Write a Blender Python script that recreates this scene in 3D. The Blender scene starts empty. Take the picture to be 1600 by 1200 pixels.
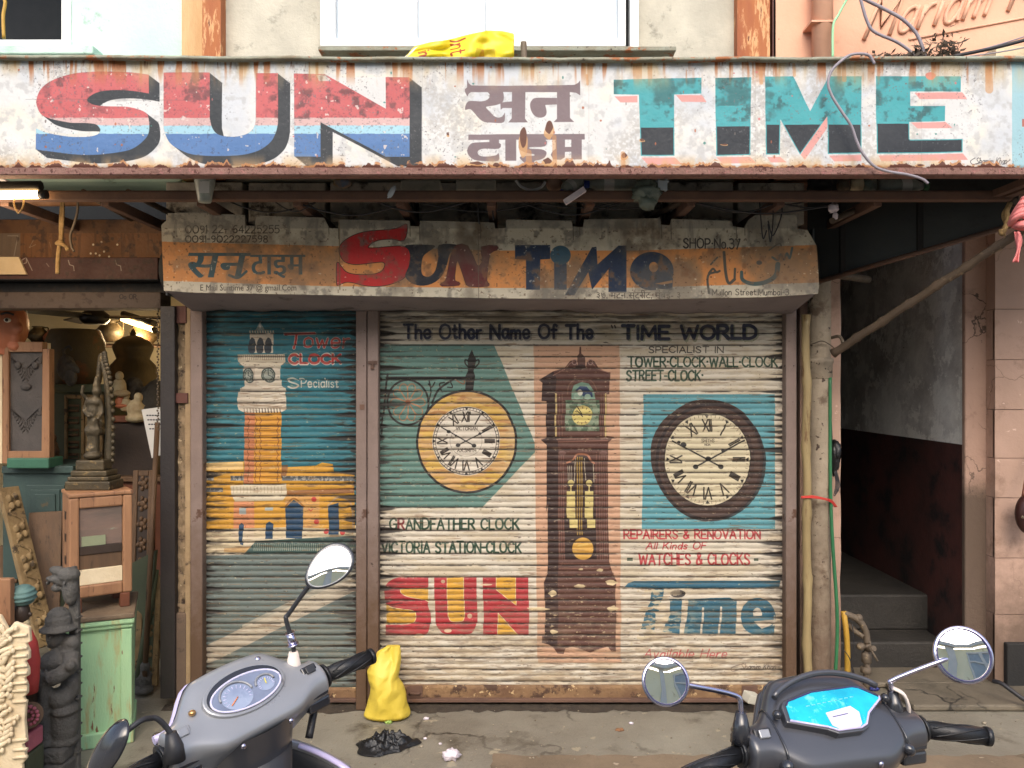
import bpy, bmesh, math, random
import numpy as np
from mathutils import Vector, Matrix, noise as mnoise

scene = bpy.context.scene
COL = scene.collection
R = math.radians
random.seed(5)
rng = np.random.default_rng(11)

# ------------------------------------------------------------------ camera, sky, sun, exposure
FPX = 1256.0
CAMZ = 1.6
cam_d = bpy.data.cameras.new("camera")
cam = bpy.data.objects.new("camera", cam_d)
COL.objects.link(cam)
cam.location = (0, 0, CAMZ)
cam.rotation_euler = (R(90), 0, 0)
cam_d.sensor_width = 36.0
cam_d.lens = 36.0 * FPX / 1600.0
cam_d.clip_start = 0.05
cam_d.clip_end = 500
scene.camera = cam

SUN_EL = 42.0
world = bpy.data.worlds.new("World")
scene.world = world
world.use_nodes = True
wn = world.node_tree
bg = wn.nodes["Background"]
sky = wn.nodes.new("ShaderNodeTexSky")
sky.sky_type = 'NISHITA'
sky.sun_disc = False
sky.sun_elevation = R(SUN_EL)
sky.sun_rotation = R(180)
sky.air_density = 1.0
sky.dust_density = 4.0
sky.ozone_density = 0.6
wn.links.new(sky.outputs[0], bg.inputs[0])
bg.inputs[1].default_value = 0.15
sun_d = bpy.data.lights.new("sun", 'SUN')
sun_d.energy = 0.95
sun_d.angle = R(60)
sun_d.color = (1.0, 0.975, 0.94)
sun = bpy.data.objects.new("sun", sun_d)
COL.objects.link(sun)
sun.location = (0, -6, 12)
sun.rotation_euler = (R(90 - SUN_EL), 0, R(-8))

scene.view_settings.view_transform = 'Standard'
scene.view_settings.look = 'None'
scene.view_settings.exposure = 0.92
scene.view_settings.gamma = 1.0
scene.cycles.use_denoising = True
scene.cycles.max_bounces = 8
scene.cycles.diffuse_bounces = 5
scene.cycles.sample_clamp_indirect = 6.0


def X(px, Y): return (px - 800.0) / FPX * Y
def Z(py, Y): return CAMZ - (py - 600.0) / FPX * Y
def P(px, py, Y): return Vector((X(px, Y), Y, Z(py, Y)))


def lin(c):
    out = []
    for v in c[:3]:
        v = max(0.0, v / 255.0)
        out.append(v / 12.92 if v <= 0.04045 else ((v + 0.055) / 1.055) ** 2.4)
    return tuple(out) + (1.0,)


# ------------------------------------------------------------------ materials
MATS = {}


def mat(name, c1, c2=None, sc=6.0, rough=0.65, metal=0.0, bump=0.15, bsc=60.0, c3=None, s3=12.0, t3=0.58, w3=0.06,
        stretch=(1, 1, 1), emit=None, estr=0.0, coat=0.0, alpha=None, trans=0.0, c4=None, s4=30., t4=.62, spec=0.5, foot=None, crack=None):
    """worn procedural surface: two-tone noise, optional patches (c3) and specks (c4), bump"""
    if name in MATS:
        return MATS[name]
    m = bpy.data.materials.new(name)
    m.use_nodes = True
    nt = m.node_tree
    n, l = nt.nodes, nt.links
    b = n["Principled BSDF"]
    b.inputs["Roughness"].default_value = rough
    b.inputs["Metallic"].default_value = metal
    b.inputs["Specular IOR Level"].default_value = spec
    if coat:
        b.inputs["Coat Weight"].default_value = coat
        b.inputs["Coat Roughness"].default_value = 0.12
    if trans:
        b.inputs["Transmission Weight"].default_value = trans
    tc = n.new("ShaderNodeTexCoord")
    mp = n.new("ShaderNodeMapping")
    mp.inputs["Scale"].default_value = stretch
    l.new(tc.outputs["Object"], mp.inputs[0])
    V = mp.outputs[0]

    def noise(scale, detail=6.0, rg=0.6):
        t = n.new("ShaderNodeTexNoise")
        t.inputs["Scale"].default_value = scale
        t.inputs["Detail"].default_value = detail
        t.inputs["Roughness"].default_value = rg
        l.new(V, t.inputs["Vector"])
        return t.outputs["Fac"]

    def ramp(sock, a, bb):
        r = n.new("ShaderNodeMapRange")
        r.inputs[1].default_value = a
        r.inputs[2].default_value = bb
        l.new(sock, r.inputs[0])
        return r.outputs[0]

    def mix(fac, a, bb):
        x = n.new("ShaderNodeMix")
        x.data_type = 'RGBA'
        l.new(fac, x.inputs[0])
        for s, v in ((x.inputs[6], a), (x.inputs[7], bb)):
            if isinstance(v, tuple):
                s.default_value = v
            else:
                l.new(v, s)
        return x.outputs[2]
    c = lin(c1)
    if c2:
        c = mix(ramp(noise(sc), 0.32, 0.68), lin(c1), lin(c2))
    if c3:
        c = mix(ramp(noise(s3, 9.0, 0.68), t3, t3 + w3), c, lin(c3))
    if c4:
        c = mix(ramp(noise(s4, 4.0, 0.6), t4, t4 + 0.04), c, lin(c4))
    if foot:
        fc, z0, z1 = foot
        sx = n.new("ShaderNodeSeparateXYZ")
        l.new(tc.outputs["Object"], sx.inputs[0])
        ad = n.new("ShaderNodeMath"); ad.operation = 'MULTIPLY_ADD'
        ad.inputs[1].default_value = (z1 - z0) * 1.6
        l.new(noise(9, 7, .7), ad.inputs[0]); l.new(sx.outputs[2], ad.inputs[2])
        c = mix(ramp(ad.outputs[0], z1 + (z1 - z0) * .8, z0 + (z1 - z0) * .8), c, lin(fc))
    if crack:
        vo = n.new("ShaderNodeTexVoronoi"); vo.feature = 'DISTANCE_TO_EDGE'
        vo.inputs["Scale"].default_value = crack[0]
        wv = n.new("ShaderNodeVectorMath"); wv.operation = 'MULTIPLY_ADD'
        tn = n.new("ShaderNodeTexNoise"); tn.inputs["Scale"].default_value = crack[0] * 3; tn.inputs["Detail"].default_value = 6
        l.new(V, tn.inputs["Vector"]); l.new(tn.outputs["Color"], wv.inputs[0])
        wv.inputs[1].default_value = (.5 / crack[0],) * 3; l.new(V, wv.inputs[2])
        l.new(wv.outputs[0], vo.inputs["Vector"])
        mm = n.new("ShaderNodeMath"); mm.operation = 'MULTIPLY'
        l.new(ramp(vo.outputs["Distance"], crack[1], crack[1] * .3), mm.inputs[0]); l.new(ramp(noise(crack[0] * .9, 3), .46, .58), mm.inputs[1])
        c = mix(mm.outputs[0], c, lin(crack[2]))
    if isinstance(c, tuple):
        b.inputs["Base Color"].default_value = c
    else:
        l.new(c, b.inputs["Base Color"])
    if bump:
        bp = n.new("ShaderNodeBump")
        bp.inputs["Strength"].default_value = bump
        bp.inputs["Distance"].default_value = 0.01
        l.new(noise(bsc, 5.0, 0.65), bp.inputs["Height"])
        l.new(bp.outputs[0], b.inputs["Normal"])
    if rough > 0.25 and metal < 0.9:
        l.new(ramp(noise(sc * 2.3), -0.5 + 0.0, 1.5), b.inputs["Roughness"])
        r = b.inputs["Roughness"].links[0].from_node
        r.inputs[3].default_value = max(0.05, rough - 0.22)
        r.inputs[4].default_value = min(1.0, rough + 0.22)
    if emit:
        b.inputs["Emission Color"].default_value = lin(emit)
        b.inputs["Emission Strength"].default_value = estr
    MATS[name] = m
    return m


def picmat(name, img, rough=0.6, bump=0.25, bsc=90.0, spec=0.4):
    m = bpy.data.materials.new(name)
    m.use_nodes = True
    n, l = m.node_tree.nodes, m.node_tree.links
    b = n["Principled BSDF"]
    t = n.new("ShaderNodeTexImage")
    t.image = img
    t.extension = 'EXTEND'
    uv = n.new("ShaderNodeUVMap")
    uv.uv_map = "UVMap"
    l.new(uv.outputs[0], t.inputs[0])
    l.new(t.outputs[0], b.inputs["Base Color"])
    b.inputs["Specular IOR Level"].default_value = spec
    tc = n.new("ShaderNodeTexCoord")
    nz = n.new("ShaderNodeTexNoise")
    nz.inputs["Scale"].default_value = bsc
    nz.inputs["Detail"].default_value = 6
    l.new(tc.outputs["Object"], nz.inputs["Vector"])
    bp = n.new("ShaderNodeBump")
    bp.inputs["Strength"].default_value = bump
    bp.inputs["Distance"].default_value = 0.008
    l.new(nz.outputs["Fac"], bp.inputs["Height"])
    l.new(bp.outputs[0], b.inputs["Normal"])
    r = n.new("ShaderNodeMapRange")
    r.inputs[3].default_value = rough - 0.18
    r.inputs[4].default_value = rough + 0.2
    l.new(nz.outputs["Fac"], r.inputs[0])
    l.new(r.outputs[0], b.inputs["Roughness"])
    MATS[name] = m
    return m


# ------------------------------------------------------------------ objects
ORG = {}


def tag(o, label=None, cat=None, group=None, kind=None):
    if label: o["label"] = label
    if cat: o["category"] = cat
    if group: o["group"] = group
    if kind: o["kind"] = kind
    return o


def thing(name, label, cat, loc=(0, 0, 0), group=None, rz=0.0):
    o = bpy.data.objects.new(name, None)
    COL.objects.link(o)
    o.location = loc
    o.rotation_euler = (0, 0, rz)
    o.empty_display_size = 0.1
    ORG[o.name] = Vector(loc)
    return tag(o, label, cat, group)


def root_org(o):
    while o.parent is not None:
        o = o.parent
    return ORG.get(o.name, Vector((0, 0, 0)))


def copy_tree(o, parent=None):
    c = o.copy()
    COL.objects.link(c)
    if parent is not None:
        c.parent = parent
    for ch in list(o.children):
        copy_tree(ch, c)
    return c


class MB:
    """collects shapes and links them as one mesh object"""
    def __init__(s):
        s.v, s.f, s.sm = [], [], []

    def add(s, vs, fs, smooth=False):
        k = len(s.v)
        s.v += [tuple(p) for p in vs]
        s.f += [[i + k for i in f] for f in fs]
        s.sm += [smooth] * len(fs)
        return s

    def box(s, x0, x1, y0, y1, z0, z1, M=None):
        vs = [Vector((x, y, z)) for z in (z0, z1) for y in (y0, y1) for x in (x0, x1)]
        if M is not None: vs = [M @ p for p in vs]
        return s.add(vs, [(0, 2, 3, 1), (4, 5, 7, 6), (0, 1, 5, 4), (2, 6, 7, 3), (0, 4, 6, 2), (1, 3, 7, 5)])

    def prism(s, pts, y0, y1, M=None):
        """outline in x,z pushed from y0 to y1"""
        n = len(pts)
        vs = [Vector((a, y0, b)) for a, b in pts] + [Vector((a, y1, b)) for a, b in pts]
        if M is not None: vs = [M @ p for p in vs]
        fs = [tuple(range(n)), tuple(range(2 * n - 1, n - 1, -1))]
        fs += [(i, (i + 1) % n + 0, (i + 1) % n + n, i + n) for i in range(n)]
        return s.add(vs, fs)

    def tube(s, path, r, n=10, cap=True, flat=1.0, rs=None):
        path = [Vector(p) for p in path]
        m = len(path)
        rings = []
        up = None
        for i, p in enumerate(path):
            t = (path[min(i + 1, m - 1)] - path[max(i - 1, 0)])
            if t.length < 1e-9: t = Vector((0, 0, 1))
            t.normalize()
            if up is None:
                a = Vector((0, 0, 1)) if abs(t.z) < 0.9 else Vector((0, 1, 0))
                up = (a - t * a.dot(t)).normalized()
            else:
                up = (up - t * up.dot(t))
                up = up.normalized() if up.length > 1e-6 else t.orthogonal().normalized()
            sd = t.cross(up)
            rr = (rs[i] if rs else r)
            rings.append([p + up * (math.cos(2 * math.pi * k / n) * rr * flat) + sd * (math.sin(2 * math.pi * k / n) * rr) for k in range(n)])
        vs = [q for ring in rings for q in ring]
        fs = [(i * n + k, i * n + (k + 1) % n, (i + 1) * n + (k + 1) % n, (i + 1) * n + k) for i in range(m - 1) for k in range(n)]
        s.add(vs, fs, True)
        if cap:
            s.add(rings[0], [tuple(range(n - 1, -1, -1))])
            s.add(rings[-1], [tuple(range(n))])
        return s

    def lathe(s, prof, c=(0, 0, 0), n=24, M=None):
        """prof: (radius, height) list about a vertical axis at c"""
        c = Vector(c)
        vs = []
        for r, h in prof:
            for k in range(n):
                a = 2 * math.pi * k / n
                p = Vector((math.cos(a) * r, math.sin(a) * r, h))
                if M is not None: p = M @ p
                vs.append(p + c)
        fs = [(i * n + k, i * n + (k + 1) % n, (i + 1) * n + (k + 1) % n, (i + 1) * n + k) for i in range(len(prof) - 1) for k in range(n)]
        return s.add(vs, fs, True)

    def ell(s, c, r, n=16, m=10, M=None, amp=0.0, fr=3.0, seed=0.0):
        c = Vector(c)
        vs, fs = [], []
        for i in range(m + 1):
            th = math.pi * i / m
            for k in range(n):
                a = 2 * math.pi * k / n
                d = Vector((math.sin(th) * math.cos(a), math.sin(th) * math.sin(a), math.cos(th)))
                q = 1.0
                if amp: q += amp * mnoise.noise(d * fr + Vector((seed, seed * 2, 0)))
                p = Vector((d.x * r[0] * q, d.y * r[1] * q, d.z * r[2] * q))
                if M is not None: p = M @ p
                vs.append(c + p)
        fs = [(i * n + k, (i + 1) * n + k, (i + 1) * n + (k + 1) % n, i * n + (k + 1) % n) for i in range(m) for k in range(n)]
        return s.add(vs, fs, True)

    def grid(s, fn, nu, nv, smooth=True, closed=False):
        vs = [Vector(fn(i / nu, j / nv)) for j in range(nv + 1) for i in range(nu + 1)]
        w = nu + 1
        fs = [(j * w + i, j * w + i + 1, (j + 1) * w + i + 1, (j + 1) * w + i) for j in range(nv) for i in range(nu)]
        return s.add(vs, fs, smooth)

    def loft(s, secs, cap=True, smooth=True):
        n = len(secs[0])
        vs = [q for sec in secs for q in sec]
        fs = [(i * n + k, i * n + (k + 1) % n, (i + 1) * n + (k + 1) % n, (i + 1) * n + k) for i in range(len(secs) - 1) for k in range(n)]
        s.add(vs, fs, smooth)
        if cap:
            s.add(secs[0], [tuple(range(n - 1, -1, -1))], smooth)
            s.add(secs[-1], [tuple(range(n))], smooth)
        return s

    def build(s, name, m, parent=None, local=False, bevel=0.0, sub=0, solid=0.0, loc=None, weld=True):
        """link the shapes as ONE object; world coordinates unless local"""
        me = bpy.data.meshes.new(name)
        o = bpy.data.objects.new(name, me)
        COL.objects.link(o)
        if parent is not None:
            o.parent = parent
            org = root_org(parent)
        elif loc is not None:
            org = Vector(loc)
            o.location = org
        elif not local:
            a = np.array(s.v)
            org = Vector(((a[:, 0].min() + a[:, 0].max()) / 2, (a[:, 1].min() + a[:, 1].max()) / 2, a[:, 2].min()))
            o.location = org
            ORG[o.name] = org
        else:
            org = Vector((0, 0, 0))
        if local: org = Vector((0, 0, 0))
        vs = [(p[0] - org[0], p[1] - org[1], p[2] - org[2]) for p in s.v]
        me.from_pydata(vs, [], s.f)
        me.polygons.foreach_set("use_smooth", s.sm)
        me.update()
        bm = bmesh.new()
        bm.from_mesh(me)
        if weld: bmesh.ops.remove_doubles(bm, verts=bm.verts, dist=1e-5)
        bmesh.ops.recalc_face_normals(bm, faces=bm.faces)
        bm.to_mesh(me)
        bm.free()
        if m is not None: me.materials.append(m)
        if solid:
            d = o.modifiers.new("solid", 'SOLIDIFY'); d.thickness = solid; d.offset = 0
        if bevel:
            d = o.modifiers.new("bevel", 'BEVEL'); d.width = bevel; d.segments = 2; d.limit_method = 'ANGLE'; d.angle_limit = R(35)
        if sub:
            d = o.modifiers.new("sub", 'SUBSURF'); d.levels = sub; d.render_levels = sub
        return o


def catmull(pts, k=8, closed=False):
    pts = [Vector(p) for p in pts]
    n = len(pts)
    out = []
    rg = range(n) if closed else range(n - 1)
    for i in rg:
        if closed:
            a, b, c, d = pts[i - 1], pts[i], pts[(i + 1) % n], pts[(i + 2) % n]
        else:
            b, c = pts[i], pts[i + 1]
            a = pts[i - 1] if i else b * 2 - c
            d = pts[i + 2] if i + 2 < n else c * 2 - b
        for j in range(k):
            t = j / k
            out.append(0.5 * ((2 * b) + (c - a) * t + (2 * a - 5 * b + 4 * c - d) * t * t + (3 * b - a - 3 * c + d) * t ** 3))
    if not closed: out.append(pts[-1])
    return out


def uvplane(o, x0, x1, z0, z1, jitter=None):
    """planar u,v over x,z (world = local + object origin)"""
    me = o.data
    org = o.matrix_basis.translation if o.parent is None else root_org(o)
    uv = me.uv_layers.new(name="UVMap")
    co = np.zeros(len(me.vertices) * 3)
    me.vertices.foreach_get("co", co)
    co = co.reshape(-1, 3) + np.array(org)
    li = np.zeros(len(me.loops), dtype=np.int64)
    me.loops.foreach_get("vertex_index", li)
    u = (co[:, 0] - x0) / (x1 - x0)
    v = (co[:, 2] - z0) / (z1 - z0)
    if jitter is not None: u = u + jitter(co[:, 2])
    a = np.stack([u[li], v[li]], 1).astype(np.float32)
    uv.data.foreach_set("uv", a.ravel())
# ------------------------------------------------------------------ sign painter (canvas in photo-sized units)
def fbm(h, w, scale, octv=4, seed=0, ay=1.0):
    """value noise 0..1; scale = first cell size in pixels, ay stretches it vertically"""
    g = np.random.default_rng(seed)
    out = np.zeros((h, w), np.float32)
    amp, tot = 1.0, 0.0
    for o in range(octv):
        cx = max(1.0, scale / 2 ** o)
        cy = max(1.0, scale * ay / 2 ** o)
        gh, gw = int(h / cy) + 3, int(w / cx) + 3
        a = g.random((gh, gw)).astype(np.float32)
        y = np.arange(h) / cy
        x = np.arange(w) / cx
        yi, xi = y.astype(int), x.astype(int)
        fy, fx = (y - yi).astype(np.float32), (x - xi).astype(np.float32)
        fy = (fy * fy * (3 - 2 * fy))[:, None]
        fx = (fx * fx * (3 - 2 * fx))[None, :]
        q = (a[np.ix_(yi, xi)] * (1 - fx) + a[np.ix_(yi, xi + 1)] * fx) * (1 - fy) + (a[np.ix_(yi + 1, xi)] * (1 - fx) + a[np.ix_(yi + 1, xi + 1)] * fx) * fy
        out += q * amp
        tot += amp
        amp *= 0.55
    return out / tot


def sstep(a, lo, hi):
    t = np.clip((a - lo) / (hi - lo), 0, 1)
    return t * t * (3 - 2 * t)


def smoothed(pts, closed=True, k=6):
    return [(p[0], p[1]) for p in catmull([(a, b, 0) for a, b in pts], k, closed)]


class Canvas:
    def __init__(s, x0, y0, x1, y1, k, bgc):
        s.x0, s.y0, s.x1, s.y1, s.k = x0, y0, x1, y1, k
        s.w, s.h = int(round((x1 - x0) * k)), int(round((y1 - y0) * k))
        s.a = np.empty((s.h, s.w, 3), np.float32)
        s.a[:] = bgc
        yy, xx = np.mgrid[0:s.h, 0:s.w].astype(np.float32)
        s.yy, s.xx = yy / k + y0, xx / k + x0

    def tx(s, pts): return [((p[0] - s.x0) * s.k, (p[1] - s.y0) * s.k) for p in pts]

    def cover(s, polys):
        """anti-aliased even-odd fill of one or several outlines; returns (y0,y1,x0,x1,mask)"""
        if isinstance(polys[0][0], (int, float)): polys = [polys]
        P_ = [s.tx(p) for p in polys]
        ys = [q[1] for p in P_ for q in p]
        xs = [q[0] for p in P_ for q in p]
        y0, y1 = max(0, int(min(ys))), min(s.h, int(max(ys)) + 2)
        x0, x1 = max(0, int(min(xs))), min(s.w, int(max(xs)) + 2)
        if y1 <= y0 or x1 <= x0: return None
        m = np.zeros((y1 - y0, x1 - x0 + 1), np.float32)
        edges = []
        for p in P_:
            for i in range(len(p)):
                a, b = p[i], p[(i + 1) % len(p)]
                if a[1] != b[1]: edges.append((a, b) if a[1] < b[1] else (b, a))
        E_ = np.array([(a[0], a[1], b[0], b[1]) for a, b in edges])
        if len(E_) == 0: return None
        W = x1 - x0
        SS = 3
        for r in range(y1 - y0):
            for q in range(SS):
                y = y0 + r + (q + 0.5) / SS
                e = E_[(E_[:, 1] <= y) & (E_[:, 3] > y)]
                if len(e) < 2: continue
                xc = np.sort(e[:, 0] + (y - e[:, 1]) / (e[:, 3] - e[:, 1]) * (e[:, 2] - e[:, 0])) - x0
                for i in range(0, len(xc) - 1, 2):
                    a, b = max(0.0, xc[i]), min(float(W), xc[i + 1])
                    if b <= a: continue
                    ia, ib = int(a), int(b)
                    if ia == ib: m[r, ia] += b - a
                    else:
                        m[r, ia] += ia + 1 - a
                        m[r, ia + 1:ib] += 1
                        m[r, ib] += b - ib
        return (y0, y1, x0, x1, np.clip(m[:, :W] / SS, 0, 1))

    def blend(s, cv, col, al=1.0):
        if cv is None: return
        y0, y1, x0, x1, m = cv
        t = s.a[y0:y1, x0:x1]
        if isinstance(col, np.ndarray) and col.ndim == 3:
            c = col[y0:y1, x0:x1]
        else:
            c = np.array(col, np.float32)
        mm = (m * al)[..., None]
        t += (c - t) * mm

    def poly(s, pts, col, al=1.0, sm=False):
        if sm: pts = smoothed(pts)
        cv = s.cover(pts)
        s.blend(cv, col, al)
        return cv

    def rect(s, x0, y0, x1, y1, col, al=1.0): return s.poly([(x0, y0), (x1, y0), (x1, y1), (x0, y1)], col, al)

    def ell(s, cx, cy, rx, ry, col, al=1.0, n=48):
        return s.poly([(cx + rx * math.cos(2 * math.pi * i / n), cy + ry * math.sin(2 * math.pi * i / n)) for i in range(n)], col, al)

    def ring(s, cx, cy, rx, ry, w, col, al=1.0, n=56):
        s.stroke([(cx + rx * math.cos(2 * math.pi * i / n), cy + ry * math.sin(2 * math.pi * i / n)) for i in range(n + 1)], w, col, al)

    def stroke(s, pts, w, col, al=1.0, sm=False, w2=None):
        if sm: pts = smoothed(pts, False)
        q = s.tx(pts)
        r = w * s.k / 2
        r2 = (w2 if w2 is not None else w) * s.k / 2
        xs, ys = [p[0] for p in q], [p[1] for p in q]
        rm = max(r, r2) + 2
        y0, y1 = max(0, int(min(ys) - rm)), min(s.h, int(max(ys) + rm) + 1)
        x0, x1 = max(0, int(min(xs) - rm)), min(s.w, int(max(xs) + rm) + 1)
        if y1 <= y0 or x1 <= x0: return
        m = np.zeros((y1 - y0, x1 - x0), np.float32)
        n = len(q) - 1
        for i in range(n):
            (ax, ay), (bx, by) = q[i], q[i + 1]
            rr = r + (r2 - r) * (i + 0.5) / n
            u0, u1 = max(x0, int(min(ax, bx) - rm)), min(x1, int(max(ax, bx) + rm) + 1)
            v0, v1 = max(y0, int(min(ay, by) - rm)), min(y1, int(max(ay, by) + rm) + 1)
            if u1 <= u0 or v1 <= v0: continue
            yy, xx = np.mgrid[v0:v1, u0:u1].astype(np.float32)
            xx += 0.5; yy += 0.5
            dx, dy = bx - ax, by - ay
            L = dx * dx + dy * dy + 1e-9
            t = np.clip(((xx - ax) * dx + (yy - ay) * dy) / L, 0, 1)
            d = np.hypot(xx - ax - t * dx, yy - ay - t * dy)
            sub = m[v0 - y0:v1 - y0, u0 - x0:u1 - x0]
            np.maximum(sub, np.clip(rr - d + 0.5, 0, 1), out=sub)
        s.blend((y0, y1, x0, x1, m), col, al)

    def text(s, txt, x, base, h, width, sw, col, al=1.0, slant=0.0, rise=0.0, squeeze=None):
        """lettering in single brush strokes, stretched to the given width"""
        paths, tot = text_paths(txt)
        kx = width / tot
        g = random.Random(len(txt) * 7 + int(x) + int(base))
        last, dy, hs, ww, aa = None, 0, 1, 1, 1
        for ch, pl in paths:      # a painter's hand: every letter a little off, every stroke a little uneven
            if ch != last:
                dy, hs, aa = g.gauss(0, .018) * h, 1 + g.gauss(0, .02), g.uniform(.86, 1)
                last = ch
            ww = g.uniform(.88, 1.1)
            c = col(ch) if callable(col) else col
            s.stroke([(x + a * kx + slant * b * h + g.gauss(0, .012) * sw, base + dy - b * h * hs - rise * a * kx) for a, b in pl], sw * ww, c, al * aa, w2=sw * ww * g.uniform(.85, 1.08))

    def font(s, txt, x, base, h, width, col, al=1.0, slant=0.0):
        tris, w, ch = font_tris(txt)
        if not tris: return
        kx, ky = width / w, h / ch
        M_ = np.zeros((s.h, s.w), np.float32)
        for t in tris:
            cv = s.cover([(x + a * kx + slant * b * ky, base - b * ky) for a, b in t])
            if cv: M_[cv[0]:cv[1], cv[2]:cv[3]] += cv[4]
        s.blend((0, s.h, 0, s.w, np.clip(M_, 0, 1)), col, al)

    def mask(s, m, col, al=1.0):
        s.blend((0, s.h, 0, s.w, m), col, al)

    def image(s, name, gain=1.0, top=0.86, desat=0.0):
        a = s.a / 255.0
        a = a + (a.mean(2, keepdims=True) - a) * desat
        L = np.where(a <= 0.04045, a / 12.92, ((np.maximum(a, 0) + 0.055) / 1.055) ** 2.4) * np.array(gain)
        L = np.clip(L, 0.004, None)
        L = np.where(L > 0.6, 0.6 + (top - 0.6) * (1 - np.exp(-(L - 0.6) / (top - 0.6))), L)
        a = np.where(L <= 0.0031308, L * 12.92, 1.055 * L ** (1 / 2.4) - 0.055)
        px = np.ones((s.h, s.w, 4), np.float32)
        px[..., :3] = a[::-1]
        im = bpy.data.images.new(name, s.w, s.h)
        im.pixels.foreach_set(px.ravel())
        im.update()
        im.pack()
        return im


def font_tris(txt):
    c = bpy.data.curves.new("lettering", 'FONT')
    c.body = txt
    c.resolution_u = 2
    o = bpy.data.objects.new("lettering", c)
    COL.objects.link(o)
    bpy.context.view_layer.update()
    m = o.to_mesh()
    v = [(p.co.x, p.co.y) for p in m.vertices]
    t = [[v[i] for i in f.vertices] for f in m.polygons]
    o.to_mesh_clear()
    bpy.data.objects.remove(o)
    bpy.data.curves.remove(c)
    if not v: return [], 1, 1
    mx = min(p[0] for p in v)
    return [[(a - mx, b) for a, b in q] for q in t], max(p[0] for p in v) - mx, max(p[1] for p in v)


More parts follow.
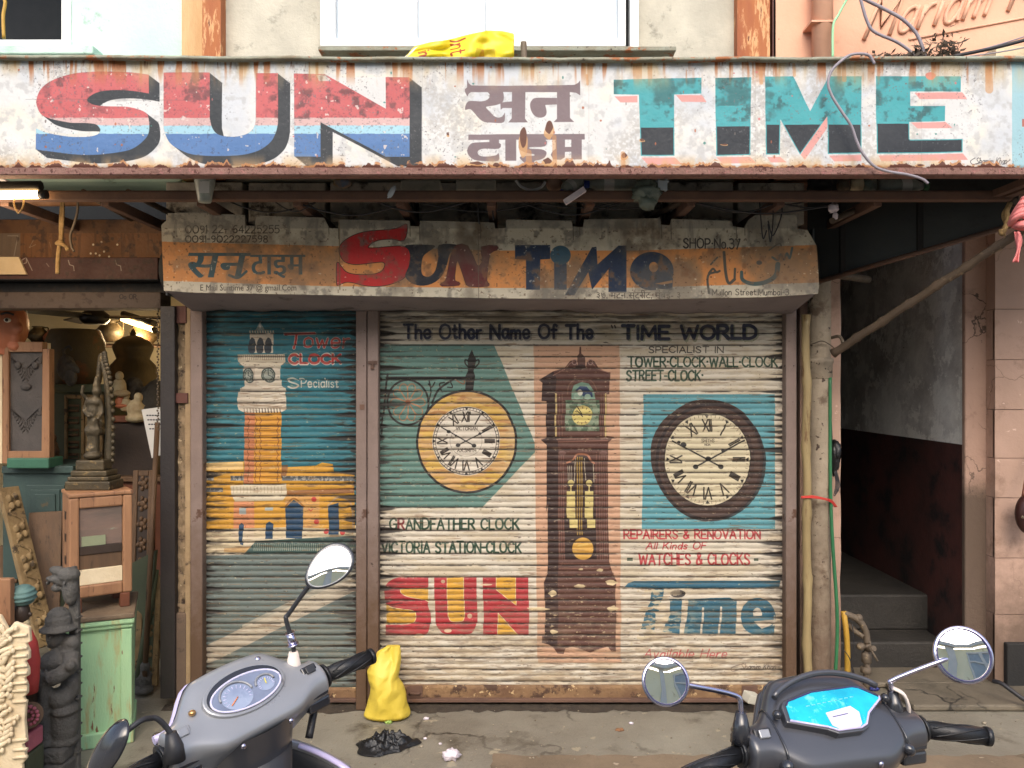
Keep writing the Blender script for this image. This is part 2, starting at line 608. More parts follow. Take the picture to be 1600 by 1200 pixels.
GL = {
 'A': '.7;0,0 .35,1 .7,0|.12,.35 .58,.35', 'B': '.62;0,0 0,1|~0,1 .4,1 .55,.78 .4,.54 0,.52|~0,.52 .45,.52 .62,.27 .45,0 0,0',
 'C': '.68;~.66,.82 .48,1 .24,.96 .03,.7 .03,.3 .24,.04 .48,0 .66,.16', 'D': '.68;0,0 0,1|~0,1 .35,1 .65,.75 .65,.25 .35,0 0,0',
 'E': '.55;.55,1 0,1 0,0 .55,0|0,.52 .45,.52', 'F': '.52;.52,1 0,1 0,0|0,.52 .42,.52',
 'G': '.72;~.68,.84 .5,1 .25,.97 .02,.7 .02,.3 .25,.03 .5,0 .7,.18|.7,.14 .7,.46 .42,.46', 'H': '.65;0,0 0,1|.65,0 .65,1|0,.52 .65,.52',
 'I': '.06;.03,0 .03,1', 'J': '.45;~.42,1 .42,.25 .25,0 0,.15', 'K': '.62;0,0 0,1|.6,1 .02,.42|.2,.58 .62,0', 'L': '.5;0,1 0,0 .5,0',
 'M': '.8;0,0 .05,1 .4,.25 .75,1 .8,0', 'N': '.66;0,0 0,1 .66,0 .66,1', 'O': '.76;~.38,1 .1,.86 0,.5 .1,.14 .38,0 .66,.14 .76,.5 .66,.86 .38,1',
 'P': '.58;0,0 0,1|~0,1 .4,1 .58,.75 .4,.48 0,.46', 'R': '.62;0,0 0,1|~0,1 .4,1 .56,.76 .4,.52 0,.5|.25,.5 .62,0',
 'S': '.58;~.55,.84 .36,1 .12,.94 .04,.74 .2,.56 .42,.44 .56,.24 .42,.03 .2,0 .02,.14', 'T': '.66;0,1 .66,1|.33,1 .33,0',
 'U': '.66;~0,1 0,.3 .14,.03 .33,0 .52,.03 .66,.3 .66,1', 'V': '.68;0,1 .34,0 .68,1', 'W': '.95;0,1 .22,0 .475,.8 .72,0 .95,1',
 'X': '.6;0,1 .6,0|0,0 .6,1', 'Y': '.6;0,1 .3,.5 .6,1|.3,.5 .3,0', 'Z': '.6;0,1 .6,1 0,0 .6,0',
 'a': '.46;~.44,.5 .3,.62 .1,.55 .02,.3 .12,.03 .3,.03 .44,.3|~.44,.62 .44,.15 .5,0', 'b': '.46;0,1 0,0|~0,.35 .15,.6 .35,.58 .46,.3 .35,.03 .15,.02 0,.2',
 'c': '.4;~.4,.5 .25,.62 .05,.5 .02,.25 .12,.02 .3,0 .4,.12', 'd': '.48;.46,1 .46,0|~.46,.4 .3,.62 .08,.55 .02,.3 .1,.03 .3,.02 .46,.25',
 'e': '.46;~.02,.32 .44,.34 .36,.58 .2,.62 .04,.5 .02,.25 .12,.02 .3,0 .44,.12', 'f': '.35;~.36,.92 .24,1 .14,.85 .14,0|0,.6 .32,.6',
 'g': '.46;~.44,.5 .3,.62 .1,.55 .02,.3 .12,.05 .3,.05 .44,.3|~.44,.6 .44,-.1 .3,-.3 .08,-.25', 'h': '.44;0,1 0,0|~0,.38 .16,.6 .34,.58 .42,.4 .42,0',
 'i': '.06;.03,.6 .03,0|.03,.84 .03,.88', 'j': '.2;~.16,.6 .16,-.1 0,-.25', 'k': '.42;0,1 0,0|.4,.6 .02,.25|.14,.36 .42,0', 'l': '.06;.03,1 .03,0',
 'm': '.7;0,.6 0,0|~0,.38 .14,.6 .28,.58 .34,.4 .34,0|~.34,.38 .48,.6 .62,.58 .68,.4 .68,0', 'n': '.42;0,.6 0,0|~0,.38 .16,.6 .34,.58 .4,.4 .4,0',
 'o': '.46;~.23,.62 .05,.52 0,.3 .05,.08 .23,0 .41,.08 .46,.3 .41,.52 .23,.62', 'p': '.46;0,.6 0,-.3|~0,.35 .15,.6 .35,.58 .46,.3 .35,.03 .15,.02 0,.2',
 'r': '.3;0,.6 0,0|~0,.35 .12,.56 .3,.6', 's': '.36;~.34,.52 .2,.62 .05,.54 .06,.4 .3,.24 .34,.1 .2,0 .02,.08', 't': '.3;~.14,.9 .14,.15 .2,0 .32,.05|0,.62 .3,.62',
 'u': '.42;~0,.6 0,.2 .12,0 .3,.05 .4,.25|.4,.6 .4,0', 'v': '.4;0,.6 .2,0 .4,.6', 'w': '.6;0,.6 .15,0 .3,.5 .45,0 .6,.6', 'x': '.4;0,.6 .4,0|0,0 .4,.6',
 'y': '.42;0,.6 .2,.02|.42,.6 .1,-.3', '0': '.7;~.35,1 .1,.86 0,.5 .1,.14 .35,0 .6,.14 .7,.5 .6,.86 .35,1', '1': '.12;0,.85 .1,1 .1,0',
 '2': '.55;~0,.78 .12,.98 .35,1 .52,.8 .45,.55 .2,.25 0,0|0,0 .55,0', '3': '.52;~.02,.92 .25,1 .48,.82 .38,.58 .2,.53|~.2,.53 .45,.48 .52,.25 .35,.02 .15,0 0,.12',
 '4': '.58;.42,0 .42,1 0,.3 .58,.3', '5': '.52;.5,1 .06,1 .04,.55|~.04,.55 .3,.64 .52,.45 .5,.18 .28,0 0,.1',
 '6': '.54;~.48,.95 .3,1 .08,.75 .02,.35 .12,.05 .35,.02 .52,.22 .45,.48 .25,.54 .05,.35', '7': '.5;0,1 .5,1 .15,0',
 '8': '.52;~.26,.54 .05,.68 .08,.92 .26,1 .44,.92 .47,.68 .26,.54 .04,.38 .04,.12 .26,0 .48,.12 .48,.38 .26,.54',
 '9': '.52;~.48,.6 .25,.48 .05,.62 .08,.9 .28,1 .48,.85 .5,.5 .4,.15 .15,0', '&': '.66;~.62,.1 .2,.7 .22,.95 .42,.98 .44,.78 .1,.4 .05,.12 .25,0 .45,.08 .62,.42',
 '@': '.8;~.55,.35 .4,.65 .25,.5 .28,.3 .5,.3 .56,.6 .6,.3 .78,.4 .7,.85 .4,1 .08,.8 .02,.35 .2,.02 .6,.02', '.': '.08;.04,0 .04,.06', '-': '.3;0,.46 .28,.46',
 '*': '.14;.05,.5 .09,.54|.05,.54 .09,.5', ',': '.1;.06,.06 .02,-.15', '"': '.2;.02,1 .06,.78|.14,1 .18,.78', ' ': '.32;',
}


def text_paths(txt, gap=0.2):
    out, x = [], 0.0
    for ch in txt:
        w, _, body = GL[ch].partition(';')
        for seg in body.split('|'):
            if not seg: continue
            sm = seg[0] == '~'
            pts = [tuple(float(v) for v in q.split(',')) for q in seg.lstrip('~').split(' ')]
            if sm: pts = smoothed(pts, False, 5)
            out.append((ch, [(a + x, b) for a, b in pts]))
        x += float(w) + gap
    return out, max(0.01, x - gap)


def erode(m, r):
    o = m.copy()
    for dx, dy in ((r, 0), (-r, 0), (0, r), (0, -r)):
        o = np.minimum(o, np.roll(np.roll(m, dx, 1), dy, 0))
    return o


def full(c, cv):
    m = np.zeros((c.h, c.w), np.float32)
    if cv: m[cv[0]:cv[1], cv[2]:cv[3]] = cv[4]
    return m


def zo(pts, k, ox, oy): return [(a / k + ox, b / k + oy) for a, b in pts]


def numeral_ring(c, cx, cy, rx, ry, col, size, sw, skip=()):
    for i, t in enumerate(("XII", "I", "II", "III", "IIII", "V", "VI", "VII", "VIII", "IX", "X", "XI")):
        if i in skip: continue
        a = 2 * math.pi * i / 12
        ps, w = text_paths(t, 0.12)
        sc = size * (1.0 if len(t) < 4 else 0.85)
        for ch, pl in ps:
            pts = []
            for u, v in pl:
                lx, ly = (u - w / 2) * sc * 0.8, (v - 0.5) * sc
                pts.append((cx + (math.sin(a) * (1 + ly / rx)) * rx + math.cos(a) * lx, cy - (math.cos(a) * (1 + ly / ry)) * ry + math.sin(a) * lx))
            c.stroke(pts, sw, col)
# ------------------------------------------------------------------ painted sign boards and shutters
def paint_upper():
    c = Canvas(-400, 88, 2000, 270, 2, (226, 228, 228))
    n1 = fbm(c.h, c.w, 90, 5, 1); n2 = fbm(c.h, c.w, 22, 4, 2); n3 = fbm(c.h, c.w, 7, 3, 3)
    c.mask(sstep(n1, .45, .75), (238, 232, 214), .8)
    c.mask(sstep(fbm(c.h, c.w, 140, 4, 4), .5, .7), (205, 214, 226), .7)
    c.mask(sstep(n2, .5, .72), (188, 190, 192), .6)
    c.mask(sstep(fbm(c.h, c.w, 200, 4, 7), .5, .68) * sstep(n3, .35, .6), (186, 182, 176), .6)
    # light blue next sign at the right end
    c.poly([(1575, 80), (2010, 80), (2010, 275), (1578, 275), (1581, 262), (1581, 108)], (158, 208, 222))
    c.poly([(1597, 186), (2010, 186), (2010, 200), (1597, 198)], (200, 110, 90))
    red, pink, lb, bl, dk = (222, 96, 100), (222, 180, 176), (160, 216, 238), (78, 128, 196), (52, 58, 66)
    band = np.zeros((c.h, c.w, 3), np.float32)
    yb = c.yy + (fbm(c.h, c.w, 30, 2, 9) - .5) * 1.5
    band[:] = bl
    band[yb < 209] = lb
    band[yb < 196] = pink
    band[yb < 184] = red
    S = zo([(1185, 165), (1050, 145), (850, 135), (640, 140), (480, 155), (330, 190), (220, 240), (140, 310), (105, 400), (110, 470), (150, 545), (230, 585), (330, 610), (450, 630), (600, 633), (680, 645), (715, 680), (720, 710), (690, 745), (600, 765), (450, 765), (300, 745), (180, 715), (100, 680)], 6.154, 40, 90)
    S2 = zo([(100, 885), (250, 905), (500, 935), (700, 935), (900, 910), (1020, 880), (1100, 830), (1160, 770), (1185, 720), (1192, 660), (1185, 590), (1170, 545), (1120, 510), (1040, 485), (950, 470), (800, 468), (690, 462), (625, 442), (598, 412), (625, 375), (690, 338), (780, 318), (900, 312), (1050, 322), (1185, 345)], 6.154, 40, 90)
    S = smoothed(S, False) + smoothed(S2, False)
    q = lambda p: zo(p, 2.2857, 0, 0)
    U = q([(585, 260), (750, 260), (750, 425)]) + smoothed(q([(750, 425), (760, 460), (785, 483), (840, 489), (885, 478), (908, 455), (915, 425)]), False) + q([(915, 262), (993, 262), (993, 440)]) + smoothed(q([(993, 440), (985, 475), (965, 510), (920, 540), (850, 555), (750, 557), (680, 550), (625, 525), (600, 500), (585, 460)]), False)
    N = q([(1050, 263), (1160, 266), (1378, 388), (1378, 277), (1463, 277), (1463, 560), (1378, 560), (1145, 437), (1145, 560), (1052, 560)])
    for L_, dx, dy in ((S, 17, 13), (U, 19, 15), (N, 19, 15)):
        m = np.zeros((c.h, c.w), np.float32)
        for i in range(0, 13):
            t = i / 12
            m = np.maximum(m, full(c, c.cover([(a + dx * t, b + dy * t) for a, b in L_])))
        c.mask(m, dk)
    # white re-touch inside the big S and N
    c.poly(zo([(740, 440), (800, 425), (1000, 425), (1290, 470), (1290, 560), (1180, 540), (1120, 510), (1040, 485), (860, 470), (750, 490)], 6.154, 40, 90), (228, 230, 230))
    c.poly(zo([(130, 640), (200, 700), (400, 735), (640, 730), (655, 748), (450, 768), (180, 718), (100, 682)], 6.154, 40, 90), (226, 224, 214))
    c.poly(q([(1165, 278), (1378, 388), (1378, 277)]), (226, 228, 228))
    for L_ in (S, U, N): c.blend(c.cover(L_), band)
    # peeling on N diagonal
    c.poly(q([(1130, 268), (1165, 270), (1185, 290), (1140, 290)]), (205, 200, 196))
    # mildew over the red
    lett = np.zeros((c.h, c.w), np.float32)
    for L_ in (S, U, N): lett = np.maximum(lett, full(c, c.cover(L_)))
    md = sstep(n2, .5, .72) * sstep(n1, .3, .6)
    c.mask(lett * (c.yy < 186) * md, (96, 62, 66), .65)
    c.mask(lett * sstep(n3, .62, .85), (70, 60, 75), .4)
    c.mask(lett * sstep(fbm(c.h, c.w, 14, 3, 33), .77, .81), (232, 214, 206), .85)
    # Devanagari name in mauve-grey
    z = lambda p: zo(p, 7.619, 720, 120)
    mv = (132, 112, 118)
    c.poly(z([(75, 30), (95, 80), (125, 105), (520, 110), (1250, 100), (1350, 98), (1395, 75), (1420, 45), (1422, 222), (1370, 190), (1298, 183), (75, 185)]), mv)
    c.poly(smoothed(z([(75, 130), (78, 235), (100, 200), (160, 172), (250, 165), (320, 185), (345, 225), (320, 270), (250, 293), (90, 295), (50, 390), (110, 385), (160, 430), (220, 500), (280, 540), (360, 548), (510, 545), (522, 430), (500, 470), (450, 488), (400, 470), (350, 420), (300, 365), (340, 352), (420, 338), (490, 310), (512, 260), (505, 190), (470, 150)]), True, 4), mv)
    c.poly(z([(470, 310), (610, 295), (610, 375), (500, 375), (475, 395)]), mv)
    c.poly(z([(610, 150), (770, 150), (765, 500), (800, 545), (565, 548), (605, 500)]), mv)
    c.poly(smoothed(z([(1145, 252), (900, 252), (840, 290), (825, 340), (840, 410), (880, 465), (940, 488), (1000, 470), (1022, 420), (1005, 335)]), False) + z([(1145, 330)]), mv)
    c.poly(z([(1145, 150), (1298, 150), (1300, 490), (1350, 540), (1105, 540), (1145, 500)]), mv)
    c.poly(z([(90, 690), (1475, 680), (1475, 748), (90, 755)]), mv)
    c.rect(*z([(340, 745)])[0], *z([(455, 800)])[0], mv)
    c.poly(smoothed(z([(450, 785), (455, 858), (280, 858), (210, 880), (205, 920), (240, 945), (320, 950), (420, 935), (450, 910), (448, 1000), (300, 1005), (160, 990), (90, 930), (78, 870), (110, 810), (180, 785)]), True, 3), mv)
    c.rect(*z([(530, 750)])[0], *z([(660, 1000)])[0], mv)
    c.poly(smoothed(z([(720, 750), (1000, 745), (1000, 830), (830, 838), (830, 858), (960, 865), (1020, 900), (1000, 960), (940, 990), (875, 1005), (900, 1045), (1030, 1050), (1020, 1078), (900, 1085), (800, 1060), (740, 1010), (700, 960), (760, 945), (870, 940), (865, 920), (800, 912), (700, 870), (690, 800)]), True, 3), mv)
    c.poly(z([(1130, 740), (1240, 740), (1240, 835), (1315, 835), (1315, 740), (1440, 740), (1440, 985), (1315, 985), (1315, 892), (1240, 895), (1238, 960), (1190, 990), (1100, 985), (1070, 930), (1090, 890), (1130, 860)]), mv)
    # TIME
    tq, bk, pk = (58, 178, 188), (44, 52, 62), (236, 160, 152)
    a3 = lambda p: zo(p, 3.0, 1100, 0)
    a2 = lambda p: zo(p, 2.6667, 600, 0)
    T = a2([(957, 333), (1322, 325), (1322, 390), (1208, 395), (1210, 650), (1070, 650), (1062, 395), (957, 393)])
    I = a3([(52, 367), (220, 363), (217, 727), (58, 730)])
    M_ = a3([(285, 360), (418, 358), (497, 522), (585, 358), (738, 358), (737, 720), (580, 722), (577, 545), (450, 725), (358, 560), (355, 725), (290, 725)])
    E_ = a3([(805, 358), (1203, 358), (1203, 430), (965, 430), (968, 497), (1130, 497), (1130, 567), (962, 572), (962, 655), (1210, 652), (1210, 715), (808, 722)])
    for p in (a2([(960, 402), (1056, 400), (1056, 427), (985, 427)]), a2([(1215, 397), (1325, 397), (1345, 425), (1240, 425)]), a2([(1072, 657), (1212, 657), (1240, 685), (1100, 687)]),
              a3([(60, 737), (215, 735), (245, 765), (85, 767)]), a3([(577, 540), (577, 600), (472, 750), (452, 725)]), a3([(295, 737), (355, 735), (388, 762), (312, 762)]), a3([(585, 729), (735, 727), (737, 755), (610, 757)]),
              a3([(985, 436), (1210, 433), (1232, 465), (1010, 465)]), a3([(970, 574), (1133, 571), (1165, 600), (1000, 602)]), a3([(815, 730), (1212, 720), (1237, 750), (830, 757)])):
        c.poly(p, pk)
    for L_, yk in ((T, 199), (I, 197), (M_, 194.5), (E_, 193)):
        m = full(c, c.cover(L_))
        c.mask(m, tq)
        c.mask(m * sstep(n2, .48, .68) * sstep(n1, .35, .6) * (c.yy < 190), (48, 92, 96), .75)
        c.mask(m * sstep(fbm(c.h, c.w, 60, 4, 21), .52, .68) * (c.yy < 165), (44, 88, 90), .55)
        c.mask(erode(m, 3) * (c.yy > yk), bk)
    c.poly(smoothed([(1446, 116), (1455, 113), (1462, 118), (1456, 125), (1448, 123)]), (232, 120, 108))
    # painter's signature
    c.stroke([(1523, 247), (1516, 252), (1520, 257), (1532, 254)], .9, (60, 60, 70), sm=True)
    c.text("Shamim Khan", 1524, 257, 10, 48, .9, (58, 58, 68), slant=.25)
    c.stroke([(1570, 256), (1578, 250)], .9, (60, 60, 70))
    # weather: speckle, rust streaks from the top lip, chips, torn holes
    sp = sstep(fbm(c.h, c.w, 5, 2, 41), .70, .84) * sstep(fbm(c.h, c.w, 160, 4, 42), .42, .62)
    c.mask(sp, (120, 118, 122), .7)
    st = sstep(fbm(c.h, c.w, 16, 3, 51, ay=14), .5, .66)
    fall = np.clip(1.25 - (c.yy - 92) / 36, 0, 1) ** 1.1
    c.mask(st * fall, (196, 106, 46), 1.0)
    c.mask(sstep(fbm(c.h, c.w, 60, 4, 52, ay=3), .45, .7) * np.clip(1 - (c.yy - 92) / 55, 0, 1), (224, 186, 120), .8)
    c.mask(sstep(fbm(c.h, c.w, 9, 3, 53, ay=5), .62, .74) * np.clip(1 - (c.yy - 92) / 18, 0, 1), (120, 60, 34), .9)
    low = np.clip((c.yy - 240) / 22, 0, 1)
    c.mask(sstep(fbm(c.h, c.w, 50, 4, 54, ay=2), .4, .65) * low, (226, 176, 110), .85)
    ed = 262 - 9 * fbm(c.h, c.w, 26, 5, 55)[0:1, :] ** 2.0 * 2
    ch = (c.yy > ed + 2).astype(np.float32)
    c.mask((c.yy > ed - 2).astype(np.float32) * sstep(n2, .4, .6), (214, 140, 80), .9)
    c.mask(ch, (112, 62, 46))
    for (x, y, w, h) in ((818, 192, 10, 46), (858, 186, 9, 26), (855, 246, 10, 12), (975, 238, 7, 10), (1003, 216, 6, 5), (1132, 224, 8, 3), (745, 252, 16, 6), (776, 254, 9, 8), (700, 205, 3, 8), (1438, 256, 9, 4), (1326, 258, 10, 4)):
        pts = [(x + math.cos(k * .7) * w * (.55 + .45 * random.random()), y + h / 2 + math.sin(k * .7) * h * .55 * (.7 + .4 * random.random())) for k in range(9)]
        c.poly([(a, b + h * .25) for a, b in pts], (226, 164, 96), .8, sm=True)
        c.poly([(x + (a - x) * .75, y + h / 2 + (b - y - h / 2) * .8) for a, b in pts], (112, 66, 48), 1, sm=True)
    for (x, y0, y1, w) in ((826, 238, 262, 9), (866, 214, 262, 7), (973, 240, 262, 7), (917, 118, 132, 4), (1188, 96, 130, 6), (1240, 98, 118, 5), (1318, 98, 125, 7), (165, 92, 115, 5), (1545, 100, 140, 12), (640, 95, 125, 5)):
        c.stroke([(x, y0), (x + 1, y1)], w, (222, 146, 78), .55)
    for k in range(60):
        x, y = random.uniform(20, 1570), random.uniform(100, 255)
        c.ell(x, y, random.uniform(.6, 2.2), random.uniform(.8, 3), random.choice([(190, 96, 60), (224, 110, 110), (60, 140, 130), (120, 110, 104)]), .8, n=10)
    c.stroke([(40, 155), (300, 157)], .7, (90, 90, 90), .5)
    for x in range(-120, 1740, 260): c.stroke([(x, 88), (x, 270)], .5, (150, 140, 130), .4)
    return c.image("upper sign paint", 0.74, desat=.2)


def paint_lower():
    c = Canvas(240, 325, 1290, 490, 2, (178, 168, 146))
    n1 = fbm(c.h, c.w, 110, 5, 61); n2 = fbm(c.h, c.w, 26, 4, 62); n3 = fbm(c.h, c.w, 8, 3, 63)
    top = np.interp(c.xx[0], [240, 515, 780, 1000, 1290], [377, 384, 391, 391, 382])[None, :]
    bot = np.interp(c.xx[0], [240, 515, 780, 1000, 1290], [438, 447, 450, 449, 441])[None, :]
    m = ((c.yy > top) & (c.yy < bot)).astype(np.float32)
    c.mask(m, (196, 124, 62))
    dark_mid = np.clip((c.xx - 360) / 300, 0, 1)
    # words
    c.text("0091 22- 64225255", 290, 364, 11.5, 146, 1.6, (50, 42, 34))
    c.text("0091-9022227598", 290, 378.5, 10, 128, 1.6, (50, 42, 34))
    c.font("E Mail Suntime 37 @ gmail.Com", 313, 454, 10, 150, (52, 44, 36))
    bl = (46, 72, 78)
    z5 = lambda p: zo(p, 2.909, 230, 310)
    for dx in (-1.6, -.8, 0, .8, 1.6):
        c.font("\u0938\u0928", 288 + dx, 433 + abs(dx) * .3, 38, 94, bl, slant=.22)
    c.stroke([(385, 424), (372, 434), (358, 430)], 4, bl, sm=True)
    for dx in (-1, 0, 1):
        c.font("\u091f\u093e\u0907\u092e", 392 + dx, 429, 31, 84, bl)
    zS = lambda p: zo(p, 5.714, 500, 340)
    S = smoothed(zS([(775, 62), (750, 200), (640, 190), (520, 200), (450, 235), (430, 270), (500, 272), (700, 255), (770, 270), (800, 310), (810, 400), (790, 480), (740, 545), (640, 590), (520, 612), (400, 605), (300, 580), (230, 575), (165, 600), (150, 580), (150, 420), (165, 405), (190, 440), (240, 490), (330, 510), (470, 508), (550, 480), (580, 430), (570, 400), (530, 395), (400, 410), (300, 415), (220, 390), (180, 330), (175, 270), (210, 215), (300, 160), (420, 125), (600, 110), (690, 95)]), True, 4)
    c.stroke(S + S[:1], 2.2, (40, 20, 18))
    c.poly(S, (176, 30, 30))
    U = smoothed(zS([(770, 245), (1010, 245), (1010, 275), (960, 310), (920, 350), (905, 430), (910, 500), (940, 525), (985, 520), (1030, 470), (1055, 350), (1060, 245), (1210, 240), (1215, 280), (1160, 320), (1130, 430), (1080, 530), (1000, 590), (900, 608), (810, 580), (760, 520), (790, 440), (805, 350), (790, 290)]), True, 3)
    c.poly(U, (34, 36, 44))
    N = smoothed(zS([(1220, 245), (1320, 250), (1400, 420), (1430, 420), (1450, 370), (1440, 260), (1580, 250), (1580, 290), (1520, 320), (1500, 450), (1490, 560), (1510, 590), (1490, 615), (1330, 615), (1290, 560), (1230, 380), (1210, 470), (1205, 560), (1240, 575), (1240, 605), (1090, 612), (1080, 585), (1120, 560), (1150, 420), (1180, 300)]), True, 2)
    c.poly(N, (92, 34, 32))
    c.stroke(N + N[:1], 1.2, (50, 20, 20), .6)
    nv = (28, 42, 66)
    z6 = lambda p: zo(p, 2.909, 760, 310)
    c.poly(z6([(130, 212), (290, 212), (290, 275), (245, 278), (243, 415), (180, 415), (180, 278), (130, 275)]), nv)
    c.poly(z6([(308, 280), (365, 295), (365, 415), (308, 415)]), (32, 48, 76))
    c.ell(*z6([(337, 258)])[0], 16, 15, (46, 76, 92))
    c.poly(z6([(357, 440), (480, 222), (500, 220), (505, 300), (600, 215), (637, 215), (637, 425), (555, 425), (555, 322), (480, 415), (463, 335), (400, 440)]), nv)
    c.ell(*z6([(752, 330)])[0], 34, 30, nv)
    c.poly(z6([(690, 400), (845, 417), (848, 360), (790, 380)]), nv)
    c.ell(*z6([(760, 312)])[0], 7, 8, (196, 124, 62))
    c.poly(z6([(765, 388), (845, 372), (845, 384), (800, 392)]), (196, 124, 62))
    c.text("SHOP*No.37", 1068, 387, 15, 88, 2.0, (44, 40, 38), rise=-.02)
    u = (70, 66, 58)
    c.stroke(z6([(1160, 335), (1165, 370), (1210, 388), (1270, 380), (1315, 350), (1325, 300)]), 5, (56, 76, 76), sm=True, w2=8)
    c.ell(*z6([(1240, 292)])[0], 4.5, 3.5, u)
    c.stroke(z6([(1300, 268), (1325, 280), (1338, 255), (1352, 278), (1366, 250), (1378, 272), (1390, 225)]), 3.5, (56, 80, 84), sm=True)
    c.stroke(z6([(1285, 235), (1330, 205), (1340, 215)]), 2, u, sm=True)
    c.stroke(z6([(1080, 245), (1088, 340), (1102, 385), (1128, 368)]), 4.5, u, sm=True)
    c.stroke(z6([(1128, 368), (1130, 320)]), 3.5, u)
    c.stroke(z6([(1012, 340), (1030, 320), (1045, 335), (1060, 330)]), 3.5, u, sm=True)
    c.stroke(z6([(1020, 300), (1050, 268)]), 2.5, u)
    c.stroke(z6([(1040, 335), (1012, 345), (1005, 375), (1012, 430)]), 3.5, u, sm=True)
    c.font("\u0969\u096d, \u092e\u091f\u0928 \u0938\u094d\u091f\u094d\u0930\u0940\u091f, \u092e\u0941\u0902\u092c\u0908- \u0969", 932, 466, 13, 131, (62, 54, 48))
    c.text("Mullon Street.Mumbai-3.", 1113, 461, 9, 122, 1.3, (56, 50, 44))
    # soot, flaking, runs
    c.mask(sstep(n1, .42, .7) * np.clip(dark_mid + .2, 0, 1), (92, 84, 72), .62)
    c.mask(sstep(n2, .52, .74) * (1 - m * .5), (104, 98, 88), .7)
    c.mask(sstep(n2, .55, .8) * m * (.3 + .7 * dark_mid), (120, 74, 40), .55)
    c.mask(sstep(fbm(c.h, c.w, 20, 4, 66, ay=6), .52, .75) * np.clip(1 - (c.yy - 335) / 70, 0, 1), (84, 80, 74), .75)
    c.mask(sstep(fbm(c.h, c.w, 12, 4, 67), .76, .82), (206, 194, 168), .5)
    c.mask(sstep(n3, .7, .82), (70, 52, 40), .6)
    c.mask(((c.yy < 357) & (c.yy > 325)).astype(np.float32), (112, 110, 102), .45)
    for (x, y, r) in ((395, 398, 62), (470, 410, 45), (740, 360, 40), (1010, 370, 50)):
        c.mask(np.clip(1.3 - np.hypot((c.xx - x) / r, (c.yy - y) / (r * .8)), 0, 1) * sstep(n2, .2, .6), (92, 72, 52), .55)
    for x in (383, 397, 513, 528, 640, 655, 750, 895, 905, 1033, 1048, 1150, 1163):
        c.stroke([(x, 330), (x + 1, 362 + random.random() * 16)], 1.2, (70, 64, 56), .7)
    c.stroke([(747, 340), (748, 470)], 1.2, (90, 80, 66), .7)
    c.stroke([(530, 340), (531, 452)], 2.0, (96, 76, 48), .6)
    for k in range(16):
        c.ell(random.uniform(258, 1270), random.uniform(385, 440), 1.3, 1.3, (70, 44, 30), .9, n=10)
    # lavender grey lower face
    lowm = (c.yy > np.interp(c.xx[0], [240, 515, 780, 1000, 1290], [457, 461, 466, 468, 459])[None, :]).astype(np.float32)
    return c.image("lower sign paint", 1.16, .7, desat=.12)


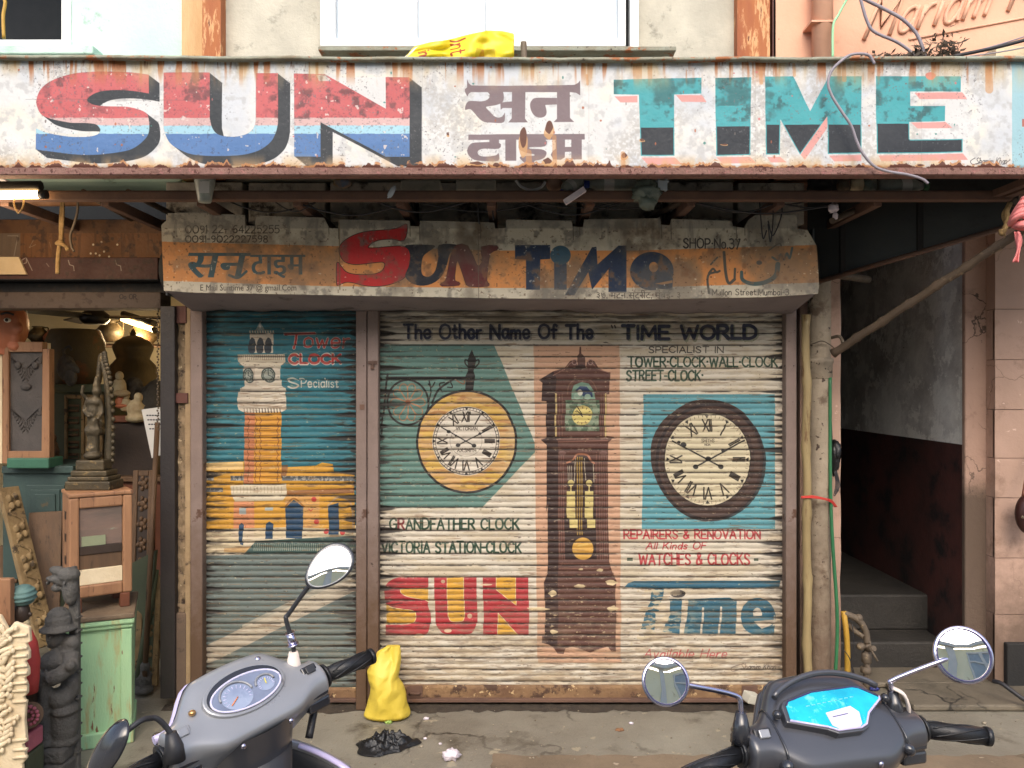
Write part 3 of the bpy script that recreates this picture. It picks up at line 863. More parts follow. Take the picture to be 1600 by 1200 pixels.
def slat_grime(c, xl, xr, seed, heavy=1.0, brown=1.0):
    """oily dirt along slat joints and at both edges, rust chips, bare patches"""
    ph = ((c.yy - 792.5) / 18.1) % 1.0
    e1 = fbm(c.h, c.w, 40, 4, seed, ay=.35)
    joint = np.clip(1.15 - np.minimum(ph, 1 - ph) / .075, 0, 1)
    c.mask(joint * sstep(e1, .15, .6), (50, 40, 31), .8)
    half = np.clip(1 - np.abs(ph - .5) / .06, 0, 1)
    c.mask(half * sstep(e1, .3, .65), (104, 90, 72), .5)
    edge = np.minimum(c.xx - xl, xr - c.xx)
    w = 7 + 70 * fbm(c.h, c.w, 18, 3, seed + 1, ay=.5)[:, :1] ** 3 + 24 * sstep(fbm(c.h, c.w, 300, 2, seed + 2)[:, :1], .4, .7)
    ragg = sstep(fbm(c.h, c.w, 26, 4, seed + 3, ay=.25), .3, .7)
    c.mask(np.clip(1.15 - edge / w, 0, 1) * ragg * (.35 + .65 * np.clip(1 - np.abs(ph - .95) / .35, 0, 1) + .3 * (ph < .2)), (34, 29, 26), 1.0 * heavy)
    gg = np.random.default_rng(seed + 20)
    for side in (0, 1):
        ds = (c.xx - xl) if side == 0 else (xr - c.xx)
        for k in range(-18, 17):
            y0_ = 792.5 + 18.1 * k
            for j in range(2):
                L_ = 5 + 62 * gg.random() ** 2.2 * (1.0 if y0_ < 620 or gg.random() < .4 else .55)
                yc, hh = y0_ + (0 if j == 0 else 9) + gg.normal(0, 1.0), (5.5 if j == 0 else 3) * (.6 + .6 * gg.random())
                r0, r1 = int((yc - 9 - c.y0) * c.k), int((yc + 9 - c.y0) * c.k)
                if r0 < 0 or r1 > c.h: continue
                t = np.clip(1 - ds[r0:r1] / L_, 0, 1)
                mk = np.clip((hh * np.sqrt(t) - np.abs(c.yy[r0:r1] - yc)) / 1.5, 0, 1) * np.clip(t * 3, 0, 1)
                tt = c.a[r0:r1]
                tt += (np.array((36, 31, 28), np.float32) - tt) * (mk * .85 * heavy)[..., None]
    # long rusty scrapes on the crest of the slats
    sc_ = sstep(fbm(c.h, c.w, 70, 4, seed + 4, ay=.07), .69, .78)
    c.mask(sc_, (112, 82, 58), .55 * heavy)
    c.mask(sstep(fbm(c.h, c.w, 30, 3, seed + 5, ay=.12), .80, .86), (54, 40, 32), .8 * heavy)
    c.mask(sstep(fbm(c.h, c.w, 6, 2, seed + 6), .87, .91), (70, 52, 40), .7)
    c.mask(sstep(fbm(c.h, c.w, 16, 4, seed + 9, ay=.4), .76, .80), (196, 172, 128), .5)
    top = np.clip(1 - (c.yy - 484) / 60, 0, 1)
    c.mask(top * sstep(fbm(c.h, c.w, 60, 4, seed + 7, ay=.12), .35, .65), (60, 50, 44), .55)  # mottled darkening that fades out down from the top slats
    low = np.clip((c.yy - 900) / 160, 0, 1)
    c.mask(low * sstep(fbm(c.h, c.w, 46, 4, seed + 8, ay=.2), .38, .66), (172, 146, 112), .55 * brown)
    c.mask(np.clip((c.yy - 860) / 140, 0, 1) * sstep(fbm(c.h, c.w, 34, 4, seed + 11, ay=.16), .5, .7), (112, 96, 78), .42 * brown)
    c.mask(joint * sstep(fbm(c.h, c.w, 24, 3, seed + 12, ay=.5), .5, .65), (32, 27, 23), .55)


def shift_slats(c, seed):
    g = np.random.default_rng(seed)
    ks = np.floor((c.yy[:, 0] - 792.5) / 18.1).astype(int)
    off = {k: int(round(g.normal(0, .9) * c.k * .6)) for k in set(ks)}
    for r in range(c.h):
        o = off[ks[r]]
        if o: c.a[r] = np.roll(c.a[r], o, 0)


def paint_right():
    wh = (206, 196, 176)
    c = Canvas(586, 478, 1246, 1076, 2, wh)
    c.mask(sstep(fbm(c.h, c.w, 80, 4, 71, ay=.3), .4, .7), (190, 172, 140), .7)
    gr, pe, bq = (92, 132, 122), (200, 152, 118), (84, 154, 166)
    c.poly([(586, 538), (772, 538), (840, 702), (753, 793), (586, 793)], gr)
    c.poly([(834, 540), (968, 540), (970, 1035), (840, 1035)], pe)
    c.poly([(1005, 616), (1210, 616), (1211, 826), (1003, 826)], bq)
    nvy, gn, rd = (36, 42, 70), (34, 66, 48), (186, 44, 50)
    c.text("The Other Name Of The", 634, 530, 21, 294, 5.2, (150, 146, 136))
    c.text("The Other Name Of The", 632, 528.5, 21, 294, 4.4, nvy)
    c.text('"', 955, 524, 16, 8, 2.2, (60, 54, 54))
    c.text("TIME WORLD", 975, 531, 21, 208, 6.4, (150, 150, 120))
    c.text("TIME WORLD", 973, 529, 20, 208, 5.4, nvy)
    c.text("SPECIALIST IN", 1014, 551, 9.5, 116, 1.7, (64, 58, 50))
    c.text("TOWER*CLOCK*WALL*CLOCK", 981, 573, 15, 232, 2.7, gn)
    c.text("STREET-CLOCK*", 979, 594.5, 15.5, 119, 2.7, gn)
    c.text("REPAIRERS & RENOVATION", 975, 841, 13, 212, 2.6, rd)
    c.text("All Kinds OF", 1009, 857.5, 10.5, 93, 1.9, rd, slant=.22)
    c.text("WATCHES & CLOCKS", 998, 882, 17, 172, 2.9, rd)
    c.rect(979, 871, 988, 876, (70, 84, 66)); c.rect(1177, 872, 1184, 876, (70, 84, 66))
    cols = {'i': 0}

    def gcol(ch):
        return (124, 34, 38) if ch == 'R' and cols.setdefault('seen', 0) == 0 else gn
    seen = []

    def gcol2(ch):
        if ch == 'R' and len(seen) < 3:
            seen.append(1)
            return (124, 34, 38)
        return gn
    c.text("GRANDFATHER CLOCK", 610, 826.5, 16, 201, 3.1, gcol2)
    c.text("VICTORIA STATION-CLOCK", 597, 863, 16.5, 217, 3.1, gn)
    # SUN block letters
    q = lambda p: zo(p, 5.218, 580, 780)
    yl, ol = (222, 160, 40), (226, 206, 150)
    S = smoothed(q([(250, 632), (180, 650), (130, 690), (112, 740), (115, 800), (120, 850)]), False) + q([(120, 1108), (430, 1108)]) + smoothed(q([(430, 1108), (465, 1080), (483, 1000), (480, 930), (460, 860), (470, 825)]), False) + q([(470, 632)])
    c.poly(S, rd)
    for p in (smoothed(q([(470, 722), (265, 730), (243, 745), (262, 775), (320, 795), (415, 812)]), False) + q([(470, 835)]), q([(120, 852)]) + smoothed(q([(120, 852), (165, 878), (250, 892), (330, 903), (358, 930), (356, 980), (320, 1012), (200, 1017)]), False) + q([(120, 1017)])):
        c.poly(p, yl); c.stroke(p + p[:1], 1.0, ol)
    U = q([(517, 632), (862, 632), (862, 1000)]) + smoothed(q([(862, 1000), (840, 1060), (790, 1098), (620, 1098), (560, 1065), (520, 1000)]), False)
    c.poly(U, rd)
    p = q([(622, 632), (757, 632), (757, 955)]) + smoothed(q([(757, 955), (735, 993), (650, 993), (622, 950)]), False)
    c.poly(p, yl); c.stroke(p + p[:1], 1.0, ol)
    c.poly(q([(913, 632), (1283, 632), (1283, 1105), (913, 1105)]), rd)
    for p in (q([(1022, 632), (1180, 632), (1180, 862), (1022, 735)]), q([(1030, 925), (1200, 1105), (1030, 1105)])):
        c.poly(p, yl); c.stroke(p + p[:1], 1.0, ol)
    c.stroke(q([(120, 855), (150, 862), (200, 850), (250, 842)]), 2.2, (70, 50, 44), .6)
    # time
    z = lambda p: zo(p, 4.0, 950, 810)
    tb = (38, 96, 122)
    c.poly(z([(103, 428), (125, 405), (165, 390), (1078, 386), (1068, 430), (300, 438)]), tb)
    c.poly(z([(275, 440), (350, 438), (345, 495), (325, 520), (300, 560), (318, 575), (292, 590), (290, 695), (205, 690), (225, 600), (240, 560), (262, 520)]), tb)
    c.poly(z([(385, 502), (460, 500), (445, 720), (338, 705), (382, 600)]), tb)
    c.ell(*z([(437, 468)])[0], 12, 6, (52, 46, 44))
    c.poly(z([(500, 505), (640, 495), (760, 492), (800, 512), (795, 720), (472, 718), (490, 600)]), tb)
    c.stroke(z([(590, 560), (580, 720)]), 3.2, wh); c.stroke(z([(703, 555), (690, 722)]), 3.2, wh)
    c.ell(*z([(932, 610)])[0], 27, 29, tb)
    c.poly(z([(840, 700), (1035, 732), (1040, 665), (960, 690)]), tb)
    c.ell(*z([(928, 592)])[0], 7, 9, wh)
    c.poly(z([(905, 640), (1035, 600), (1036, 656), (960, 690)]), wh)
    c.poly(z([(905, 640), (1030, 630), (1030, 600), (900, 610)]), tb)
    c.mask(((c.xx > 995) & (c.xx < 1110) & (c.yy > 918) & (c.yy < 1000)).astype(np.float32) * sstep(fbm(c.h, c.w, 22, 4, 78, ay=.4), .5, .6) * np.clip((1110 - c.xx) / 90, 0, 1), (204, 186, 150), .95)
    c.text("Available Here", 1006, 1027, 13, 128, 2.0, rd, .75, slant=.3)
    c.stroke([(1160, 1036), (1142, 1042), (1144, 1048), (1158, 1045)], .9, (70, 60, 56), sm=True)
    c.text("Shamim Khan", 1156, 1046, 9.5, 54, 1.0, (72, 60, 54), slant=.2)

    # --- street clock on its bracket
    bk = (36, 34, 32)
    y4 = lambda p: zo(p, 4.0, 580, 480)
    cx, cy = 729.5, 690.0
    for a, b, w in (((100, 442), (632, 442), 4.2), ((104, 420), (80, 640), 3.0), ((80, 640), (66, 790), 2.4), ((610, 430), (606, 520), 8), ((632, 380), (606, 440), 5)): c.stroke(y4([a, b]), w, bk)
    c.poly(y4([(600, 520), (590, 430), (605, 400), (600, 330), (632, 265), (655, 330), (640, 400), (650, 430), (640, 520)]), bk)
    for sx in (-1, 1): c.stroke(y4([(628 + sx * 8, 385), (628 + sx * 40, 355), (628 + sx * 42, 330), (628 + sx * 22, 335)]), 2.2, bk, sm=True)
    c.ring(*y4([(230, 595)])[0], 32, 35, 3.0, bk)
    for k in range(10):
        a = 2 * math.pi * k / 10
        px, py = 637.5 + math.cos(a) * 20, 628.5 + math.sin(a) * 23
        c.stroke([(637.5, 628.5), (px - math.sin(a) * 6, py + math.cos(a) * 6), (637.5 + math.cos(a) * 27, 628.5 + math.sin(a) * 30), (px + math.sin(a) * 6, py - math.cos(a) * 6), (637.5, 628.5)], 1.4, (190, 120, 76), .9, sm=True)
    c.ell(637.5, 628.5, 4, 4, (150, 90, 60))
    c.stroke(y4([(365, 460), (375, 520), (360, 590)]), 2, bk, sm=True)
    c.stroke(y4([(380, 600), (420, 520), (500, 460), (540, 445)]), 3, bk, sm=True)
    c.stroke(y4([(400, 470), (380, 500), (360, 480)]), 2, bk, sm=True); c.stroke(y4([(440, 520), (430, 480), (460, 470)]), 2, bk, sm=True); c.stroke(y4([(480, 500), (510, 500), (500, 470)]), 1.8, bk, sm=True)
    c.stroke(y4([(530, 455), (580, 480), (585, 455)]), 1.6, (150, 96, 66), sm=True)
    c.ell(cx, cy, 79, 81, bk)
    c.ell(cx, cy, 75.5, 77.5, (206, 160, 96))
    rim = full(c, c.cover([(cx + 75 * math.cos(t * .13), cy + 77 * math.sin(t * .13)) for t in range(49)]))
    c.mask(rim * sstep(fbm(c.h, c.w, 60, 3, 80, ay=.3), .45, .6), (214, 170, 66), .8)
    c.mask(rim * sstep(c.xx, 775, 806), (206, 178, 132), .7)
    c.mask(rim * sstep(fbm(c.h, c.w, 50, 3, 81, ay=.2), .55, .7), (176, 116, 62), .7)
    dx, dy = 728.7, 689
    c.ell(dx, dy, 53, 54, (212, 202, 184))
    c.ring(dx, dy, 51.5, 52.5, 1.0, (52, 44, 38)); c.ring(dx, dy, 47.5, 48.5, .8, (52, 44, 38))
    for k in range(60):
        a = k * math.pi / 30
        c.stroke([(dx + math.sin(a) * 47.5, dy - math.cos(a) * 48.5), (dx + math.sin(a) * 51.5, dy - math.cos(a) * 52.5)], .7, (52, 44, 38))
        if k % 5 == 0: c.poly([(dx + math.sin(a + d) * r, dy - math.cos(a + d) * r * 1.02) for d, r in ((-.06, 52), (.06, 52), (0, 47))], bk)
    numeral_ring(c, dx, dy, 37, 38, (50, 42, 36), 15, 1.9, skip=(10,))
    c.ring(dx, dy, 25, 24, .6, (80, 70, 60), .6)
    c.text("VICTORIAN", dx - 16, dy - 17, 5, 33, .9, (70, 60, 50)); c.text("A.K.SMITH", dx - 14, dy + 17, 5, 29, .9, (70, 60, 50))
    c.stroke(y4([(545, 862), (770, 745)]), 1.7, bk); c.stroke(y4([(645, 865), (440, 750)]), 1.7, bk)
    for p, r in (((545, 862), 3.6), ((645, 865), 3.6), ((680, 790), 2.4), ((485, 778), 3.2), ((530, 803), 2.0)): c.ell(*y4([p])[0], r, r * .8, bk)
    # --- wall clock
    c.poly(smoothed(zo([(530, 460), (640, 480), (740, 545), (815, 660), (832, 790), (800, 930), (720, 1040), (590, 1105), (460, 1100), (350, 1030), (265, 910), (228, 770), (250, 640), (330, 540), (430, 475)], 3.429, 950, 490)), (66, 48, 42))
    c.ring(1105, 719, 78, 84, 9, (84, 62, 54), .6)
    c.ring(1110, 722, 84, 90, 5, (40, 32, 32), .8)
    wx, wy = 1105, 717.5
    c.ell(wx, wy, 68, 73.5, (48, 38, 34))
    c.ell(wx, wy, 66.5, 72, (206, 194, 158))
    for k in range(60):
        a = k * math.pi / 30
        c.stroke([(wx + math.sin(a) * 61, wy - math.cos(a) * 66), (wx + math.sin(a) * 64, wy - math.cos(a) * 69.5)], .8, (90, 78, 60), .8)
        if k % 5 == 0: c.poly([(wx + math.sin(a + d) * r, wy - math.cos(a + d) * r * 1.08) for d, r in ((-.05, 64), (.05, 64), (0, 59))], bk)
    numeral_ring(c, wx, wy, 49, 53, (48, 42, 34), 18, 2.2, skip=(10,))
    w3 = lambda p: zo(p, 3.429, 950, 490)
    c.text("SMITHS", 1096, 691, 5, 20, .9, (84, 74, 58)); c.text("INDIA", 1101, 696, 2.6, 9, .7, (84, 74, 58))
    c.stroke(w3([(470, 820), (730, 678)]), 2.3, bk); c.stroke(w3([(605, 820), (345, 682)]), 2.3, bk)
    for p, r in (((535, 778), 4.6), ((470, 820), 4.2), ((605, 820), 4.2), ((405, 702), 4.6), ((380, 690), 2.8), ((615, 733), 3.2)): c.ell(*w3([p])[0], r, r * .85, bk)
    # --- grandfather clock
    g = lambda p: zo(p, 4.285, 820, 520)
    h = lambda p: zo(p, 4.0, 820, 760)
    br, bd, bh = (92, 56, 46), (56, 36, 33), (140, 96, 80)
    body = g([(95, 315), (190, 258), (265, 235), (300, 190), (335, 178), (352, 200), (345, 250), (350, 160), (365, 140), (368, 95), (378, 95), (380, 140), (400, 160), (405, 240), (412, 200), (430, 178), (462, 190), (490, 235), (540, 262), (572, 265), (565, 410), (548, 412), (545, 690), (598, 697), (560, 735), (556, 800), (556, 1200)]) + h([(520, 100), (525, 470), (545, 530), (575, 590), (566, 660), (568, 925), (570, 1030), (545, 1030), (520, 1000), (470, 1012), (410, 1038), (350, 1012), (300, 1002), (255, 1010), (245, 1045), (205, 1042), (185, 1010), (150, 985), (108, 975), (110, 930), (125, 925), (125, 680), (120, 600), (142, 540), (145, 100)]) + g([(145, 1200), (148, 750), (108, 715), (145, 705), (145, 458), (112, 455), (120, 335)])
    c.poly(body, br)
    side = g([(95, 315), (190, 260), (215, 310), (205, 410), (205, 690), (225, 730), (222, 1200)]) + h([(208, 100), (208, 470), (205, 1010), (150, 985), (108, 975), (125, 925), (125, 600), (142, 540), (145, 100)]) + g([(145, 1200), (148, 750), (108, 715), (145, 705), (145, 458), (112, 455), (120, 335)])
    c.poly(side, bd)
    bl_ = lambda pts, w, cc, al=1., f=g: c.stroke(f(pts), w, cc, al)
    for pts in ([(190, 285), (265, 245), (300, 205), (330, 190)], [(440, 195), (480, 240), (565, 270)], [(215, 712), (590, 702)], [(225, 730), (555, 720)]): bl_(pts, 1.3, bh)
    for sx in (330, 437): c.ring(*g([(sx, 197)])[0], 3.6, 3.8, 1.4, (150, 116, 106))
    c.ell(*g([(375, 172)])[0], 6, 7, (96, 66, 56)); c.ell(*g([(372, 230)])[0], 8, 4, (60, 40, 36))
    c.stroke(g([(285, 410), (300, 345), (350, 310), (400, 308), (455, 330), (490, 400)]), 1.6, (120, 84, 66), sm=True)
    c.poly(g([(312, 445), (312, 400), (330, 350), (380, 330), (430, 340), (462, 385), (472, 445)]), (110, 146, 126))
    c.poly(g([(340, 385), (370, 358), (415, 360), (450, 400), (455, 430), (400, 430)]), (40, 58, 96))
    c.ell(*g([(350, 425)])[0], 5.5, 5, (138, 166, 144)); c.ell(*g([(420, 428)])[0], 5, 4.5, (138, 166, 144)); c.ell(*g([(370, 400)])[0], 4, 5, (196, 196, 178))
    c.poly(g([(272, 450), (498, 450), (498, 658), (272, 658)]), (128, 146, 118))
    c.mask(full(c, c.cover(g([(272, 450), (498, 450), (498, 658), (272, 658)]))) * sstep(fbm(c.h, c.w, 12, 3, 85), .45, .6), (70, 96, 74), .8)
    c.ell(*g([(385, 553)])[0], 15.5, 15.5, (216, 196, 108))
    for t in range(12):
        a = t * math.pi / 6; ex, ey = g([(385, 553)])[0]
        c.stroke([(ex + math.sin(a) * 11, ey - math.cos(a) * 11), (ex + math.sin(a) * 13.5, ey - math.cos(a) * 13.5)], 1, (80, 66, 40))
    bl_([(345, 490), (390, 560)], 1.2, bk); bl_([(345, 520), (390, 560)], 1.2, bk)
    for x in (208, 540): bl_([(x, 410), (x, 690)], 2.6, (196, 170, 104))
    for x in (230, 250, 510, 525): bl_([(x, 410), (x, 690)], 1.0, bh, .7)
    door = g([(285, 860), (330, 835), (350, 812), (420, 815), (440, 850), (465, 870), (465, 1200)]) + h([(445, 100), (450, 455), (250, 455), (250, 100)]) + g([(285, 1200)])
    c.poly(door, (58, 40, 36))
    c.stroke(g([(285, 868), (320, 852), (345, 818), (375, 812), (420, 820), (440, 852), (465, 872)]), 3.0, (176, 110, 78), sm=True)
    for x in (228, 243, 258, 478, 500, 515, 530, 545): c.stroke(g([(x, 800), (x + 2, 1200)]) + h([(x * .93 + 5, 455)]), 1.1, bh, .75)
    for x in (250, 527): c.ell(*g([(x, 805)])[0], 6, 3.5, (122, 88, 80))
    gd, gl = (206, 186, 110), (186, 138, 52)
    for x in (352, 368, 382): c.stroke(g([(x, 832), (x, 1200)]) + h([(x * .935, 300)]), 1.8, (176, 140, 54), .9)
    for x in (290, 302, 314): bl_([(x, 890), (x, 985)], .9, (190, 176, 150))
    for a, b in (((340, 840), (330, 1005)), ((398, 840), (408, 985)), ((460, 880), (462, 1000))): bl_([a, b], 1.1, (190, 176, 150))
    for x, x2 in ((308, 290), (430, 400)):
        c.ell(*g([(x, 1005)])[0], 5, 5, gd)
        c.stroke(g([(x, 1020), (x, 1060)]), 2, gd)
        c.poly(g([(x - 28, 1060), (x + 28, 1060), (x + 28, 1200)]) + h([(x2 + 26, 100), (x2 + 28, 200), (x2 + 42, 205), (x2 + 42, 258), (x2 - 8, 258), (x2 - 10, 200), (x2 - 24, 195)]) + g([(x - 28, 1200)]), gd)
    c.ell(*h([(362, 388)])[0], 16.5, 17.5, (214, 160, 62)); c.stroke(h([(335, 370), (390, 360)]), 3, (232, 190, 96), .6); c.stroke(h([(330, 400), (395, 405)]), 2, (188, 130, 44), .6)
    for y in (482, 512): c.stroke(h([(215, y), (525, y)]), 1.6, bh, .8)
    for y in (560, 600, 640, 700, 760, 820, 900): c.stroke(h([(130, y), (565, y - 4)]), 1.0, bh, .35)
    c.mask(full(c, c.cover(body)) * sstep(fbm(c.h, c.w, 14, 4, 87, ay=.4), .72, .77) * sstep(c.yy, 880, 930), (190, 166, 124), .85)
    for (x, y, rx, ry) in ((345, 620, 8, 3), (175, 668, 6, 5), (180, 908, 6, 4), (80, 765, 18, 3), (545, 760, 9, 4), (540, 600, 10, 4), (470, 522, 6, 2.4), (350, 516, 4, 1.6)):
        c.poly([(h([(x, y)])[0][0] + math.cos(k * .63) * rx * (.7 + .5 * random.random()), h([(x, y)])[0][1] + math.sin(k * .63) * ry * (.7 + .5 * random.random())) for k in range(10)], (214, 190, 142), sm=True)
    for (x, y, rx, ry) in ((693, 908, 3.5, 3), (733, 962, 4, 4), (700, 985, 6, 3), (655, 993, 8, 4), (760, 913, 10, 1.5)): c.ell(x, y, rx, ry, (216, 190, 150), .9, n=12)
    shift_slats(c, 5)
    c.mask(sstep(fbm(c.h, c.w, 12, 3, 141, ay=.25), .66, .74) * sstep(np.abs(((c.yy - 792.5) / 18.1) % 1 - .5), .22, .5), (186, 172, 146), .75)
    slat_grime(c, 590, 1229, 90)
    return c.image("right shutter paint", RIGHT_GAIN, .8, desat=.16)


def paint_left():
    c = Canvas(312, 478, 560, 1076, 2, (46, 118, 132))
    c.mask(sstep(fbm(c.h, c.w, 60, 3, 101, ay=.2), .4, .7), (36, 100, 116), .8)
    b = lambda p: zo(p, 3.0, 300, 470)
    cr, og, gr = (204, 190, 162), (206, 148, 44), (102, 114, 110)
    c.rect(312, 852, 560, 1080, gr)
    c.poly([(312, 835), (560, 820), (560, 850), (430, 848), (400, 866), (312, 868)], cr)
    # foreground road wedge
    c.poly([(312, 1012), (560, 898), (560, 920), (345, 1028), (312, 1040)], (176, 164, 144))
    c.poly([(380, 976), (560, 886), (560, 912), (380, 1000)], (184, 172, 150), .7)
    # station building
    c.poly(b([(55, 760), (245, 752), (245, 1180), (55, 1180)]), og)
    c.poly(b([(55, 760), (240, 755), (240, 790), (55, 795)]), (222, 184, 116))
    c.poly(b([(420, 780), (580, 772), (610, 757), (660, 765), (665, 800), (765, 805), (765, 1110), (420, 1110)]), og)
    for p in ([(420, 770), (450, 768), (445, 830), (420, 830)], [(440, 890), (765, 875), (765, 900), (440, 915)]): c.poly(b(p), (130, 78, 44), .8)
    for p in ([(60, 820), (105, 820), (105, 842), (60, 842)], [(185, 820), (245, 820), (245, 842), (185, 842)], [(60, 875), (150, 875), (150, 895), (60, 895)], [(425, 820), (765, 822), (765, 845), (425, 842)]):
        c.poly(b(p), (84, 88, 92)); c.mask(full(c, c.cover(b(p))) * sstep(fbm(c.h, c.w, 6, 2, 103), .5, .6), (170, 164, 150), .8)
    c.poly(b([(200, 940), (430, 935), (430, 1110), (200, 1110)]), og)
    c.poly(b([(200, 940), (295, 940), (295, 1110), (195, 1110)]), (206, 130, 84))
    c.poly(b([(440, 910), (600, 905), (600, 1110), (440, 1110)]), (206, 150, 76))
    c.poly(b([(55, 1070), (440, 1060), (765, 1070), (765, 1115), (440, 1120), (300, 1120), (240, 1180), (55, 1195)]), cr, .9)
    c.poly(b([(185, 865), (445, 855), (450, 905), (430, 935), (205, 940), (190, 910)]), cr)
    for x in range(200, 440, 16): c.stroke(b([(x, 870), (x, 900)]), .7, (150, 132, 104), .8)
    blu = (34, 66, 96)
    for pts in ([(445, 1110), (440, 970), (480, 932), (525, 965), (520, 1115)], [(645, 1095), (640, 960), (690, 945), (692, 1095)], [(348, 1115), (348, 1045), (365, 1033), (383, 1045), (383, 1115)], [(225, 1140), (222, 1050), (235, 1040), (246, 1050), (240, 1145)]): c.poly(b(pts), blu)
    c.stroke(b([(440, 965), (480, 925), (530, 965)]), 2.2, (150, 96, 40), sm=True)
    c.stroke(b([(640, 960), (690, 920), (750, 955), (757, 1090)]), 2.6, (186, 150, 110), sm=True)
    for p in ((575, 930), (585, 1035), (710, 1085), (633, 1080)): c.ell(*b([p])[0], 4, 4, (190, 44, 44), .9)
    c.stroke(b([(550, 975), (560, 985), (570, 975)]), 1.2, (190, 60, 50))
    c.rect(*b([(225, 970)])[0], *b([(257, 1000)])[0], (150, 160, 158)); c.rect(*b([(345, 968)])[0], *b([(383, 982)])[0], (150, 160, 158))
    c.poly(b([(150, 1160), (280, 1150), (300, 1125), (420, 1120), (240, 1180), (150, 1175)]), (186, 146, 90), .9)
    # hedge rail
    c.poly(b([(300, 1125), (600, 1108), (765, 1100), (765, 1180), (240, 1190)]), (62, 86, 82))
    for x in range(290, 765, 9): c.stroke(b([(x, 1135 + (x % 7)), (x + 1, 1170)]), .9, (176, 178, 156), .8)
    # tower
    c.poly(b([(248, 520), (420, 520), (420, 860), (246, 860)]), (212, 146, 44))
    c.poly(b([(248, 520), (296, 520), (292, 860), (246, 860)]), (196, 118, 74))
    for y in range(560, 860, 24):
        c.stroke(b([(300, y), (415, y - 3)]), .9, (130, 78, 34), .85)
        c.stroke(b([(250, y - 6), (292, y - 3)]), .9, (124, 66, 44), .85)
    for x in (262, 296, 318, 400):
        c.stroke(b([(x + (i % 2) * 8, 545 + i * 16) for i in range(20)]), 1.2, (126, 74, 34), .9)
    c.poly(smoothed(b([(245, 400), (418, 400), (440, 440), (443, 480), (425, 520), (240, 520), (216, 480), (218, 440)]), True, 3), (214, 202, 182))
    for y in (430, 465, 492): c.stroke(b([(220, y), (325, y + 12), (440, y - 4)]), 1.0, (170, 150, 128), .8, sm=True)
    for x in range(245, 425, 14): c.stroke(b([(x, 505), (x + 4, 524)]), 1.4, (70, 60, 54))
    c.poly(b([(246, 300), (418, 300), (418, 405), (243, 405)]), (208, 196, 176))
    c.poly(b([(243, 300), (300, 300), (300, 405), (243, 405)]), (176, 160, 142), .6)
    for (x, y, rx) in ((268, 350, 8.5), (362, 348, 11)):
        ex, ey = b([(x, y)])[0]
        c.ell(ex, ey, rx, 12, (54, 66, 62)); c.ell(ex, ey, rx - 2, 10, (150, 158, 146)); c.ring(ex, ey, rx - 3.5, 8, .9, (54, 66, 62))
        for k in range(12):
            a = k * math.pi / 6
            c.stroke([(ex + math.cos(a) * (rx - 4), ey + math.sin(a) * 7), (ex + math.cos(a) * (rx - 1.5), ey + math.sin(a) * 10)], .8, (54, 66, 62))
        c.stroke([(ex, ey), (ex, ey - 8)], 1, (40, 46, 46)); c.stroke([(ex, ey), (ex + rx * .5, ey + 2)], 1, (40, 46, 46))
    c.poly(b([(218, 440), (245, 402), (325, 402), (318, 470), (300, 520), (240, 520), (216, 480)]), (186, 172, 152), .55, sm=True)
    c.stroke(b([(222, 478), (330, 490), (438, 474)]), 2.4, (150, 130, 108), .7, sm=True)
    c.stroke(b([(225, 300), (430, 298)]), 2.0, (120, 100, 82), .8)
    c.poly(b([(216, 252), (436, 250), (440, 285), (418, 305), (240, 305), (218, 285)]), (200, 186, 162))
    for x in range(222, 436, 10): c.stroke(b([(x, 254), (x, 276)]), .8, (120, 104, 86), .8)
    c.poly(b([(270, 155), (380, 150), (382, 245), (270, 245)]), (204, 190, 168))
    for x in (280, 318, 356):
        c.poly(smoothed(b([(x - 12, 242), (x - 14, 195), (x, 172), (x + 16, 192), (x + 16, 242)]), True, 3), (52, 62, 72))
    for x in range(272, 384, 12): c.rect(*b([(x, 140)])[0], *b([(x + 7, 156)])[0], (204, 190, 168))
    c.poly(b([(300, 140), (322, 98), (346, 140)]), (196, 186, 170), .7)
    c.stroke(b([(322, 96), (322, 130)]), 1.6, (220, 214, 200))
    rd = (186, 52, 46)
    for w_, cc in ((4.8, (214, 196, 180)), (3.4, rd)):
        c.stroke([(445, 522), (492, 521)], w_, cc); c.stroke([(463, 522), (460, 544)], w_, cc)
        c.text("ower", 475, 543, 23, 70, w_ * .85, cc)
    c.text("CLOCK", 453, 568, 14, 80, 5.2, (214, 196, 180)); c.text("CLOCK", 452.5, 567.5, 13, 80, 3.8, rd)
    c.text("S", 449, 606, 15, 17, 2.4, (206, 200, 184)); c.text("Pecialist", 470, 605, 13, 57, 2.0, (206, 200, 184))
    c.mask(sstep(fbm(c.h, c.w, 60, 4, 105, ay=.08), .68, .76), (140, 112, 84), .5)
    shift_slats(c, 9)
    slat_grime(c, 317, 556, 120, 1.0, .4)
    return c.image("left shutter paint", LEFT_GAIN, .8, desat=.10)


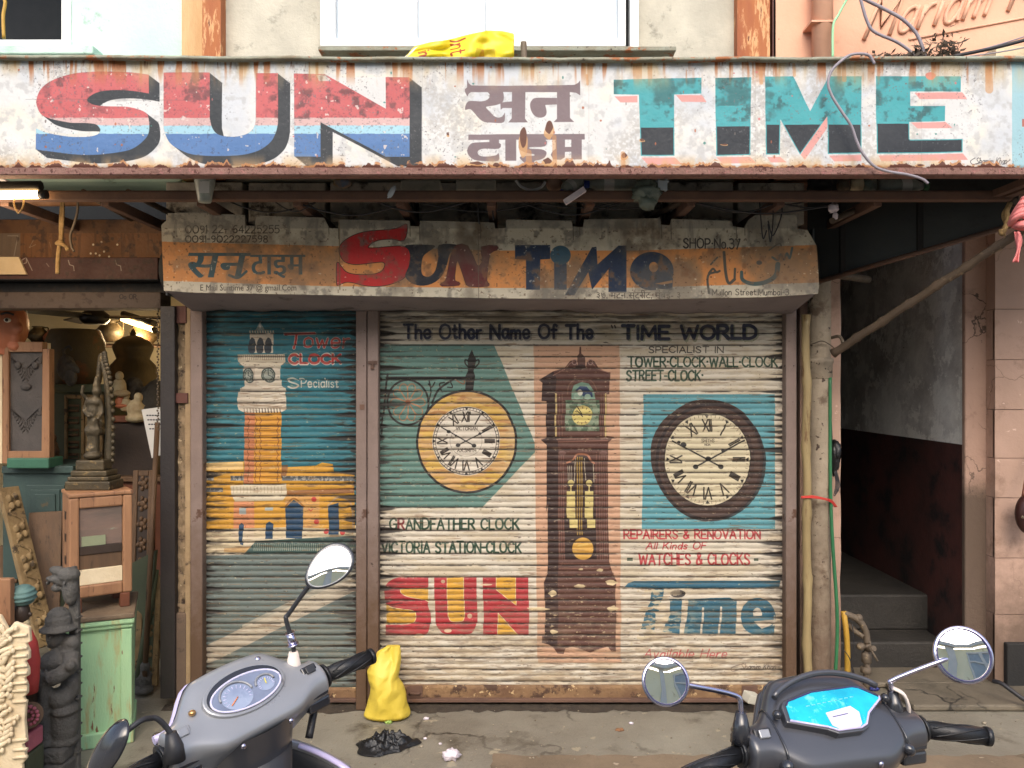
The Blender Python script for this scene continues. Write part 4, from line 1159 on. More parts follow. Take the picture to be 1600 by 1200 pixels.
def paint_fascia():
    c = Canvas(-460, 330, 256, 482, 2, (88, 60, 36))
    c.mask(sstep(fbm(c.h, c.w, 60, 4, 130), .4, .7), (70, 46, 30), .8)
    c.poly([(-460, 362), (256, 362), (256, 403), (-460, 403)], (102, 68, 38))
    c.mask((c.yy > 362) * (c.yy < 403) * sstep(fbm(c.h, c.w, 9, 3, 131, ay=12), .5, .7), (74, 46, 26), .6)
    c.poly([(-460, 403), (256, 403), (256, 440), (-460, 440)], (66, 40, 34))
    c.poly([(-460, 437), (256, 437), (256, 456), (-460, 456)], (26, 26, 28))  # shadow of the shutter box painted as a black band
    c.poly([(-460, 456), (256, 456), (256, 484), (-460, 484)], (74, 62, 52))
    c.poly([(-160, 362), (24, 362), (24, 403), (-160, 403)], (98, 90, 80), .7)
    w = (150, 142, 132)
    c.stroke([(4, 366), (20, 366), (14, 398)], 1.2, w, .6)
    c.stroke([(45, 372), (38, 385), (48, 380)], 1, w, .5); c.stroke([(70, 376), (72, 384)], 1, w, .4)
    c.stroke([(46, 404), (40, 408), (41, 414), (47, 412), (47, 405), (56, 424)], 1.2, w, .8)
    for x, y in ((112, 408), (185, 408)): c.stroke([(x, y), (x + 2, y + 7), (x + 8, y + 9), (x + 9, y + 16)], 1.3, w, .8)
    c.stroke([(78, 413), (82, 418)], 1, w, .6)
    for (x, y) in ((139, 380), (135, 394), (143, 394), (149, 397), (156, 391), (164, 399), (177, 380), (152, 376)):
        c.ell(x, y, 1.7, 1.7, (214, 196, 170), .9, n=10)
    c.text("OQ DP", 187, 467, 7, 26, 1.4, (38, 30, 28)) if 'Q' in GL else c.text("Oo OR", 187, 467, 7, 26, 1.4, (38, 30, 28))
    c.mask(sstep(fbm(c.h, c.w, 20, 4, 133), .6, .75), (50, 36, 28), .6)
    return c.image("shop fascia paint", 1.1, .6)


RIGHT_GAIN = (.86, .85, .84)
LEFT_GAIN = (.84, .84, .83)
# ------------------------------------------------------------------ materials used all over
M_ground = mat("wet_concrete", (142, 137, 123), (114, 108, 96), 1.8, .5, bump=.5, bsc=60, c3=(74, 66, 54), s3=2.6, t3=.54, w3=.14, c4=(158, 148, 126), s4=9, t4=.64, crack=(1.1, .012, (58, 52, 44)))
M_step = mat("dirty_cement", (122, 112, 96), (84, 78, 66), 3, .7, bump=.4, bsc=40, crack=(2.2, .02, (50, 46, 40)), c3=(52, 48, 42), s3=4, t3=.58, w3=.1)
M_instep = mat("shaded_step", (54, 51, 47), (36, 34, 32), 3, .7, bump=.5, bsc=40, c3=(40, 38, 34), s3=4, t3=.52, w3=.12)  # step cement darkened to carry the dimness inside the passage
M_mint = mat("mint_plaster", (178, 214, 200), (196, 222, 208), 3, .8, bump=.3, bsc=40, c3=(150, 178, 166), s3=7, t3=.6, c4=(120, 110, 96), s4=22, t4=.72)
M_grey = mat("grey_plaster", (196, 192, 176), (172, 168, 154), 5, .85, bump=.4, bsc=50, c3=(120, 118, 108), s3=7, t3=.58, w3=.14, c4=(92, 88, 82), s4=60, t4=.68)
M_peach = mat("peach_plaster", (222, 174, 146), (208, 158, 130), 2.2, .8, bump=.25, bsc=30, c3=(176, 130, 108), s3=5, t3=.6, w3=.12, c4=(140, 104, 90), s4=26, t4=.72)
M_peach_low = mat("peach_wall_low", (190, 158, 140), (172, 142, 124), 2.2, .8, bump=.3, bsc=30, c3=(128, 100, 84), s3=3.2, t3=.53, w3=.16, c4=(214, 186, 168), s4=16, t4=.68, foot=((112, 92, 78), .25, .8), crack=(1.6, .006, (130, 106, 92)))
M_stain = mat("stained_plaster", (112, 92, 76), (84, 70, 58), 3, .85, bump=.5, bsc=40, c3=(52, 44, 38), s3=8, t3=.55, w3=.1, c4=(150, 128, 110), s4=16, t4=.7)
M_lime = mat("peeling_whitewash", (240, 238, 230), (176, 172, 166), 3.4, .9, bump=.6, bsc=26, c3=(236, 234, 226), s3=9, t3=.5, w3=.06, c4=(100, 96, 90), s4=14, t4=.72)
M_dado = mat("dark_red_dado", (84, 46, 40), (46, 32, 30), 2.5, .7, bump=.4, bsc=30, c3=(28, 24, 24), s3=5, t3=.55, w3=.1)
M_dark = mat("near_black", (42, 40, 38), (30, 30, 30), 3, .85, bump=.3)  # plain near-black shared by passage walls, backing wall, drum and plinth
M_rustcol = mat("rust_painted_column", (178, 112, 66), (150, 86, 54), 4, .8, bump=.5, bsc=40, c3=(206, 158, 112), s3=12, t3=.54, w3=.05, stretch=(2.2, 1, .45), c4=(110, 66, 46), s4=24, t4=.64)
M_tancol = mat("tan_column", (206, 176, 130), (190, 150, 104), 5, .8, bump=.4, c3=(150, 96, 58), s3=9, t3=.6, stretch=(2, 1, .5))
M_beam = mat("rusty_beam", (112, 84, 68), (86, 64, 54), 5, .75, bump=.4, c3=(108, 74, 52), s3=14, t3=.6)
M_angle = mat("mauve_rust_angle", (142, 108, 98), (116, 84, 74), 14, .85, bump=.8, bsc=110, c3=(150, 104, 98), s3=40, t3=.55, c4=(84, 50, 44), s4=60, t4=.6)
M_cap = mat("verdigris_cap", (150, 156, 142), (126, 118, 98), 9, .75, bump=.5, c3=(150, 94, 56), s3=12, t3=.55, w3=.05, stretch=(1, 1, 1), c4=(70, 60, 50), s4=40, t4=.64)
M_slab = mat("sooty_lintel", (206, 200, 188), (140, 136, 128), 6, .9, bump=.7, bsc=30, c3=(60, 56, 52), s3=7, t3=.52, w3=.1, c4=(160, 154, 142), s4=20, t4=.68)
M_sheet = mat("corrugated_roof", (96, 92, 86), (70, 66, 62), 4, .85, bump=.4)
M_lav = mat("lavender_soffit", (132, 122, 122), (116, 106, 108), 3, .7, bump=.3, c3=(92, 84, 82), s3=6, t3=.6, c4=(72, 62, 58), s4=30, t4=.72)
M_post = mat("mauve_grey_post", (132, 114, 106), (112, 96, 88), 4, .65, bump=.35, c3=(84, 58, 44), s3=9, t3=.60, w3=.05, c4=(50, 38, 32), s4=30, t4=.65, foot=((88, 66, 48), .35, 1.0))
M_rail = mat("rusty_bottom_rail", (142, 112, 78), (104, 76, 54), 7, .8, bump=.6, bsc=70, c3=(72, 50, 36), s3=12, t3=.52, w3=.08, c4=(186, 158, 116), s4=30, t4=.63)
M_blackwood = mat("black_post_paint", (46, 40, 38), (36, 32, 32), 5, .5, bump=.25, c3=(84, 74, 66), s3=26, t3=.70)
M_jamb = mat("worn_carved_jamb", (150, 128, 98), (110, 92, 72), 10, .85, bump=.9, bsc=36, c3=(66, 52, 42), s3=16, t3=.54, w3=.06, c4=(190, 170, 136), s4=30, t4=.64)
M_jambtrim = mat("cream_trim", (166, 142, 108), (134, 112, 84), 7, .8, bump=.5, c3=(80, 62, 48), s3=12, t3=.62)
M_pipe = mat("limed_iron_pipe", (168, 154, 134), (132, 120, 102), 6, .8, bump=.5, c3=(104, 88, 72), s3=8, t3=.54, w3=.1, c4=(70, 56, 46), s4=30, t4=.63, foot=((104, 86, 70), .2, 1.1))
M_pipelow = mat("brown_iron_pipe", (122, 104, 86), (98, 82, 68), 6, .8, bump=.5, c3=(160, 146, 124), s3=16, t3=.62, c4=(66, 52, 42), s4=24, t4=.6)
M_bamboo = mat("bamboo", (160, 142, 102), (134, 116, 80), 5, .5, bump=.15, stretch=(3, 3, .5), c3=(104, 78, 48), s3=7, t3=.58)
M_oldbamboo = mat("weathered_pole", (92, 76, 60), (70, 58, 47), 5, .75, bump=.4, c3=(140, 120, 94), s3=10, t3=.6)
M_white = mat("white_upvc", (232, 234, 234), (224, 226, 226), 2, .4, bump=.02)
M_pane = mat("frosted_pane", (190, 202, 210), (168, 182, 194), 1.6, .16, bump=.01, c3=(206, 212, 216), s3=2.5, t3=.56, w3=.1)
M_void = mat("unlit_room", (24, 28, 32), None, rough=.9, bump=0)
M_dkpanel = mat("dark_sheet_metal", (54, 56, 54), (44, 46, 46), 2, .5, bump=.15, c3=(34, 34, 34), s3=5, t3=.58, w3=.1)
M_redbrown = mat("red_brown_wood", (96, 54, 42), (76, 42, 34), 6, .6, bump=.3)
M_wire = mat("black_wire", (36, 36, 40), None, rough=.5, bump=0)
M_gwire = mat("grey_cable", (148, 142, 150), (128, 122, 130), 8, .5, bump=0)
M_green = mat("green_hose", (52, 116, 74), (42, 96, 62), 5, .4, bump=.05)
M_ltgreen = mat("pale_green_wire", (150, 206, 160), None, rough=.5, bump=0)
M_ypipe = mat("yellow_pipe", (196, 156, 60), (168, 128, 48), 6, .5, bump=.1, c3=(120, 90, 40), s3=10, t3=.66)
M_tap = mat("corroded_tap", (118, 106, 90), (92, 80, 68), 12, .65, metal=.3, bump=.5, c3=(150, 132, 104), s3=20, t3=.58)
M_rope = mat("jute_rope", (176, 146, 98), (140, 112, 72), 40, .9, bump=.8, bsc=160)
M_pinkcloth = mat("pink_rag", (226, 140, 136), (206, 112, 112), 8, .85, bump=.3)
M_redstring = mat("red_string", (196, 62, 54), None, rough=.8, bump=.2)
M_sack = mat("yellow_sack", (216, 192, 74), (198, 172, 56), 5, .5, bump=.25, bsc=70, c3=(170, 140, 44), s3=6, t3=.68)
M_blackbag = mat("black_plastic", (24, 25, 27), None, rough=.3, bump=.4, bsc=70)
M_tissue = mat("white_tissue", (226, 216, 220), (206, 194, 202), 12, .9, bump=.3)
M_clear = mat("dusty_plastic", (168, 174, 166), (130, 134, 126), 14, .35, bump=.15)
M_foil = mat("greenish_foil", (120, 132, 122), (90, 100, 92), 16, .3, bump=.3)


def bxp(mb, x0, x1, y0, y1, Y, d):
    """box whose front face covers the given rectangle at distance Y; d metres deep"""
    return mb.box(X(x0, Y), X(x1, Y), Y, Y + d, Z(y1, Y), Z(y0, Y))


# ------------------------------------------------------------------ ground and terrain
g = MB()
g.grid(lambda u, v: (-60 + 120 * u, -60 + 120 * v, 0), 60, 60)
tag(g.build("ground", M_ground, loc=(0, 0, 0)), kind="structure")
g = MB()
def pave(u, v):
    x = X(770, 3.4) + (3.2 - X(770, 3.4)) * u
    yb = 3.47 + .035 * mnoise.noise(Vector((x * 5, 0, 1))) + .02 * mnoise.noise(Vector((x * 17, 0, 1)))
    return (x + (.03 * mnoise.noise(Vector((v * 30, 2, 0))) if u == 0 else 0), 1.0 + (yb - 1.0) * v, .004 * (1 - max(0, v - .97) / .03))
g.grid(pave, 80, 60)
M_patch = mat("worn_pavement_patch", (140, 122, 100), (112, 98, 80), 3, .7, bump=.4, c3=(84, 74, 60), s3=4, t3=.56, w3=.12, c4=(176, 160, 140), s4=12, t4=.66)
tag(g.build("pavement", M_patch), kind="structure")
g = MB()
def dirt(u, v):
    x = -1.72 + 3.2 * u
    w = .05 + .07 * abs(mnoise.noise(Vector((x * 4, 3, 0)))) + .03 * mnoise.noise(Vector((x * 21, 3, 0)))
    return (x, 3.985 - w * (1 - v), .0012 + .012 * v * v * (1 + .5 * mnoise.noise(Vector((x * 30, v * 4, 0)))))
g.grid(dirt, 160, 6)
tag(g.build("dirt", mat("dark_dirt", (72, 62, 50), (52, 45, 38), 20, .95, bump=.8, bsc=90)), kind="stuff")
g = MB().box(X(1428, 3.92), 5.0, 3.92, 4.22, .004, .034).box(X(1312, 4.2), 5.0, 4.22, 4.46, .004, .031)
tag(g.build("ledge", M_step, bevel=.008), kind="structure")

# ------------------------------------------------------------------ first floor of the shop's building
B = thing("shop_building", "upper storey wall in mint and grey plaster above the long painted sign", "building", (0, 4.1, 0))
YW = 4.05
def wallpart(nm, x0, x1, m, zlo=2.62, zhi=6.2, y=YW, d=.25):
    return MB().box(X(x0, y), X(x1, y), y, y + d, zlo, zhi).build(nm, m, B)
wallpart("mint_wall", 110, 284, M_mint)
wallpart("mint_wall", -420, 110, M_mint, 2.62, Z(82, YW))
wallpart("mint_wall", -420, 110, M_mint, 5.0, 6.2)
wallpart("tan_column", 284, 316, M_tancol, y=YW - .05, d=.3)
wallpart("rust_column", 316, 345, M_rustcol, y=YW - .07, d=.32)
wallpart("grey_wall", 345, 512, M_grey)
wallpart("grey_wall", 998, 1152, M_grey)
wallpart("grey_wall", 512, 998, M_grey, 2.62, Z(70, YW))
wallpart("grey_wall", 512, 998, M_grey, 5.0, 6.2)
wallpart("rust_column", 1152, 1203, M_rustcol, y=YW - .06, d=.31)
MB().box(X(1204, YW), X(1209, YW), YW - .03, YW + .2, 2.62, 6.2).build("column_edge", M_redbrown, B)
wallpart("back_wall", -700, 1300, M_void, 2.4, 6.2, y=5.4, d=.1)
# left dark window
w = MB()
bxp(w, 96, 110, -80, 72, YW - .01, .08); bxp(w, -300, 110, 62, 72, YW - .02, .08)
wf = w.build("window_frame", M_white, B)
s_ = MB(); bxp(s_, -300, 145, 70, 84, YW - .1, .14); s_.build("sill", M_mint, B, bevel=.006)
# white window
f = MB()
for x0, x1 in ((500, 524), (638, 652), (740, 758), (860, 872), (966, 978)): bxp(f, x0, x1, -300, 66, YW - .05, .06)
bxp(f, 500, 978, 60, 72, YW - .056, .07)
wf = f.build("window", M_white, B, bevel=.004)
p_ = MB(); bxp(p_, 520, 975, -300, 64, YW - .02, .01); p_.build("pane", M_pane, wf)
f = MB(); bxp(f, 985, 998, -300, 74, YW - .07, .08); f.build("window_trim", M_white, B)
f = MB(); bxp(f, 978, 985, -300, 74, YW - .01, .02); f.build("window_gap", M_void, B)
f = MB(); bxp(f, 497, 1057, 72, 79, YW - .16, .2); f.build("sill", M_cap, B, bevel=.004)
# sooty lintel slabs seen under the canopy roof
f = MB()
xs = [255, 383, 512, 650, 772, 905, 1040, 1150, 1262]
for i in range(len(xs) - 1):
    f.box(X(xs[i] + 4, 3.98), X(xs[i + 1] - 4, 3.98), 3.98 + .01 * (i % 2), 4.1, 2.385 + .008 * (i % 3), 2.60)
f.build("lintel_slab", M_slab, B, bevel=.006)
MB().box(-1.62, 1.56, 4.14, 4.3, 0, 2.62).build("backing_wall", M_dark, B)  # plain dark wall behind the shutters and lintel

# ------------------------------------------------------------------ peach building at the right
Q = thing("peach_building", "peach plastered building with dark entrance passage right of the shutter", "building", (2.5, 4.3, 0))
YR = 4.02
MB().box(X(1209, YR), 6, YR, YR + .3, 2.62, 6.2).build("upper_wall", M_peach, Q)
f = MB().tube([(X(1285, 3.95), 3.95, 2.62), (X(1285, 3.95), 3.95, 6.2)], .05, 16)
f.box(X(1268, 3.9), X(1302, 3.9), 3.9, 4.02, Z(34, 3.9), Z(31, 3.9))
f.build("rain_pipe", M_peach, Q)
# raised lettering on the plaster
r_ = MB()
ps, tw = text_paths("Mariam M")
for ch, pl in ps:
    q = []
    for a, b in pl:
        px = 1350 + a * 50 + b * 24
        py = 62 - b * 62 - (a * 50) * .20
        q.append(P(px, py, YR - .006))
    r_.tube(q, .0105, 8)
r_.tube([P(1420, 62, YR - .003), P(1600, 28, YR - .003), P(1700, 10, YR - .003)], .006, 6)
r_.build("raised_lettering", M_peach, Q)
# lower right wall in plastered blocks
Y2 = 4.2
f = MB()
ys = [320, 483, 562, 640, 716, 778, 872, 960, 1072]
for i in range(len(ys) - 1):
    z1, z0 = Z(ys[i], Y2), Z(ys[i + 1], Y2)
    f.box(X(1555, Y2), 5.5, Y2 + .0015 * (i % 2), Y2 + .4, z0 + .002, z1 - .002)
    if i % 2: f.box(X(1555, Y2) - .0, X(1555, Y2) + .001, Y2 + .01, Y2 + .02, z0, z1)
f.build("block_wall", M_peach_low, Q, bevel=.005)
MB().box(X(1556, Y2), 5.5, Y2 + .006, Y2 + .3, 0, 3).build("wall_joints", mat("mortar", (140, 116, 102), (116, 96, 84), 6, .9, bump=.4), Q)
M_pil = mat('stained_pilaster_plaster', (182, 150, 132), (164, 134, 118), 2.4, .85, bump=.45, bsc=36, c3=(124, 98, 84), s3=4, t3=.55, w3=.14, c4=(96, 80, 70), s4=16, t4=.68, foot=((96, 80, 68), 1.0, 1.12), crack=(2.0, .008, (90, 74, 64)))
f = MB(); f.box(X(1508, 4.28), X(1555, 4.28), 4.28, 4.315, 0, 3.0); f.build("pilaster", M_pil, Q, bevel=.008)
f = MB(); f.box(X(1574, 4.17), 5.5, 4.17, 4.3, .0, Z(1006, 4.17)); f.build("plinth", M_dark, Q, bevel=.006)
# passage: right wall with whitewash and dark dado, steps inside
XR = X(1508, 4.28) - .004
MB().box(XR + .006, XR + .3, 4.316, 8.5, Z(695, 4.3), 3.0).build("whitewashed_wall", M_lime, Q)
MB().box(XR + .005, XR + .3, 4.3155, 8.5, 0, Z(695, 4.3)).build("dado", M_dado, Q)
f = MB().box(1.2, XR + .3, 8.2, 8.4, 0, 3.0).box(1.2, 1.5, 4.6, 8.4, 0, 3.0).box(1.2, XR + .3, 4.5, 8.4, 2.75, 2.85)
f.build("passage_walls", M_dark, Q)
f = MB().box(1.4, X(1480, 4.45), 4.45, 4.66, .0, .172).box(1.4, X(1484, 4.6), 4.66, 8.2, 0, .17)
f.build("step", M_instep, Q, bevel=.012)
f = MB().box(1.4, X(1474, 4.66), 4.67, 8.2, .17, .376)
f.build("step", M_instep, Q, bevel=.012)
# narrow pier left of the passage, with the plaster cracked away at the edge
f = MB()
def pier(u, v):
    z = 2.62 * v
    y = 4.1
    x0, x1 = X(1250, 4.1), X(1314, 4.1) + .006 * mnoise.noise(Vector((3, 1, z * 6)))
    k = [(x0, y), (x1, y), (x1, y + .35), (x0, y + .35), (x0, y)][int(round(u * 4))]
    return (k[0], k[1], z)
f.grid(pier, 4, 60, smooth=False)
f.build("pier", M_peach_low, Q, bevel=.004)

# ------------------------------------------------------------------ roller shutters
def slat_depth(py):
    ph = ((py - 792.5) / 18.1) % 1.0
    s = abs(math.sin(2 * math.pi * ph)) ** .55
    if .25 < ph < .75: s = max(s, .42)
    s -= .25 * max(0, 1 - min(ph, 1 - ph) / .04)
    return .0080 * s


def shutter(name, px0, px1, py1, img, cv, label, seed):
    T = thing(name, label, "shutter", (X((px0 + px1) / 2, 4.0), 4.0, 0))
    mb = MB()
    rows = []
    py = 477.0
    while py < py1:
        rows.append(py); py += 18.1 / 14
    rows.append(py1)
    ncol = max(14, int((px1 - px0) / 14))
    def fn(u, v):
        py = rows[int(round(v * (len(rows) - 1)))]
        x = px0 + (px1 - px0) * u
        k = math.floor((py - 792.5) / 18.1)
        w = .0035 * mnoise.noise(Vector((x * .012, k * .55, seed))) + .0016 * mnoise.noise(Vector((x * .05, k * 1.7, seed + 9)))
        sag = .0022 * mnoise.noise(Vector((x * .01, k * .31, seed + 4)))
        return (X(x, 4.0), 4.0 - slat_depth(py) + w, Z(py, 4.0) + sag)
    mb.grid(fn, ncol, len(rows) - 1)
    o = mb.build("curtain", picmat(name + "_paint", img, .62, .22, 70), T, solid=0)
    x0, y0, x1, y1 = cv
    uvplane(o, X(x0, 4.0), X(x1, 4.0), Z(y1, 4.0), Z(y0, 4.0))
    return T


TR = shutter("roller_shutter", 588, 1232, 1070, paint_right(), (586, 478, 1246, 1076), "wide cream roller shutter painted with three clocks and SUN time lettering", 3)
TL = shutter("roller_shutter", 314, 558, 1074, paint_left(), (312, 478, 560, 1076), "narrow roller shutter painted with a clock tower on a teal sky", 8)
for T, a, b, t in ((TR, 588, 1232, 1070), (TL, 314, 558, 1074)):
    f = MB()
    n = 40
    f.grid(lambda u, v: (X(a + (b - a) * u, 3.985), 3.985 + .004 * mnoise.noise(Vector((u * 9, v * 3, a))), Z(t + (1096 - t) * v, 3.985) + .004 * mnoise.noise(Vector((u * 6, 3, a)))), n, 4)
    rl = f.build("bottom_rail", M_rail, T, solid=.006)
    f = MB()
    bxp(f, a, b, 1092, 1098, 3.965, .04)
    f.build("foot_angle", M_beam, T, bevel=.003)
    for hx in ((a + 60, b - 60) if a > 400 else ((a + b) / 2 + 40,)):
        f = MB(); bxp(f, hx - 12, hx + 12, 1072, 1090, 3.972, .01)
        f.tube([P(hx - 8, 1084, 3.968), P(hx - 6, 1084, 3.95), P(hx + 6, 1084, 3.95), P(hx + 8, 1084, 3.968)], .005, 8)
        f.build("handle", M_beam, T)

# posts (guide channels) between and beside the shutters
def post(label, strips, y1=1100):
    T = thing("shutter_post", label, "post", (X(strips[0][0], 3.94), 3.94, 0), "steel guide posts of the two shutters")
    for i, (a, b) in enumerate(strips):
        f = MB()
        f.box(X(a, 3.94), X(b, 3.94), 3.94 + .004 * i, 4.06, 0, Z(474, 3.94))
        f.build("channel", M_post, T, bevel=.005)
    return T
post("single grey steel post left of the clock tower shutter", [(297, 316)])
T = post("double steel post standing between the two painted shutters", [(556, 572.5), (573.5, 591)])
f = MB(); bxp(f, 575, 589, 564, 569, 3.935, .01); bxp(f, 579, 584, 566, 577, 3.934, .01)
f.build("rust_plate", M_beam, T)
f = MB(); bxp(f, 562, 569, 632, 640, 3.935, .01); f.build("rust_plate", M_beam, T)
post("flaking steel post at the right edge of the wide shutter", [(1228, 1245)])

# frame beside the neighbouring shop
f = MB(); bxp(f, 250, 273, 478, 1092, 3.93, .14)
tag(f.build("door_post", M_blackwood, bevel=.004), "slim black post dividing the antique shop from the shutters", "post")
T = thing("door_jamb", "worn carved jamb strip between the black post and grey steel post", "jamb", (X(285, 3.97), 3.97, 0))
f = MB()
def jm(u, v):
    return (X(272 + 18 * u, 3.97), 3.97 + .008 * mnoise.noise(Vector((u * 6, 1, v * 60))) + .004 * math.sin(v * 160) * math.sin(u * 6), 1.96 * (1 - v))
f.grid(jm, 12, 260); f.build("carving", M_jamb, T)
f = MB(); bxp(f, 289, 297.5, 478, 1095, 3.955, .1); f.build("trim", M_jambtrim, T, bevel=.003)
f = MB(); bxp(f, 273, 291, 478, 505, 3.95, .05); bxp(f, 272, 293, 614, 630, 3.945, .05); f.build("bracket", M_redbrown, T, bevel=.003)
f = MB(); bxp(f, 272, 290, 958, 1094, 3.95, .05); f.build("base_block", M_stain, T, bevel=.005)

# ------------------------------------------------------------------ lower sign hood
YS = 3.6
T = thing("shutter_sign", "grimy cream and orange sign hood over the shutters reading SUN TIME shop no. 37", "signboard", (0, YS, 2.0))
top = [(252, 352), (258, 346), (264, 343), (262, 333), (300, 332), (382, 336), (383, 352), (398, 353), (400, 337), (440, 338), (506, 340), (514, 356), (528, 357), (530, 343), (640, 345), (641, 353), (655, 354), (657, 345), (748, 347), (772, 348), (774, 357), (790, 356), (791, 343), (893, 345), (895, 354), (911, 355), (913, 343), (1031, 341), (1033, 351), (1047, 352), (1049, 342), (1142, 345), (1146, 354), (1163, 356), (1170, 343), (1180, 336), (1245, 336), (1246, 357), (1262, 360), (1276, 384)]
bot = [(1280, 446), (1278, 459), (1200, 464), (1000, 468), (780, 466), (515, 461), (300, 457), (256, 454)]
f = MB().prism([(X(a, YS), Z(b, YS)) for a, b in top + bot], YS, YS + .02)
o = f.build("panel", picmat("sign_hood_paint", paint_lower(), .7, .3, 60), T)
uvplane(o, X(240, YS), X(1290, YS), Z(490, YS), Z(325, YS))
f = MB()
def sof(u, v):
    x = 256 + 1020 * u
    zb = Z(np.interp(x, [256, 515, 780, 1000, 1280], [455, 461, 466, 468, 459]), YS) + .0025
    z1 = Z(485 + 3 * mnoise.noise(Vector((u * 30, 0, 0))) + (4 if .64 < u else 0) * (1 if u > .66 else .5), 3.93)
    return (X(x, YS), YS + .012 + .31 * v, zb + (z1 - zb) * v)
f.grid(sof, 120, 6); f.build("soffit", M_lav, T, solid=.006)
f = MB()
for x in (X(257, YS), X(1274, YS)):
    f.prism([(0, 0)] * 0 or [(x - .004, 2.0), (x + .004, 2.0), (x + .004, 2.3), (x - .004, 2.3)], YS + .022, 3.96)
f.build("side_cheek", M_dkpanel, T)
f = MB().tube([(X(262, 3.84), 3.84, 2.14), (X(1268, 3.84), 3.84, 2.14)], .10, 20)
f.build("roller_drum", M_dark, T)

# ------------------------------------------------------------------ long painted sign on the canopy front
YU = 3.1
T = thing("street_sign", "long weathered white sign across the canopy painted SUN TIME in block letters", "signboard", (0, YU, 2.4))
f = MB()
def up(u, v):
    px = -398 + 2396 * u
    py = 93 + 173 * v
    return (X(px, YU), YU + .005 * mnoise.noise(Vector((px * .012, py * .02, 5))) + .0022 * mnoise.noise(Vector((px * .05, py * .06, 2))), Z(py, YU))
f.grid(up, 240, 18)
o = f.build("panel", picmat("street_sign_paint", paint_upper(), .6, .18, 60), T, solid=.003)
uvplane(o, X(-400, YU), X(2000, YU), Z(270, YU), Z(88, YU))
f = MB()
def capf(u, v):
    px = -398 + 2396 * u
    wob = 2.0 * mnoise.noise(Vector((px * .01, 0, 3))) + .8 * mnoise.noise(Vector((px * .06, 0, 3)))
    base = np.interp(px, [-138, 400, 900, 1738], [88.5, 92, 94, 91.5]) + wob
    return (X(px, YU), YU - .03 + .22 * v, Z(base + 3 - 3.2 * v, YU))
f.grid(capf, 260, 2); f.build("top_cap", M_cap, T, solid=.012)
f = MB(); f.box(X(-398, YU), X(1998, YU), YU - .025, YU + .03, Z(275, YU), Z(264.5, YU))
f.box(X(-398, YU), X(1998, YU), YU - .022, YU + .035, Z(276, YU), Z(275, YU) - .0005)
f.build("bottom_angle", M_angle, T, bevel=.003)
f = MB().tube([P(819, 92, 3.2), P(818, 66, 3.2)], .0125, 14, cap=False)
f.tube([P(818, 66, 3.2), P(818, 69, 3.2)], .0105, 14)
tag(f.build("pipe_stub", M_tap), "short open iron pipe stub sticking up behind the long sign", "pipe")

# ------------------------------------------------------------------ canopy frame
T = thing("canopy_frame", "rusty steel canopy frame with beam and rafters behind the long sign", "canopy", (0, 3.5, 2.4))
YB = 3.36
f = MB().box(-4.2, X(1584, YB), YB, YB + .05, Z(312, YB), Z(299, YB)).box(-4.2, X(1584, YB), YB + .004, YB + .09, Z(297, YB), Z(299, YB) - .0005)
f.build("beam", M_beam, T, bevel=.003)
for i, px in enumerate((-60, 120, 255, 383, 512, 650, 772, 905, 1040, 1160, 1290)):
    f = MB(); x = X(px, 3.98)
    f.box(x - .018, x + .018, YB + .052, 4.04, 2.355, 2.40)
    f.build("rafter", M_beam, T, bevel=.003)
f = MB().box(X(1584, YB) - .04, X(1584, YB), 3.13, YB - .002, 2.38, 2.42).box(X(1584, YB) - .09, X(1584, YB) - .06, 3.13, YB - .002, 2.382, 2.41)
f.build("end_bar", M_beam, T)
f = MB()
f.grid(lambda u, v: (-4.2 + 7.4 * u, 3.13 + .93 * v, 2.62 + .05 * v + .008 * math.sin(u * 300)), 400, 2)
f.build("roof_sheet", M_sheet, T, solid=.006)
for (a, b, c_, d) in ((130, 300, 205, 342), (200, 300, 270, 335), (1070, 312, 1000, 350), (1300, 345, 1420, 290)):
    f = MB().tube([P(a, b, 3.5), P(c_, d, 3.95)], .014, 8)
    f.build("brace", M_oldbamboo, T)

# dark metal sheet over the passage, right of the hood
T = thing("metal_sheet_panel", "dark sheet metal panel slanting over the passage beside the sign hood", "panel", (1.7, 3.7, 2.1))
a0, a1 = P(1262, 445, 3.98), P(1592, 349, 3.45)
def qd(u, v): 
    b = a0.lerp(a1, u)
    return (b.x, b.y, b.z + (2.61 - b.z) * v)
f = MB(); f.grid(qd, 14, 5, smooth=False); f.build("sheet", M_dkpanel, T, solid=.01)
for u in (.18, .56):
    f = MB(); b = a0.lerp(a1, u); f.box(b.x - .012, b.x + .012, b.y - .02, b.y - .004, b.z + .004, 2.6); f.build("seam", M_dark, T)
f = MB().tube([a0 + Vector((0, -.012, 0)), a1 + Vector((0, -.012, 0))], .012, 8); f.build("edge_bar", M_beam, T)
